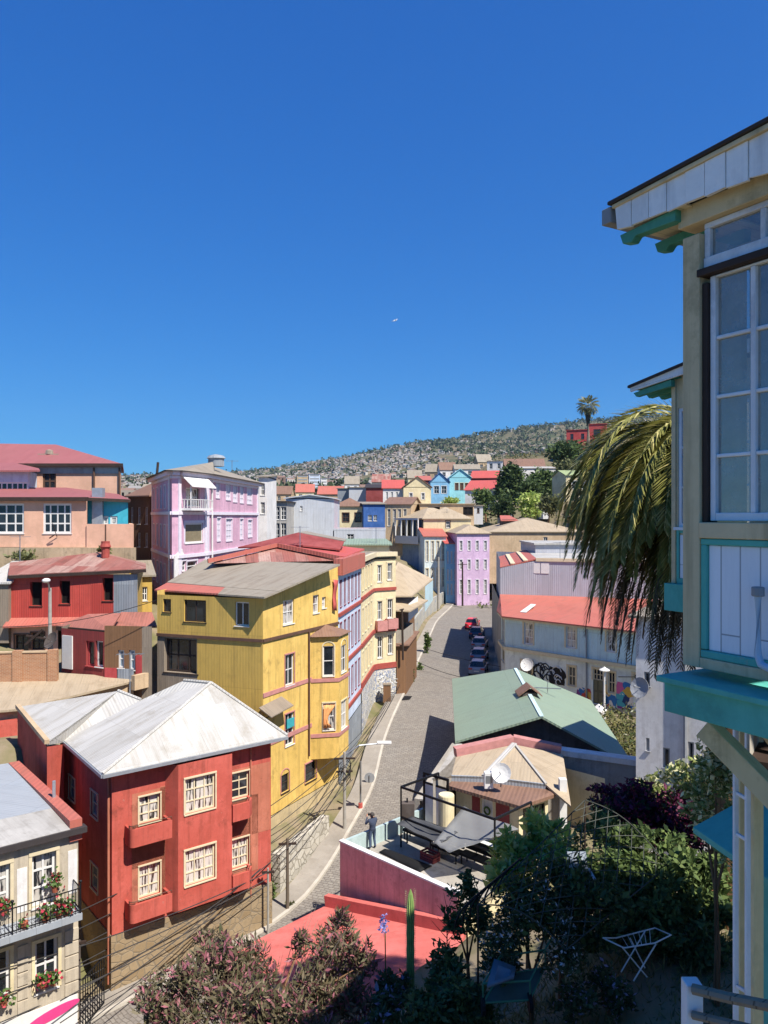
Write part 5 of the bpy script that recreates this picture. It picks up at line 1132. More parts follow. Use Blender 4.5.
    for i in range(5): wall_mesh(m, Fac(seq[i], seq[(i+1) % 5]), 9.5, zt2 if i not in (0,) else 14.9)
    m.face([V(w0.x, w0.y, 14.9), V(w1.x, w1.y, 14.9), V(w1.x, w1.y, zt2)]); m.build('wall', M['lilac_sheet'], ms)
    m = MB(); fw = Fac(w1, w2); fw.box(m, -.1, fw.L, zt2-.05, zt2+.3, -.3, .12); m.build('coping', M['cream_paint'], ms)
    a = V(w0.x, w0.y, 14.95); b = V(w1.x, w1.y, 15.95)
    m = MB(); m.slab([a, b, b+V(2.2, 19, .1), a+V(2.5, 19, .1)], .15); m.build('roof', M['coral_roof'], ms)
    m = MB(); m.slab([b+V(0,.3,-.05), V(w2.x, w2.y+.3, 15.8), V(w2.x+4, w2.y+14, 15.8), b+V(2.2, 17, .05)], .12); m.build('flat_roof', M['white_roof'], ms)
    for k in (.35, .7): m = MB(); m.bar(a.lerp(b, k)+V(0,0,.06), a.lerp(b, k)+V(2.3, 18, .15), .5, .1); m.build('roof_strip', M['cream_paint'], ms)
    for x0, x1 in ((533.5, 540), (541, 549)):
        m = MB(); u0, u1 = fw.px(x0, 567)[0], fw.px(x1, 567)[0]; fw.box(m, u0, u1, zt2-1.35, zt2-.2, 0, .05); m.build('white_panel', M['white'], ms)
    p2 = thing('grey_penthouse', 'low grey roof house with thin white coping on top of the metal storey', 'roof room', (24, 100, 16)); m = MB(); m.box((18.5, 94, 15.9), (26, 104, 17)); m.build('wall', M['lilac_sheet'], p2); m = MB(); m.box((18.3, 93.7, 17.0), (26.3, 104, 17.2)); m.build('roof', M['white_roof'], p2)
    # raised forecourt: pavement, lamp, gate pillar
    m = MB(); q = [f.at(0, 3.55, 0), f.at(f.L, 3.55, 0), f.at(f.L, 3.55, 3.5), f.at(0, 3.55, 3.5)]; m.slab(list(reversed(q)), .4) if 0 else m.slab([q[3], q[2], q[1], q[0]], .4); o = m.build('forecourt', M['sidewalk'], kind='structure')
    lp = street_lamp_at(f.at(f.px(617.5, 700)[0], 3.55, 2.2), 3.9, 'slim white lamp post with hat-shaped shade in front of the mural', 'white')
    g = thing('gate_pillar', 'white plastered gate pillar with pyramid cap below the mural wall', 'pillar', f.at(f.px(624, 706)[0], 2.8, 4.2)); p = g.location; m = MB(); m.box((p.x-.45, p.y-.45, 2.2), (p.x+.45, p.y+.45, 4.6)); m.build('shaft', M['white_wall'], g)
    m = MB(); m.lathe((p.x, p.y, 4.6), [(.7,0),(.7,.1),(.02,.6)], 4); m.build('cap', M['white_wall'], g)
    g = thing('timber_fence', 'brown timber fence on the slope between green roof and mural', 'fence', (19, 56, 2)); fe = Fac((17.3, 57.8), (24, 52.5)); m = MB(); fe.box(m, 0, fe.L, 1.2, 3.6, -.1, 0); m.build('boards', M['wood_brown'], g)
def street_lamp_at(p, h, label, mt):
    t = thing('street_lamp', label, 'street lamp', p); m = MB(); m.tube([p, p+V(0,0,h)], .09, 8, r1=.06); m.build('post', M[mt], t)
    m = MB(); m.lathe(p+V(0,0,h), [(.05,-.1),(.1,.0),(.45,.12),(.42,.18),(.1,.34),(.03,.42)], 12); m.build('shade', M[mt], t); return t
blue_house()

# ================================================================ green roofed hall and dark wall
def green_hall():
    th = thing('green_hall', 'hall with broad pale green sheet roof and dark gable end', 'building', (4.4, 46.8, 2))
    e = [V(4.34, 46.9, 6.75), V(9.45, 46.1, 8.5), V(14.6, 44.6, 5.9), V(16.4, 61, 5.9), V(10.3, 60.3, 8.55), V(5.75, 65, 6.75)]
    m = MB(); m.slab([e[0], e[1], e[4], e[5]], .14); m.slab([e[1], e[2], e[3], e[4]], .14); m.build('roof', M['green_roof'], th)
    m = MB(); m.slab([e[1]+V(-.12,0,.03), e[1]+V(.12,0,.03), e[4]+V(.12,0,.03), e[4]+V(-.12,0,.03)], .05); m.build('ridge_cap', M['pale_blue'], th)
    m = MB(); g = [V(4.6, 47.5, -1), V(14.2, 45.3, -1), V(14.2, 45.3, 5.85), V(9.45, 46.8, 8.3), V(4.6, 47.5, 6.6)]; m.face(g); m.face([V(5.95, 64.5, -1), V(4.6, 47.5, -1), V(4.6, 47.5, 6.6), V(5.95, 64.5, 6.6)]); m.face([V(14.2, 45.3, -1), V(16, 60.5, -1), V(16, 60.5, 5.8), V(14.2, 45.3, 5.8)]); m.face([V(16,60.5,-1), V(5.95,64.5,-1), V(5.95,64.5,6.6), V(10.3,60.1,8.4), V(16,60.5,5.8)]); m.build('wall', M['shed_dark'], th)
    q = pY(529, 693, 54); t = thing('roof_ventilator', 'small brown gabled ventilator astride the green roof ridge', 'ventilator', q); c = e[1].lerp(e[4], .42)
    m = MB(); m.slab([c+V(-.8,-.6,-.05), c+V(0,-.6,.55), c+V(0,.9,.55), c+V(-.8,.9,-.05)], .08); m.slab([c+V(0,-.6,.55), c+V(.8,-.6,-.05), c+V(.8,.9,-.05), c+V(0,.9,.55)], .08); m.build('roof', M['brown_roof'], t); m = MB(); m.box(c+V(-.5,-.45,-.5), c+V(.5,.8,.1)); m.build('body', M['shed_dark'], t)
    c = e[1].lerp(e[4], .62)+V(1.7, 0, -.55); t = thing('roof_antenna', 'low metal antenna lying on the right slope of the green roof', 'antenna', c); m = MB(); m.tube([c+V(0,0,-.1), c+V(0,0,.7)], .03, 5); m.build('mast', M['steel'], t); m = MB(); m.bar(c+V(-.9,.3,.2), c+V(.9,-.3,.25), .12, .06); m.build('arm', M['steel'], t)
    dw = thing('dark_garden_wall', 'tall grey plastered wall with pale coping, in shade under the green roof', 'wall', (9.7, 42.3, 3)); f = Fac((9.6, 42.4), (14.6, 41.0)); m = MB(); f.box(m, 0, f.L, 1, 7.3, -.4, 0); m.build('wall', M['grey_wall'], dw); m = MB(); m.slab([f.at(-.1, 7.65, .15), f.at(f.L, 7.35, .15), f.at(f.L, 7.35, -.6), f.at(-.1, 7.65, -.6)], .3); m.build('coping', M['white_wall'], dw)
    # low street wall towards the corner
    w = thing('corner_wall', 'pale concrete wall stepping down to the cobbled street beside the tan roof', 'wall', (3.3, 42, 3)); m = MB(); f = Fac((1.9, 41.0), (4.45, 47)); 
    m.slab([f.at(0, 5.4, 0), f.at(f.L, 6.6, 0), f.at(f.L, 6.6, .0-.3), f.at(0, 5.4, -.3)], 6); m.build('wall', M['concrete'], w)
    m = MB(); f2 = Fac((4.45, 47), (1.9, 41.0)); m.slab([f2.at(0, 6.62, 0), f2.at(f2.L, 5.42, 0), f2.at(f2.L, 5.42, -.35), f2.at(0, 6.62, -.35)], .1); m.build('coping', M['grey_wall'], w)
green_hall()

# ================================================================ roof terrace building
tA = Vector((-2.06, 36)); ex = Vector((.7071, -.7071)); ey = Vector((.7, .7141))
def TT(a, b, z): p = tA+ex*a+ey*b; return V(p.x, p.y, z)
def terrace():
    th = thing('terrace_house', 'pink walled house with an open roof terrace, black frame and tan hipped roof', 'house', TT(0, 0, 2)); zf = 4.5; L = 7.1; D = 6
    f = Fac(TT(0,0,0).xy, TT(L,0,0).xy); m = MB(); f.box(m, 0, L, -1, 5.25, -.2, 0); m.build('pink_wall', M['pink_deck'], th)
    m = MB(); f.box(m, -.04, L, 5.252, 5.32, -.24, .04); m.build('coping', M['white_wall'], th)
    m = MB(); b = Fac(TT(0,D,0).xy, TT(0,0,0).xy); b.box(m, 0, D-.2, -1, 5.28, -.15, 0); m.build('parapet', plaster('glass_green', '#a9bcb8', '#6f8480', .2, .3), th)
    m = MB(); m.slab([TT(.15, .2, zf), TT(L, .2, zf), TT(L, D, zf), TT(.15, D, zf)], .3); m.build('terrace_floor', plaster('terrace_floor', '#a49c8e', '#5f584e', .35, .2), th)
    m = MB(); r = Fac(TT(L,0,0).xy, TT(L,7,0).xy); wall_mesh(m, r, 1, zf); m.build('side_wall', M['cream'], th); m = MB(); wall_mesh(m, Fac(TT(L, 12, 0).xy, TT(0, 12, 0).xy), 0, 7); m.build('side_wall', M['cream'], th)
    # rear room: lean-to flat roof, walls
    z7 = 6.95; k0, k1, k2 = pz(446, 785, z7), pz(520, 806, z7), pz(553, 795, z7); j0, j1 = pz(453, 781.5, z7+.05), pz(553, 789, z7+.05)
    j0 = V(4.2, 40.2, z7+.1); j1 = V(9.0, 38.4, z7+.1)
    m = MB(); m.slab([k0, k1, k2, j1, j0], .16); m.build('lean_to_roof', M['brown_roof'], th)
    fw = Fac((k0+V(.55,.5,0)).xy, (k1+V(.05,.55,0)).xy); fr = Fac(fw.B, (k2+V(-.2,.2,0)).xy)
    da = fr.rect(528, 806, 556, 842); da = (.25, fr.L-.2, zf+.08, z7-.4)
    dd = [fw.rect(469,800,484,835)]; d0 = (fw.L*.42, fw.L*.60, zf+.03, z7-.35)
    m = MB(); wall_mesh(m, fw, zf, z7-.1, [d0]); wall_mesh(m, fr, 2.5, z7-.1, [da]); wall_mesh(m, Fac((k0+V(.9,2.5,0)).xy, fw.A), zf, z7-.1); m.build('rear_wall', M['cream'], th)
    window(th, fr, da, M['black_iron'], M['dark_glass'], 2, 0, .08, .1)
    window(th, fw, d0, M['white'], M['white'], 0, 0, .1, .1, name='door')
    for a, b in ((.28, .40), (.66, .86)):
        m = MB(); fw.box(m, fw.L*a, fw.L*b, zf, z7-.3, .005, .06); m.build('red_panel', M['maroon'], th)
    wr = thing('door_wreath', 'small dark wreath hanging on the white terrace door', 'wreath', fw.at(fw.L*.51, 6.0, .05)); m = MB(); c = fw.at(fw.L*.51, 6.0, .0); m.tube([c+V(fw.t.x*.17*math.cos(t), fw.t.y*.17*math.cos(t), .17*math.sin(t)) for t in np.linspace(0, 6.3, 14)], .05, 5); m.build('ring', M['green_leaf'], wr)
    m = MB(); c = pz(455.5, 845, zf); c = V(c.x, c.y, zf); m.lathe(TT(3.15, 4.0, zf), [(.38,0),(.38,2.7),(.36,2.75)], 18); m.build('round_column', M['cream'], th)
    # upper body and tan hipped roof
    P = dict(a=pz(433, 779, 7.15), b=pz(456, 757, 7.6), c=pz(514.5, 744.5, 8.05), d=pz(563, 754.5, 7.65), e=pz(571, 806, 6.75), f=pz(546, 784.6, 7.25), g=pz(484.5, 777, 7.3), h=pz(451.5, 776, 7.25))
    m = MB(); m.slab([P['a'], P['h'], P['g'], P['c'], P['b']], .1); m.slab([P['g'], P['f'], P['c']], .1); m.slab([P['f'], P['e'], P['d'], P['c']], .1); ro = m.build('roof', M['tan_roof'], th)
    m = MB(); m.bar(P['g']+V(0,0,.05), P['c']+V(0,0,.05), .28, .1); m.bar(P['f']+V(0,0,.05), P['c']+V(0,0,.05), .12, .08); m.build('ridge_cap', M['white_roof'], ro)
    m = MB(); m.slab([P['h']+V(0,0,.02), P['g']+V(0,0,.02), P['f']+V(0,0,.02), P['f']+V(0,.2,.02), P['g']+V(0,.2,.02), P['h']+V(0,.2,.02)], .5); m.build('upstand', M['blue_roof'], th)
    m = MB()
    for a, b in ((P['b'], P['c']), (P['c'], P['d'])):
        q = V(0, .5, .1); m.bar(a+q, b+q, .55, .5)
    m.build('parapet_cap', M['pink_trim'], th)
    m = MB(); m.slab([P['a'], P['h'], P['b']], 6) ; m.slab([P['b'], P['c'], P['d'], P['d']+V(0,.4,-.2), P['b']+V(0,.4,-.2)], 5); m.build('body_wall', M['concrete'], th)
    m = MB(); q = pz(558, 822, 4.5); m.box((8.6, 37.6, 3.5), (8.95, 37.95, 7.6)); m.build('white_pillar', M['white'], th)
    dm = thing('satellite_dish', 'round white satellite dish standing on the tan hipped roof', 'satellite dish', P['g']+V(.6,-.2,-.3)); m = MB(); c = pY(501.5, 773, 37.6); dish(m, c, .48, V(-.25,-.85,.35)); m.build('dish', M['white'], dm); m = MB(); m.tube([c+V(0,.1,0), c+V(0,.2,-.75)], .04, 6); m.build('mast', M['steel'], dm)
    wb = thing('roof_box', 'small white box unit on the roof edge beside the satellite dish', 'box', P['g']+V(.2,-.5,0)); m = MB(); c = pY(488.5, 780, 37.8); m.box((c.x-.22, c.y-.15, c.z-.4), (c.x+.22, c.y+.2, c.z+.4)); m.build('casing', M['white'], wb, bevel=.03); m = MB(); m.box((c.x-.15, c.y-.17, c.z-.1), (c.x+.15, c.y-.151, c.z+.25)); m.build('grille', M['steel'], wb)
    # black steel pergola frame
    pf = thing('pergola_frame', 'black steel pergola frame over the roof terrace', 'pergola', TT(2, 2.1, zf)); p0, p1 = pz(401, 847, zf), None; a = p0.copy(); b = a+V(ex.x*5.6, ex.y*5.6, 0); c = b+V(ey.x*2.8, ey.y*2.8, 0); d = a+V(ey.x*2.8, ey.y*2.8, 0)
    for p in (a, b, c, d): m = MB(); m.bar(p, p+V(0,0,2.9), .08); m.build('post', M['black_iron'], pf)
    for p, q in ((a, b), (b, c), (a, d)): m = MB(); m.bar(p+V(0,0,2.9), q+V(0,0,2.9), .07, .1); m.build('beam', M['black_iron'], pf)
    for p, q in ((a, b),): m = MB(); m.bar(p+V(0,0,1.45), q+V(0,0,1.45), .07, .09); m.build('rail', M['black_iron'], pf)
    # shade cloth
    cl = NT('mesh_cloth', .9); cl.b.inputs['Alpha'].default_value = .62; cl.col('#8d8d8a')
    def cloth(name, label, C4, mat, sag):
        m = MB(); n = 13; vs = []
        for i in range(n):
            for j in range(n):
                u, v = i/(n-1), j/(n-1); p = C4[0].lerp(C4[1], u).lerp(C4[3].lerp(C4[2], u), v); vs.append(p+V(0, 0, -sag*16*u*(1-u)*v*(1-v)+.05*math.sin(u*17+v*5)*math.sin(v*9)))
        m.mesh(vs, [(i*n+j, i*n+j+1, i*n+n+j+1, i*n+n+j) for i in range(n-1) for j in range(n-1)]); o = m.build(name, mat, smooth=True); tag(o, label, 'shade cloth'); md = o.modifiers.new('thick', 'SOLIDIFY'); md.thickness = .012
    cloth('shade_cloth', 'see-through grey mesh shade cloth sagging over the terrace furniture', [pY(433, 843, 34.6), pY(464, 806, 36.6), pY(519, 829, 33.6), pY(450, 852, 33.2)], cl.m, .25)
    cloth('tarpaulin', 'dark grey tarpaulin slung from the black frame beside the mesh cloth', [pY(396, 824, 36.6), pY(412, 816, 37.4), pY(458, 832, 35), pY(441, 843, 34.4)], plain('tarp', '#4a4b4d', .8), .3)
    # furniture
    for i, (px, py, L_, lab) in enumerate(((420, 843, 1.9, 'long black bench under the dark tarpaulin'), (478, 868, 1.8, 'long black bench at the near right corner of the terrace'), (447, 858, 1.6, 'black bench in the middle of the terrace under the mesh cloth'))):
        p = pz(px, py, zf); t = thing('bench', lab, 'bench', p, 'black benches on the terrace'); dx = V(ex.x, ex.y, 0); dy = V(ey.x, ey.y, 0)
        m = MB(); m.bar(p+V(0,0,.45)-dx*L_/2, p+V(0,0,.45)+dx*L_/2, .5, .12); m.build('seat', M['rubber'], t); m = MB(); m.bar(p+V(0,0,.8)+dy*.28-dx*L_/2, p+V(0,0,.8)+dy*.28+dx*L_/2, .1, .45); m.build('backrest', M['rubber'], t)
        for s in (-1, 1):
            for q in (-.2, .2): m = MB(); e = p+dx*s*(L_/2-.1)+dy*q; m.bar(e, e+V(0,0,.4), .06); m.build('leg', M['black_iron'], t)
    p = pz(430, 860, zf); t = thing('crate', 'dark red slatted crate on the terrace floor', 'crate', p); m = MB(); dx = V(ex.x, ex.y, 0); dy = V(ey.x, ey.y, 0)
    for z in (.06, .2, .34):
        for s in (-1, 1): m.bar(p+dy*.25*s-dx*.4+V(0,0,z), p+dy*.25*s+dx*.4+V(0,0,z), .03, .1); m.bar(p+dx*.4*s-dy*.25+V(0,0,z), p+dx*.4*s+dy*.25+V(0,0,z), .03, .1)
    m.build('slats', M['maroon'], t); m = MB(); m.slab([p+dx*a_+dy*b_+V(0,0,.03) for a_, b_ in ((-.4,-.25),(.4,-.25),(.4,.25),(-.4,.25))], .03); m.build('bottom', M['maroon'], t)
    p = pz(489, 862, zf); t = thing('table', 'low white terrace table beside the black frame', 'table', p); m = MB(); m.slab([p+dx*a_+dy*b_+V(0,0,.72) for a_, b_ in ((-.6,-.35),(.6,-.35),(.6,.35),(-.6,.35))], .05); m.build('tabletop', M['white'], t)
    for s in (-1, 1):
        for q in (-1, 1): m = MB(); e = p+dx*.52*s+dy*.28*q; m.bar(e, e+V(0,0,.67), .05); m.build('leg', M['steel'], t)
    # black mat lying on the floor
    m = MB(); c4 = [pz(379, 853, zf), pz(390, 851, zf), pz(432, 867, zf), pz(420, 873, zf)]; n = 12; vs = []
    for i in range(n):
        for j in range(5): u, v = i/(n-1), j/4; q = c4[0].lerp(c4[3], u).lerp(c4[1].lerp(c4[2], u), v); vs.append(q+V(0,0,.06+.1*abs(math.sin(u*5+v*3))*math.sin(math.pi*v)))
    m.mesh(vs, [(i*5+j, i*5+j+5, i*5+j+6, i*5+j+1) for i in range(n-1) for j in range(4)]); o = m.build('ground_sheet', M['rubber'], smooth=True); tag(o, 'crumpled black sheet lying on the terrace floor near the standing man', 'sheet'); md = o.modifiers.new('thick', 'SOLIDIFY'); md.thickness = .03
    p = pz(415, 876, zf)
    t = thing('meter_cabinet', 'dark grey box on a post at the street edge of the terrace', 'cabinet', TT(1.2, 3.3, 5)); p = TT(1.15, 3.4, zf); m = MB(); m.bar(p, p+V(0,0,2.2), .08); m.build('post', M['black_iron'], t); m = MB(); m.box(p+V(-.3,-.25,1.2), p+V(.35,.2,2.0)); m.build('box', M['shed_dark'], t)
    fd = thing('yard_door', 'pair of white doors in a black frame at the back of the terrace', 'door', pz(436, 826, zf)); q0, q1 = pY(425, 828, 39.6), pY(447, 832, 38.6); ff = Fac(q0.xy, q1.xy); m = MB()
    ff.box(m, -.1, 0, zf, 7.2, -.05, .05); ff.box(m, ff.L, ff.L+.1, zf, 7.2, -.05, .05); ff.box(m, -.1, ff.L+.1, 7.2, 7.32, -.05, .05); ff.box(m, -.1, ff.L+.1, 6.75, 6.83, -.05, .05); m.build('frame', M['black_iron'], fd)
    for a_, b_ in ((.03, ff.L/2-.02), (ff.L/2+.02, ff.L-.03)): m = MB(); ff.box(m, a_, b_, zf+.05, 6.74, -.03, .02); m.build('leaf', M['white_wall'], fd)
    # red deck roof below the pink wall
    rd = thing('red_roof', 'flat bright red roof deck below the pink terrace wall', 'roof', pz(300, 930, 0)); a, b, c, d = pz(331, 903, 2.5), pz(222, 957, 2.1), V(1.2, 25.5, 3.3), pz(466, 931, 3.75)
    m = MB(); m.slab([b, c, d, a], .25); m.build('deck', M['deck_red'], rd); m = MB(); m.slab([b-V(0,0,.27)+V(.2,.1,0), c-V(0,0,.27), d-V(0,0,.27), a-V(0,0,.27)], 3.5); m.build('wall', M['pale_stone'], rd)
    m = MB(); u = V(0,0,.22); n = V(-.36,-.36,0); m.bar(a+u+n*.5, d+u+n*.5, .3, .5); m.build('upstand', M['deck_red'], rd)
terrace()

# ================================================================ white rendered house on the right
def white_house():
    th = thing('white_house', 'plain white rendered house with small windows behind the hanging palm fronds', 'house', (12.5, 38, 5)); A, B = Vector((12.45, 38)), Vector((20.5, 32.5)); f = Fac(A, B)
    hs = [f.rect(644,672,650,686), f.rect(646,738,649.5,751), f.rect(663,748,670,768), f.rect(688,742,694,768)]
    walls(th, [A, B, B+Vector((5.5, 8)), A+Vector((5.5, 8))], 2, 15.6, M['white_wall'], {0: hs}, close_top=False)
    for h in hs: window(th, f, h, M['grey_paint'], M['dark_glass'], 0, 0, .08, .12)
    roof(th, [A, B, B+Vector((5.5, 8)), A+Vector((5.5, 8))], 15.6, 16.1, M['grey_roof'], 'shed', .3)
    dm = thing('satellite_dish', 'grey satellite dish fixed to the corner of the white rendered house', 'satellite dish', f.at(.3, 12, .3)); m = MB(); c = f.at(*f.px(643.5, 686), .5); dish(m, c, .5, V(-.75,-.6,.3)); m.build('dish', M['grey_paint'], dm); m = MB(); m.tube([c, f.at(f.px(646, 684)[0], c.z-.2, 0)], .04, 5); m.build('bracket', M['steel'], dm)
    m = MB(); u = f.px(686, 740)[0]; m.tube([f.at(u, 15, .12), f.at(u, 5, .12)], .1, 6); m.build('downpipe', M['grey_paint'], th)
white_house()

# ================================================================ cars
def car_mesh():
    """hatchback pointing +Y, 4.1 m long, 1.72 wide, origin at the ground"""
    prof = [(-2.05,.32),(-2.08,.75),(-1.95,.98),(-1.1,.98),(1.0,.93),(1.95,.78),(2.05,.6),(2.03,.3)]
    b = MB(); hw = .86
    for s in (-1, 1):
        pts = [(s*hw*(.96 if abs(y) > 1.9 else 1), y, z) for y, z in prof]; b.face(pts if s > 0 else list(reversed(pts)))
    L = [(-hw*(.96 if abs(y) > 1.9 else 1), y, z) for y, z in prof]; Rr_ = [(hw*(.96 if abs(y) > 1.9 else 1), y, z) for y, z in prof]; n = len(prof)
    for i in range(n): j = (i+1) % n; b.face([L[i], Rr_[i], Rr_[j], L[j]][::-1])
    gh = [(-1.75,.97,.78),(-1.45,1.44,.62),(.15,1.46,.62),(.98,.92,.78)]      # greenhouse profile: y, z, half width
    roofb = MB(); roofb.mesh([(s*.6, y, z) for y, z in ((-1.42,1.46),(.12,1.48)) for s in (-1, 1)]+[(s*.55, y, z+.035) for y, z in ((-1.3,1.46),(.0,1.48)) for s in (-1, 1)], [(4,5,7,6),(0,1,5,4),(1,3,7,5),(3,2,6,7),(2,0,4,6)])
    g = MB()
    for i in range(3): (y0,z0,w0),(y1,z1,w1) = gh[i], gh[i+1]; g.face([(-w0,y0,z0),(-w1,y1,z1),(w1,y1,z1),(w0,y0,z0)])
    for s in (-1, 1): p = [(s*w_, y, z) for y, z, w_ in gh]; g.face(p if s > 0 else p[::-1])
    return b, roofb, g
def make_car(label, paint, loc, rz, first=[None]):
    t = thing('parked_car', label, 'car', (0, 0, 0), 'cars parked along the street')
    b, r, g = car_mesh(); b.build('body', paint, t, bevel=.06); r.build('car_roof', paint, t); g.build('windows', M['dark_glass'], t)
    for x in (-.8, .8):
        for y in (-1.3, 1.28):
            w_ = MB(); w_.tube([(x-.1, y, .31), (x+.1, y, .31)], .31, 12); o = w_.build('wheel', M['rubber'], t); h = MB(); sx = 1 if x > 0 else -1; h.tube([(x+sx*.09, y, .31), (x+sx*.115, y, .31)], .19, 10); h.build('rim', M['steel'], o)
    for x in (-.62, .62):
        h = MB(); h.box((x-.2, 2.0, .6), (x+.2, 2.07, .75)); h.build('headlight', M['white'], t); h = MB(); h.box((x-.2, -2.1, .72), (x+.2, -2.0, .9)); h.build('tail_light', M['bright_red'], t)
        h = MB(); s = 1 if x > 0 else -1; h.box((s*.86, .55, .95), (s*1.02, .7, 1.08)); h.build('mirror', paint, t)
    h = MB(); h.box((-.26, -2.11, .52), (.26, -2.07, .63)); h.build('number_plate', M['white'], t)
    t.location = loc; t.rotation_euler = (0, 0, rz); return t
def cars():
    pt = {k: plain('car_'+k, c, .25, .0, .03, .6) for k, c in (('red','#e02030'),('navy','#2b3a55'),('blue','#5f7896'),('steel','#8a97a6'),('silver','#b4b4b2'),('white','#cfcfcb'),('black','#22242a'))}
    spots = [('red','bright red hatchback parked in the street, farthest of the row beside the shaded wall',472.5,628),('navy','dark navy car parked right behind the red hatchback',477,637.5),('steel','grey blue car with shining roof in the middle of the shaded parked row',480,648.5),('blue','mid blue car parked second from the near end of the shaded row',479.5,660.5),('steel','pale blue grey car at the near end of the shaded row beside the green roof',478.5,673)]
    for k, lab, px, py in spots:
        p = street_pt(px, py); make_car(lab, pt[k], p+V(0,0,.01), R(-13))
    for k, lab, px, py, rz in (('silver','silver car parked at an angle on the bend below the lilac house',466,601,R(52)),('white','white car parked on the bend between the silver car and the lamp post',451,595,R(40)),('black','black car parked at the far end of the bend',443.5,590.5,R(25))):
        p = street_pt(px, py); make_car(lab, pt[k], p+V(0,0,.01), rz)
cars()

# ================================================================ poles, lamps, wires
def poles():
    def pole(px, ytop, ybot, Y, label, r=.13, mat='pole_wood', arms=(), cat='utility pole', name='utility_pole'):
        a, b = pY(px, ybot, Y), pY(px, ytop, Y); t = thing(name, label, cat, a); m = MB(); m.tube([a-V(0,0,1.5), b], r, 8, r1=r*.7); m.build('pole', M[mat], t)
        for dz, L_ in arms: m = MB(); m.bar(b+V(-L_/2,-.05,dz), b+V(L_/2,.05,dz), .1); m.build('crossarm', M['dark_wood'], t)
        return t, a, b
    t, a, p1 = pole(287.5, 838, 915, 39.5, 'short wooden utility pole beside the red house on the lower street', .1, arms=((-.3, .9),))
    t, a, p2 = pole(344.5, 752, 862, 47.5, 'wire-tangled concrete utility pole in front of the yellow house bay', .12, 'pole_concrete', arms=((-.4, 1.3), (-1.2, 1.0)))
    m = MB()
    for i in range(5): m.tube([p2+V(.4*math.cos(x*.9+i), .3*math.sin(x*.8+i*2), -1.8+.12*x+.5*math.sin(x+i)) for x in range(9)], .025, 4)
    m.build('cable_tangle', M['wire'], t)
    m = MB(); m.tube([p2+V(0,0,-.2), p2+V(.9,.2,.35), p2+V(2.3,.5,.4)], .05, 6); la = m.build('lamp_arm', M['steel'], t); m = MB(); m.box(p2+V(2.0,.3,.36), p2+V(2.9,.7,.5)); m.build('lamp_head', M['white'], la, bevel=.05)
    t, a, p3 = pole(268, 868, 945, 37.5, 'thin concrete pole with a round meter at the right corner of the red house', .07, 'pole_concrete', arms=((-.2, .6),))
    t, a, p4 = pole(79.5, 940, 1030, 31.0, 'slim dark pole in the alley mouth beside the cream flower house', .06, 'shed_dark', arms=((-.1, .5),))
    t, a, p5 = pole(50, 588, 655, 48.5, 'wooden street lamp pole with small white head above the brick wall', .14, 'pole_concrete', cat='street lamp', name='street_lamp')
    m = MB(); m.tube([p5+V(0,0,-.3), p5+V(.05,-.3,.25), p5+V(.15,-.8,.55)], .05, 6); la = m.build('lamp_arm', M['steel'], t); m = MB(); m.ball(p5+V(.18,-.95,.55), .25, 8, 6, (1, 1.3, .6)); m.build('lamp_head', M['white'], la, smooth=True)
    m = MB(); m.bar(p5+V(-1.6,.05,-3.6), p5+V(-.4,-.05,-2.6), .14); m.bar(p5+V(-1.5,0,-3.0), p5+V(-.2,0,-3.2), .1); m.build('brace', M['dark_wood'], t)
    t, a, p6 = pole(438.5, 557, 600, 128, 'tall pale utility pole at the bend of the street', .22, 'pole_concrete', arms=((-.5, 2),))
    t, a, p7 = pole(462.5, 562, 597, 130, 'dark utility pole in front of the lilac town house', .17, 'dark_wood', arms=((-.4, 1.6),))
    # traffic sign
    a, b = pY(369.5, 812, 53.5), pY(369.5, 778, 53.5); t = thing('road_sign', 'round grey road sign seen from behind on a thin post by the kerb', 'sign', a); m = MB(); m.tube([a-V(0,0,.5), b+V(0,0,.2)], .04, 6); m.build('post', M['steel'], t); m = MB(); m.tube([b+V(0,.04,0), b+V(0,.07,0)], .36, 16); m.build('disc', M['grey_paint'], t)
    a = pY(360.5, 826, 50); t = thing('bollard_post', 'red and white painted post standing behind the terrace parapet', 'post', a); m = MB(); m.tube([a-V(0,0,.6), a+V(0,0,1.5)], .14, 8); m.build('red_part', M['bright_red'], t); m = MB(); m.tube([a+V(0,0,1.5), a+V(0,0,4.2)], .06, 8); m.build('steel_part', M['steel'], t)
    a = street_pt(387, 702); t = thing('utility_cabinet', 'small brown wooden cabinet on the pavement by the graffiti wall', 'cabinet', a); m = MB(); m.box(a+V(-.35,-.3,0), a+V(.35,.3,1.6)); m.build('box', M['wood_brown'], t); m = MB(); m.box(a+V(-.4,-.35,1.6), a+V(.4,.35,1.68)); m.build('lid', M['wood_grey'], t)
    for px, py in ((401, 697),):
        a = street_pt(px+3, py); m = MB(); m.slab([a+V(-.3,-1.2,.02), a+V(.5,-1.0,.02), a+V(1.0,1.2,.02), a+V(.2,1.0,.02)], .01); o = m.build('drain_grate', M['rubber']); tag(o, 'dark rectangular drain grate in the cobbles near the kerb', 'grate')
    # overhead wires
    def wire(a, b, sag, r=.026, n=14):
        m = MB(); m.tube([a.lerp(b, i/n)+V(0, 0, -sag*4*(i/n)*(1-i/n)) for i in range(n+1)], r, 4); o = m.build('overhead_wire', M['wire'])
        tag(o, 'thin black overhead wire in the bundle strung along the lower street', 'wire', 'overhead wires along the lower street')
    for i in range(5): wire(pY(-25, 955+i*19, 28+.3*i), p2+V(-.5+.25*i, 0, -.3-.35*i), .9+.12*i)
    for i in range(3): wire(pY(60, 1045-i*22, 28.5), p1+V(-.35+.3*i, 0, -.3), .4)
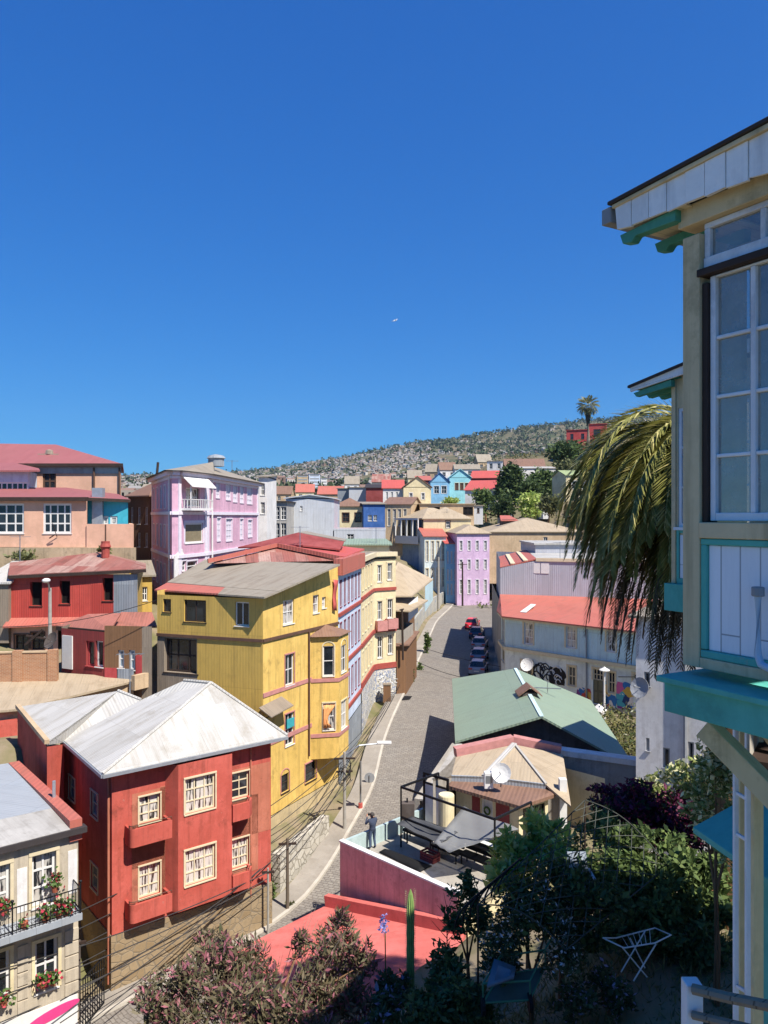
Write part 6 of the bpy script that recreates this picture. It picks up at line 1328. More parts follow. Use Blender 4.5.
    for i in range(3): wire(p1+V(-.35+.3*i, 0, -.3), p2+V(-.5+.4*i, 0, -1.2), .5)
    for i in range(3): wire(pY(-20, 975+i*28, 27.5), p3+V(0, 0, -.2-.3*i), .35)
    for i in range(4): wire(p2+V(-.5+.35*i, 0, -.3-.1*i), pY(405+i*1.5, 672-i*3, 82), .6, .022)
    for a, b, s in ((pY(405, 655, 85), pY(520, 680, 71), 1.0), (pY(430, 650, 90), pY(640, 677, 64), .8)):
        m = MB(); n = 14; m.tube([a.lerp(b, i/n)+V(0, 0, -s*4*(i/n)*(1-i/n)) for i in range(n+1)], .03, 4); o = m.build('overhead_wire', M['wire']); tag(o, 'black overhead cable crossing the upper street towards the pale blue house', 'wire', 'cables crossing the upper street')
    a, b = pY(0, 627, 47), pY(157, 600, 47); m = MB(); m.tube([a.lerp(b, i/12)+V(0,0,-1.6*(i/12)*(1-i/12)) for i in range(13)], .02, 4); o = m.build('overhead_wire', M['wire']); tag(o, 'single overhead wire passing in front of the red corrugated house', 'wire')
    # alley gate
    g = thing('iron_gate', 'dark iron gate closing the alley between cream house and red house', 'gate', pY(95, 1010, 31.3)); a, b = pY(83, 1000, 30.8), pY(104, 1000, 32.4); m = MB(); n = 9
    for i in range(n+1): p = a.lerp(b, i/n); m.bar(V(p.x, p.y, -.2), V(p.x, p.y, 2.0), .035)
    for z in (.0, 1.0, 1.95): m.bar(V(a.x, a.y, z), V(b.x, b.y, z), .05)
    m.build('bars', M['black_iron'], g)
    # laundry rack on the flower house roof side
    w = thing('rubble_wall', 'pale rubble retaining wall between the yellow house and the pink terrace', 'wall', (-5, 42, 0)); f = Fac((-5.6, 41.5), (-3.35, 47)); m = MB(); f.box(m, 0, f.L, -1, 2.2, -.5, 0); m.build('wall', M['pale_stone'], w)
poles()
# ================================================================ near timber house with oriel windows (right edge)
M.update(nw_post=plaster('nw_post', '#d3bd90', '#857654', .4, .75, .8), nw_teal=plaster('nw_teal', '#48ae9f', '#2f7066', .25, .3, .6), nw_green=plaster('nw_green', '#3f9680', '#2a5f52', .25, .3, .7),
         nw_slate=plaster('nw_slate', '#efede8', '#9c9da2', .3, .5, .8), nw_board=planks('nw_board', '#e6e8ec', .155, 0, .6, '#8e93a8', .2, .45), nw_white=plaster('nw_white', '#e0e2e4', '#7d8088', .25, .3, .6),
         nw_soffit=planks('nw_soffit', '#d2c4a4', .12, 1, .8, '#6f6450', .2, .7), nw_inner=plain('nw_inner', '#b0a898', .9))
M['prop_sunlit'] = plaster('prop_sunlit', '#ead49a', '#95855a', .3, .5, .8)  # brighter copy of the post paint, sunlight put into its colour
def near_glass():
    n = NT('near_glass', .04, 0, .9); wv = n.noise(2.2, 2, .5); n.bump(wv, .08, .05)
    n.b.inputs['Base Color'].default_value = lin('#938f86'); d = n.noise(5, 6, .7); 
    tr = n.n('BsdfTransparent'); tr.inputs[0].default_value = lin('#b9c2c8'); mx = n.n('MixShader'); n.l(n.ramp(d, .3, .8, .3, .75), mx.inputs[0]); n.l(tr.outputs[0], mx.inputs[1]); n.l(n.b.outputs[0], mx.inputs[2])
    gl = n.n('BsdfGlossy'); gl.inputs['Roughness'].default_value = .03; m2 = n.n('MixShader'); m2.inputs[0].default_value = .13; n.l(mx.outputs[0], m2.inputs[1]); n.l(gl.outputs[0], m2.inputs[2]); bp = n.n('Bump'); bp.inputs['Strength'].default_value = .06; bp.inputs['Distance'].default_value = .05; n.l(wv, bp.inputs['Height']); n.l(bp.outputs[0], gl.inputs['Normal']); n.l(m2.outputs[0], n.t.nodes['Material Output'].inputs[0])
    return n.m
M['near_glass'] = near_glass()
def oriel_house():
    P0 = Vector((2.265, 5.8)); e = Vector((.487, -.873)); f = Fac(P0, P0+e*3.2); nn = f.n; bk = -nn
    th = thing('timber_house', 'near timber house with glazed oriel windows, slate-board gable and turquoise trim', 'house', (P0.x, P0.y, 11.4))
    def part(name, mat, fn, parent=None, bevel=.008): m = MB(); fn(m); return m.build(name, mat, parent or th, bevel=bevel)
    zt = f.px(701, 206)[1]; zs_ = f.px(701, 525)[1]; zs2 = f.px(701, 538)[1]; zl = f.px(697, 664)[1]
    part('corner_post', M['nw_post'], lambda m: f.box(m, 0, .15, zl-.02, zt-.2, -.16, .02))
    part('return_post', M['nw_post'], lambda m: f.box(m, -.004, .1, zl-.02, zt-.2, -.6, -.165))
    zb1 = f.px(701, 223)[1]
    part('top_beam', M['nw_post'], lambda m: f.box(m, -.03, 3.2, zb1, zt+.03, -.16, .035))
    # transom light
    zw0 = f.px(701, 258)[1]; zd = f.px(701, 270)[1]
    def fr(m): 
        f.box(m, .152, 3.2, zb1-.045, zb1-.002, -.1, -.03); f.box(m, .152, 3.2, zw0-.085, zw0, -.1, -.02); f.box(m, .152, .2, zw0, zb1-.045, -.1, -.03)
        for u in (.62, 1.05, 1.5, 2, 2.5): f.box(m, u-.02, u+.02, zw0, zb1-.045, -.095, -.035)
    tr = part('transom_window', M['nw_white'], fr); part('pane', M['near_glass'], lambda m: m.face([f.at(.2, zw0, -.065), f.at(3.2, zw0, -.065), f.at(3.2, zb1-.045, -.065), f.at(.2, zb1-.045, -.065)]), tr, 0)
    part('dark_rail', M['dark_wood'], lambda m: f.box(m, .13, 3.2, zw0-.145, zw0-.088, -.1, .03))
    part('dark_jamb', M['dark_wood'], lambda m: f.box(m, .152, .2, zs_, zw0-.19, -.12, -.005))
    # main sash
    x0 = f.px(709, 400)[0]; zt2 = f.px(709, 277)[1]; rows = [f.px(709, y)[1] for y in (338, 397, 456)]; zbm = zs_+.03; xb = f.px(749.6, 400)[0]
    def sash(m):
        f.box(m, .202, x0+.03, zbm, zw0-.147, -.1, -.03); f.box(m, x0+.03, 3.2, zt2-.005, zw0-.147, -.1, -.03); f.box(m, x0+.03, 3.2, zbm, zbm+.06, -.1, -.03)
        for k in range(1, 7): u = x0+(xb-x0)*k; f.box(m, u-.02, u+.02, zbm+.06, zt2-.005, -.098, -.034)
        for z in rows:
            for k in range(7): f.box(m, max(x0+.03, x0+(xb-x0)*k+.02), x0+(xb-x0)*(k+1)-.02, z-.014, z+.014, -.096, -.038)
    ws = part('sash_window', M['nw_white'], sash); part('pane', M['near_glass'], lambda m: m.face([f.at(x0, zbm, -.066), f.at(3.2, zbm, -.066), f.at(3.2, zt2, -.066), f.at(x0, zt2, -.066)]), ws, 0)
    part('sill_beam', M['nw_post'], lambda m: f.box(m, .152, 3.2, zs2, zs_+.02, -.14, .03))
    # boarded apron with turquoise frame
    pz0, pz1 = zl+.06, zs2-.004
    def apron(m): f.box(m, .154, .205, pz0+.06, pz1-.045, -.06, .012); f.box(m, .154, 3.2, pz1-.045, pz1, -.06, .014); f.box(m, .154, 3.2, pz0, pz0+.055, -.06, .014)
    ap = part('apron_frame', M['nw_teal'], apron); part('apron_boards', M['nw_board'], lambda m: f.box(m, .206, 3.2, pz0+.056, pz1-.046, -.06, -.012), ap)
    part('sill_plate', M['nw_post'], lambda m: f.box(m, .152, 3.2, zl-.02, pz0-.002, -.1, .02))
    # turquoise ledge
    zf = f.px(664, 711, .2)[1]; zl = f.px(656, 676, .25)[1]+.03
    part('ledge', M['nw_teal'], lambda m: f.box(m, f.px(664, 690, .2)[0], 3.2, zf, zl-.07, -.5, .2)); part('ledge_top', M['nw_teal'], lambda m: f.box(m, f.px(656, 676, .25)[0], 3.2, zl-.068, zl-.022, -.55, .25))
    # grey pipe with cap
    def pipe(m):
        u, z = f.px(757, 655, .08); m.tube([f.at(u, f.px(757, 594, .08)[1], .07), f.at(u, z, .07), f.at(u+.03, z-.06, .08), f.at(u+.12, z-.08, .09), f.at(u+1.2, z-.14, .09)], .026, 10)
    pp = part('waste_pipe', plain('pipe_grey', '#a9bccb', .5), pipe); part('pipe_cap', M['grey_paint'], lambda m: m.tube([f.at(f.px(757, 594, .08)[0]-.0, f.px(757, 592, .08)[1]-.03, .07), f.at(f.px(757, 594, .08)[0], f.px(757, 592, .08)[1]+.035, .07)], .042, 10), pp)
    # gable with slate boards, overhanging
    g = Fac(f.A, f.B, .14); up = lambda x, y: g.px(x, y)
    lo = [up(632, 225), up(700, 199.5), up(768, 172)]; hi = [up(616, 211), up(768, 134)]
    zL = lo[0][1]; k = (hi[1][1]-hi[0][1])/(hi[1][0]-hi[0][0]); U1 = 3.2; zh = lambda u: hi[0][1]+k*(u-hi[0][0])+.02; zlw = lambda u: lo[0][1]+(lo[2][1]-lo[0][1])/(lo[2][0]-lo[0][0])*(u-lo[0][0])
    ul = hi[0][0]
    part('gable_boards', M['nw_slate'], lambda m: [g.poly(m, [(ul+i*.17+.003+(.02 if i == 0 else 0), zlw(ul+i*.17)+random.uniform(-.012, .012)), (ul+(i+1)*.17-.004, zlw(ul+(i+1)*.17)+random.uniform(-.012, .012)), (ul+(i+1)*.17-.004, zh(ul+(i+1)*.17)), (ul+i*.17+.003, zh(ul+i*.17))], -.02, random.uniform(0, .014)) for i in range(23)], bevel=0)
    part('rake_board', M['nw_post'], lambda m: g.poly(m, [(ul-.02, zh(ul)+.0), (U1, zh(U1)), (U1, zh(U1)+.055), (ul-.02, zh(ul)+.03)], -.06, .03))
    def rf(m): 
        a, b = g.at(ul-.05, zh(ul)+.032, .05), g.at(U1, zh(U1)+.058, .05); m.slab([a, b, b+V(bk.x, bk.y, 0)*9, a+V(bk.x, bk.y, 0)*9], -.03)
    part('roof', M['dark_roof'], rf)
    def sof(m): a, b = g.at(ul+.02, zL+.05, -.03), g.at(.1, zlw(.1)+.03, -.03); m.slab([a, b, b+V(bk.x, bk.y, 0)*8, a+V(bk.x, bk.y, 0)*8], .02)
    part('soffit', M['nw_soffit'], sof)
    zg = up(606, 215)[1]
    part('gutter', M['grey_paint'], lambda m: m.bar(g.at(ul-.09, zg-.02, .02), g.at(ul-.09, zg-.02, -8), .1, .13))
    def rafter(d): 
        def fn(m):
            q = [(ul+.0, zL-.02), (ul+.03, zL-.10), (ul+.12, zL-.115), (ul+.16, zL-.075), (.0, zlw(0)-.075), (.0, zlw(0)+.02)]
            m.slab([f.at(u, z, d) for u, z in q], .09, 0, (-nn.x, -nn.y, 0))
        return fn
    for i in range(10): part('rafter', M['nw_green'], rafter(.1-i*.4))
    # unseen body behind, its extent and height shaped for shade on the garden
    E1 = P0+e*3.2; body = [P0+bk*.6+e*.12, E1+bk*2.2, Vector((14, .5)), Vector((14, 11)), Vector((7.6, 12.6)), Vector((6.6, 11.9))]
    m = MB()
    for i in range(1, 6): wall_mesh(m, Fac(body[i], body[(i+1) % 6]), 18.6, 22.6)
    m.build('body_wall', M['nw_inner'], th)
    iw = Fac(P0+bk*1.9+e*-.1, P0+bk*1.9+e*3.4); m = MB(); wall_mesh(m, iw, 18.6, 22.4, [(.35, .95, 20.0, 21.8), (1.5, 2.3, 20.0, 21.8)]); m.build('inner_wall', M['nw_white'], th)
    m = MB(); m.prism([(p.x, p.y) for p in body], 18.45, 18.6); m.build('floor', M['dark_wood'], th)
    m = MB(); m.prism([(p.x, p.y) for p in offset_poly(body, -.05)], 22.4, 22.6); m.build('upper_roof', M['dark_roof'], th)  # out of view, kept only to throw shade
    # second oriel further back
    A2 = Vector((5.1, 13.6)); f2 = Fac(A2, A2+e*2.6)
    ze = f2.px(672, 390)[1]; zo = f2.px(672, 583)[1]; zo2 = f2.px(672, 610)[1]
    o2 = MB(); wh = (.12, 2.2, f2.px(680, 527)[1], f2.px(680, 408)[1]); wall_mesh(o2, f2, zo, ze+.3, [wh], reveal=.08); wall_mesh(o2, Fac(A2+bk*2.5, A2), zo, ze+.3); o2.build('rear_oriel_wall', M['nw_post'], th)
    window(th, f2, wh, M['nw_white'], M['near_glass'], 2, 2, .06, .06, name='rear_oriel_window')
    part('rear_apron_boards', M['nw_board'], lambda m: f2.box(m, .17, 2.2, f2.px(680, 578)[1], f2.px(680, 535)[1], -.02, .012))
    part('rear_apron_frame', M['nw_teal'], lambda m: [f2.box(m, .11, .165, zo+.02, f2.px(680, 530)[1], -.02, .03), f2.box(m, .11, 2.3, zo+.0, zo+.1, -.02, .025), f2.box(m, .165, 2.3, f2.px(680, 533)[1], f2.px(680, 529)[1], -.02, .025)])
    part('rear_ledge', M['nw_teal'], lambda m: f2.box(m, -.08, 2.6, zo2, zo, -2, .12))
    part('rear_corner_post', M['nw_post'], lambda m: f2.box(m, 0, .09, zo, ze+.3, -.15, .03))
    g2 = Fac(f2.A, f2.B, .2); ul2 = g2.px(630, 390)[0]; zz = g2.px(630, 392)[1]
    part('rear_gable_board', M['nw_slate'], lambda m: g2.poly(m, [(ul2, zz), (2.8, zz+.42), (2.8, zz+.72), (ul2, zz+.1)], -.04, 0))
    def rf2(m): a, b = g2.at(ul2-.03, zz+.12, .04), g2.at(2.8, zz+.76, .04); m.slab([a, b, b+V(bk.x, bk.y, 0)*1.7, a+V(bk.x, bk.y, 0)*1.7], .05)
    part('rear_roof', M['dark_roof'], rf2)
    for i in range(6): part('rear_rafter', M['nw_green'], lambda m, i=i: m.slab([f2.at(u, z, .15-i*.33) for u, z in ((ul2+.03, zz-.02), (ul2+.1, zz-.1), (.1, zz-.02), (.1, zz+.1))], .1, 0, (-nn.x, -nn.y, 0)))
    part('rear_soffit', M['nw_green'], lambda m: m.slab([g2.at(ul2, zz+.06, 0), g2.at(.2, zz+.14, 0), g2.at(.2, zz+.14, -1.8), g2.at(ul2, zz+.06, -1.8)], .02))
    # props under the near oriel
    def prop(x, Y, w, mat):
        t = pY(x, 725, Y); part('prop', mat, lambda m: m.bar(V(t.x, t.y, 11), V(t.x, t.y, zf+.02), w, w, up=(0, 1, 0)))
    prop(735.7, 6.55, .04, M['nw_white']); prop(741.5, 6.75, .065, M['prop_sunlit']); prop(747.7, 6.35, .04, M['nw_white']); prop(756.5, 6.5, .085, M['prop_sunlit'])
    for y in (756, 797, 838, 990): 
        a, b = pY(737, y-4, 6.54), pY(747, y+2, 6.36); part('prop_rung', M['nw_white'], lambda m: m.bar(a, b, .03))
    a, b = pY(706, 727, 5.95), pY(784, 806, 5.5); part('diagonal_brace', M['nw_post'], lambda m: m.bar(a, b, .13, .16))
    a, b = pY(764, 725, 6.2), pY(800, 770, 6.0); part('diagonal_brace', M['nw_post'], lambda m: m.bar(a, b, .1, .12))
    # lower storey
    lw = [Vector((4.3, 8.6)), Vector((5.2, 3.5)), Vector((14, 1)), Vector((14, 11)), Vector((7.6, 12.6)), Vector((6.9, 12.2))]
    m = MB(); fl = Fac(lw[0], lw[1]); h = (.5, 1.6, 14.4, 16.6)
    for i in range(6): wall_mesh(m, Fac(lw[i], lw[(i+1) % 6]), 10, 18.5, [h] if i == 0 else ())
    m.build('lower_wall', M['nw_board'], th); window(th, fl, h, M['cream_paint'], M['dark_glass'], 1, 2, .09, .1, M['cream_paint'], .12, name='lower_window')
    part('lower_trim', M['nw_teal'], lambda m: [fl.box(m, -.1, 4, 13.3, 13.55, -.02, .12), fl.box(m, -.06, .1, 13.55, 18.4, -.02, .06)])
    part('lower_hood', M['nw_teal'], lambda m: m.slab([fl.at(-.2, 17.0, .8), fl.at(3, 17.0, .8), fl.at(3, 17.35, .0), fl.at(-.2, 17.35, .0)], .07))
oriel_house()
def garden_rail():
    t = thing('garden_rail', 'white post with weathered grey rails at the bottom right corner', 'railing', pY(692, 1080, 5.6)); a = pY(692, 981, 5.6)
    m = MB(); m.box((a.x-.06, a.y-.06, 14.2), (a.x+.06, a.y+.06, a.z)); m.build('post', M['nw_white'], t, bevel=.01)
    m = MB(); b = pY(800, 1012, 5.0); q = pY(693, 989, 5.52); m.tube([q, pY(730, 998, 5.35), b], .038, 8); m.build('top_rail', M['wood_grey'], t)
    m = MB(); q = pY(693, 1015, 5.52); m.tube([q, pY(800, 1040, 5.0)], .03, 8); m.build('lower_rail', M['wood_grey'], t)
garden_rail()

# ================================================================ foliage helpers
def leaf_quads(cen, size, aspect=.45, up=.3, jit=.55, axis=None):
    n = len(cen); a = rng.normal(size=(n, 3)); a[:, 2] = a[:, 2]*.7+up
    if axis is not None: a = axis+a*.35
    a /= np.linalg.norm(a, axis=1)[:, None]; b = np.cross(a, rng.normal(size=(n, 3))); b /= np.linalg.norm(b, axis=1)[:, None]
    s = size*(1+jit*rng.normal(size=(n, 1))).clip(.3, 2)
    A = a*s; B = b*s*aspect
    return np.stack([cen, cen+A*.5+B*.5, cen+A, cen+A*.5-B*.5], 1)
def clumps(blobs, n, hole=.5, surf=.55):
    """points in ellipsoid blobs (cx,cy,cz,rx,ry,rz), gathered in sub-clusters so gaps stay open"""
    w = np.array([b[3]*b[4]*b[5] for b in blobs])**.7; w /= w.sum(); out = []
    for b, k in zip(blobs, w):
        m = int(n*k); nc = max(5, int(26*hole*(b[3]*b[5])**.5+8)); d = rng.normal(size=(nc, 3)); d /= np.linalg.norm(d, axis=1)[:, None]
        cc = d*(rng.random((nc, 1))**.45)*.85; rr = .22+.2*rng.random((nc, 1)); i = rng.integers(0, nc, m); dd = rng.normal(size=(m, 3)); dd /= np.linalg.norm(dd, axis=1)[:, None]
        p = cc[i]+dd*rr[i]*(rng.random((m, 1))**.4); out.append(np.array(b[:3])+p*np.array(b[3:6]))
    return np.concatenate(out)
def trunk_mesh(base, blobs, r, extra=4):
    m = MB(); base = Vector(base); c = sum((Vector(b[:3]) for b in blobs), Vector())/len(blobs); mid = base.lerp(c, .55)+V(random.uniform(-.1, .1), 0, 0)*r*4
    m.tube([base-V(0,0,.3), base.lerp(mid, .5)+V(r*.5, 0, 0), mid], [r*1.25, r, r*.75], 7)
    for b in blobs: q = Vector(b[:3]); m.tube([mid, mid.lerp(q, .5)+V(0, 0, .15*b[5]), q], [r*.6, r*.4, r*.12], 5)
    return m
def tree(name, label, cat, base, blobs, n, ls, lm_, r=.2, tm='wood_brown', group=None, aspect=.5, up=.3, hole=.5):
    t = thing(name, label, cat, base, group); trunk_mesh(base, blobs, r).build('trunk' if cat == 'tree' else 'stem', M[tm], t)
    quads_object('crown' if cat == 'tree' else 'foliage', leaf_quads(clumps(blobs, n, hole), ls, aspect, up), lm_, t); return t
LF = dict(dark=leaf('leaf_dark', '#34452a', '#5d7038'), mid=leaf('leaf_mid', '#40572e', '#6f8040'), bright=leaf('leaf_bright', '#86a03c', '#bcc866', '#dcd994', .12, .4), olive=leaf('leaf_olive', '#4a5230', '#7a7a48'),
          bottle=leaf('leaf_bottlebrush', '#4c4e2f', '#86765a', '#a5626a', .2), boug=leaf('leaf_bougainvillea', '#481634', '#7c284e', '#2d3f22', .3), pale=leaf('leaf_pale', '#5f7234', '#a0a85c', '#ece4ac', .3),
          white=leaf('leaf_whiteflower', '#303f26', '#525f36', '#e0dede', .09), purple=leaf('leaf_purpleflower', '#36452a', '#53613a', '#9a92b4', .08), dry=leaf('leaf_dry', '#5d5432', '#8a7a48'),
          palm=leaf('palm_frond', '#6d7030', '#9a964a', '#c0b46c', .15, .25, .4), palm_skirt=leaf('palm_shaded', '#40341f', '#6e5a38', None, 0, .15), pot=M['green_leaf'])

# ================================================================ palm
def frond(P, base, az, el0, L, fin, leaflet, n=84, wid=.05):
    """arching frond: rachis polyline curving from el0 down to el0-fin, plus two dense rows of folded leaflets, as quads"""
    pts = []; p = np.array(base, float); st = L/n; R_ = []
    for i in range(n+1):
        t = i/n; el = el0-fin*(1.55*t-.55*t*t); d = np.array((math.cos(az)*math.cos(el), math.sin(az)*math.cos(el), math.sin(el))); pts.append(p.copy()); R_.append(d); p = p+d*st
    side = np.array((-math.sin(az), math.cos(az), 0)); lift = rng.uniform(.05, .5); tw = rng.uniform(-.3, .3)
    for i in range(n):
        w = .035*(1-i/n)+.008; P.append([pts[i]-side*w, pts[i]+side*w, pts[i+1]+side*w*.9, pts[i+1]-side*w*.9])
        if i < 5: continue
        t = i/n; ll = leaflet*min(1, .45+2.4*t)*min(1, .35+2.0*(1-t)); nrm = np.cross(R_[i], side)
        for s in (-1, 1):
            dr = side*s*.62+R_[i]*.85+nrm*(lift+s*tw)+rng.normal(size=3)*.05; dr /= np.linalg.norm(dr)
            a = pts[i]; q = a+dr*ll; mid = a+dr*ll*.4; q[2] -= ll*.15; wd = (R_[i]*.8+nrm*.35)*wid
            P.append([a-wd*.5, mid-wd, q, mid+wd])
def palm():
    cx, cy, cz = 7.8, 18.1, 21.95; K_ = .91; c = np.array((cx, cy, cz)); t = thing('palm_tree', 'big date palm with arching yellow green fronds and a skirt of old fronds coloured dark for shade', 'tree', (cx, cy, 10.5))
    m = MB(); m.tube([V(cx+.35, cy, 10), V(cx+.25, cy, 16), V(cx, cy, cz-.2)], [.42, .34, .42], 12); m.build('trunk', M['wood_brown'], t)
    Pg, Pd = [], []
    for i in range(80):
        az = i*2.39996+rng.normal()*.15; k = i/80; el = 1.15-1.3*k+rng.normal()*.08
        frond(Pg, c+np.array((math.cos(az)*.25, math.sin(az)*.25, .4-.6*k)), az, el, (4.9-.4*k+rng.normal()*.25)*K_, el+1.42, .56, wid=.055)
    for i in range(62):      # denser on the open street side
        az = rng.uniform(2.4, 4.7); k = rng.random(); el = .95-1.35*k
        frond(Pg, c+np.array((math.cos(az)*.25, math.sin(az)*.25, .2-.5*k)), az, el, (4.9-.3*k+rng.normal()*.3)*K_, el+1.42, .58, wid=.055)
    for i in range(90):
        az = rng.random()*6.283 if i % 3 else rng.uniform(2.4, 4.7); el = .05-rng.random()*.9; frond(Pd, c+np.array((math.cos(az)*.35, math.sin(az)*.35, -.5-rng.random()*.9)), az, el, (3.7+rng.random()*1.4)*K_, el+1.5, .42, n=50, wid=.038)
    quads_object('fronds', np.array(Pg), LF['palm'], t); quads_object('shaded_fronds', np.array(Pd), LF['palm_skirt'], t)  # old hanging fronds: their shade is put into the dark brown colour
palm()
def hill_palm():
    b = pY(587.5, 470, 245); top = pY(588, 408, 245); t = thing('hill_palm', 'tall fan palm with bare trunk standing against the sky above the red hill houses', 'tree', b)
    m = MB(); m.tube([b-V(0,0,2), b.lerp(top, .5)+V(.2,0,0), top], [.75, .55, .55], 8); m.build('trunk', M['wood_grey'], t)
    P = []
    for i in range(46):
        k = i/46; el = 1.35-1.75*k+rng.normal()*.08; frond(P, np.array(top)+np.array((0, 0, .5)), i*2.39996, el, 4.0-.5*k, .75+.5*k, 1.5, n=12, wid=.32)
    quads_object('crown', np.array(P), leaf('fan_leaf', '#6c7148', '#9c9868', None, 0, .2), t)
    k = 900; an = rng.random(k)*6.283; z = rng.random(k)*5.2; rr = 1.15*(1-z/6.5); cen = np.array(top)+np.stack([np.cos(an)*rr, np.sin(an)*rr, -z-.2], 1); A = np.stack([np.cos(an)*.25, np.sin(an)*.25, -np.ones(k)*1.0], 1); B = np.stack([-np.sin(an), np.cos(an), an*0], 1)*.12
    quads_object('dead_skirt', np.stack([cen-A*.5, cen+B, cen+A*.5, cen-B], 1), leaf('fan_dead', '#463c2c', '#6b5c44', None, 0, .1), t)
hill_palm()

# ================================================================ garden in the foreground
def gpt(px, py, Y): p = pY(px, py, Y); return (p.x, p.y, p.z)
def blob(px, py, Y, rx, rz, ry=None): x, y, z = gpt(px, py, Y); k = Y/F; return (x, y, z, rx*k, (ry or rx)*k, rz*k)
def shrub(name, label, base_px, blobs, n, ls, mat, r=.05, cat='shrub', aspect=.45, up=.35, hole=.6, tm='wood_brown', basez=None):
    x, y, z = gpt(*base_px); z = hgt(x, y) if basez is None else basez
    return tree(name, label, cat, (x, y, z), blobs, n, ls, mat, r, tm, None, aspect, up, hole)
def garden():
    t = shrub('bottlebrush_bush', 'big reddish brown bottlebrush bush at the bottom in front of the red deck', (255, 1040, 15.5), [blob(230, 972, 15.5, 52, 42), blob(318, 980, 16.2, 42, 46), blob(180, 1006, 14.5, 46, 34), blob(268, 1020, 14.2, 60, 36), blob(348, 1010, 15.5, 34, 34), blob(338, 935, 16.6, 20, 28), blob(215, 950, 16, 24, 18), blob(362, 965, 16, 14, 24), blob(300, 945, 16.4, 12, 16)], 26000, .12, LF['bottle'], .07, aspect=.28, up=.9)
    cen = clumps([blob(228, 972, 15.5, 58, 46), blob(326, 960, 16.3, 46, 54), blob(180, 1008, 14.5, 50, 32)], 340); m = MB()
    b0 = Vector(t.location)
    for q in cen[::2]: q = Vector(q); m.tube([b0.lerp(q, .55)+V(0,0,.2), q+V(random.uniform(-.1,.1), 0, .25)], .008, 3, r1=.003)
    m.build('twigs', M['wood_grey'], t)
    shrub('dark_bush', 'dark green leafy bush to the left of the cactus', (392, 1030, 15.5), [blob(395, 1000, 15.5, 26, 36), blob(378, 1020, 14.6, 26, 24)], 4500, .1, LF['purple'], .04)
    shrub('dark_bush', 'dark shaded bush between cactus and garden cart', (445, 1030, 15), [blob(448, 985, 15.2, 30, 44), blob(430, 1020, 14.4, 34, 26), blob(470, 1010, 14.4, 34, 30)], 8000, .11, LF['dark'], .05)
    shrub('slender_shrub', 'slender shrub with airy dark leaves in front of the pink terrace corner', (468, 960, 17.5), [blob(466, 895, 17.5, 17, 22), blob(478, 918, 17.5, 16, 20), blob(455, 925, 17.2, 13, 18)], 1900, .11, LF['dark'], .05, hole=.9)
    t = thing('bare_sapling', 'small bare reddish sapling against the pink wall', 'sapling', gpt(447, 960, 18.5)); m = MB(); b = Vector(gpt(447, 970, 18.5)); tp = Vector(gpt(447, 905, 18.5)); m.tube([b-V(0,0,1), tp], .025, 5, r1=.01)
    for k in range(14): q = b.lerp(tp, .35+.045*k); m.tube([q, q+V(random.uniform(-.45, .45), random.uniform(-.2, .2), random.uniform(.15, .45))], .01, 4, r1=.004)
    m.build('branches', M['brown_paint'], t)
    # cactus
    b = pY(410.5, 1010, 16); tp = pY(410.5, 889, 16); t = thing('cactus', 'single tall green columnar cactus in front of the red deck', 'cactus', b); m = MB(); n = 22; vs = []; fs = []; H_ = tp.z-b.z; rows = 22
    for j in range(rows+1):
        zz = H_*j/rows; k = 1 if j < rows-2 else (.8 if j == rows-2 else (.55 if j == rows-1 else .08)); k *= 1+.05*math.sin(j*1.9)
        for i in range(n): an = 2*math.pi*i/n; r = (.07+.013*(1 if i % 2 else -1))*k; vs.append(b+V(r*math.cos(an), r*math.sin(an), zz))
    fs = [(j*n+i, j*n+(i+1) % n, (j+1)*n+(i+1) % n, (j+1)*n+i) for j in range(rows) for i in range(n)]; m.mesh(vs, fs); m.build('column', plain('cactus_green', '#86a356', .7, 0, .3), t, smooth=False)
    P = []
    for j in range(4, rows*3):
        for i in range(0, n, 2):
            an = 2*math.pi*i/n+.14; c = np.array(b)+np.array((.08*math.cos(an), .08*math.sin(an), H_*j/rows/3)); o = np.array((math.cos(an)*.05, math.sin(an)*.05, .01)); s = np.array((0, 0, .006)); P.append([c-s, c+o, c+s, c+o*.5])
    quads_object('spines', np.array(P), leaf('spines', '#b7a878', '#d0c49a', None, 0, 0), t)
    # flower stems left of cactus
    t = thing('lavender_flower', 'tall pale violet flower spike left of the cactus', 'flower', gpt(386, 1000, 15.8)); m = MB(); m.tube([Vector(gpt(386, 1010, 15.8)), Vector(gpt(385, 925, 15.8))], .012, 4); m.build('stem', M['green_leaf'], t); quads_object('bloom', leaf_quads(clumps([blob(385, 925, 15.8, 8, 12)], 160), .06), leaf('lavender', '#7f7cc0', '#a8a4d8'), t)
    # lattice arbour
    t = thing('trellis_arbour', 'weathered grey diamond lattice arbour arching over the garden shrubs', 'trellis', gpt(560, 950, 16))
    K = [Vector(gpt(*q)) for q in ((478, 905, 14.8), (585, 800, 17.6), (668, 866, 17.2), (566, 950, 14.2))]
    def S(u, v): p = K[0].lerp(K[1], u).lerp(K[3].lerp(K[2], u), v); return p+V(0, 0, .28*math.sin(math.pi*v))
    m = MB(); n = 7
    for k in range(-n, n+1):
        for sgn in (1, -1):
            pts = []
            for i in range(25):
                v = i/24; u = (k/n+v*1.0) if sgn > 0 else (k/n+1-v)
                if 0 <= u <= 1: pts.append(S(u, v)+V(0, 0, .012*sgn))
            if len(pts) > 2: m.tube(pts, .008, 4)
    m.build('lattice', plain('lattice_grey', '#4f524a', .8), t)
    m = MB()
    for u in (0, 1): m.tube([S(u, i/16) for i in range(17)], .013, 6)
    for v in (0, 1): m.tube([S(i/8, v) for i in range(9)], .013, 6)
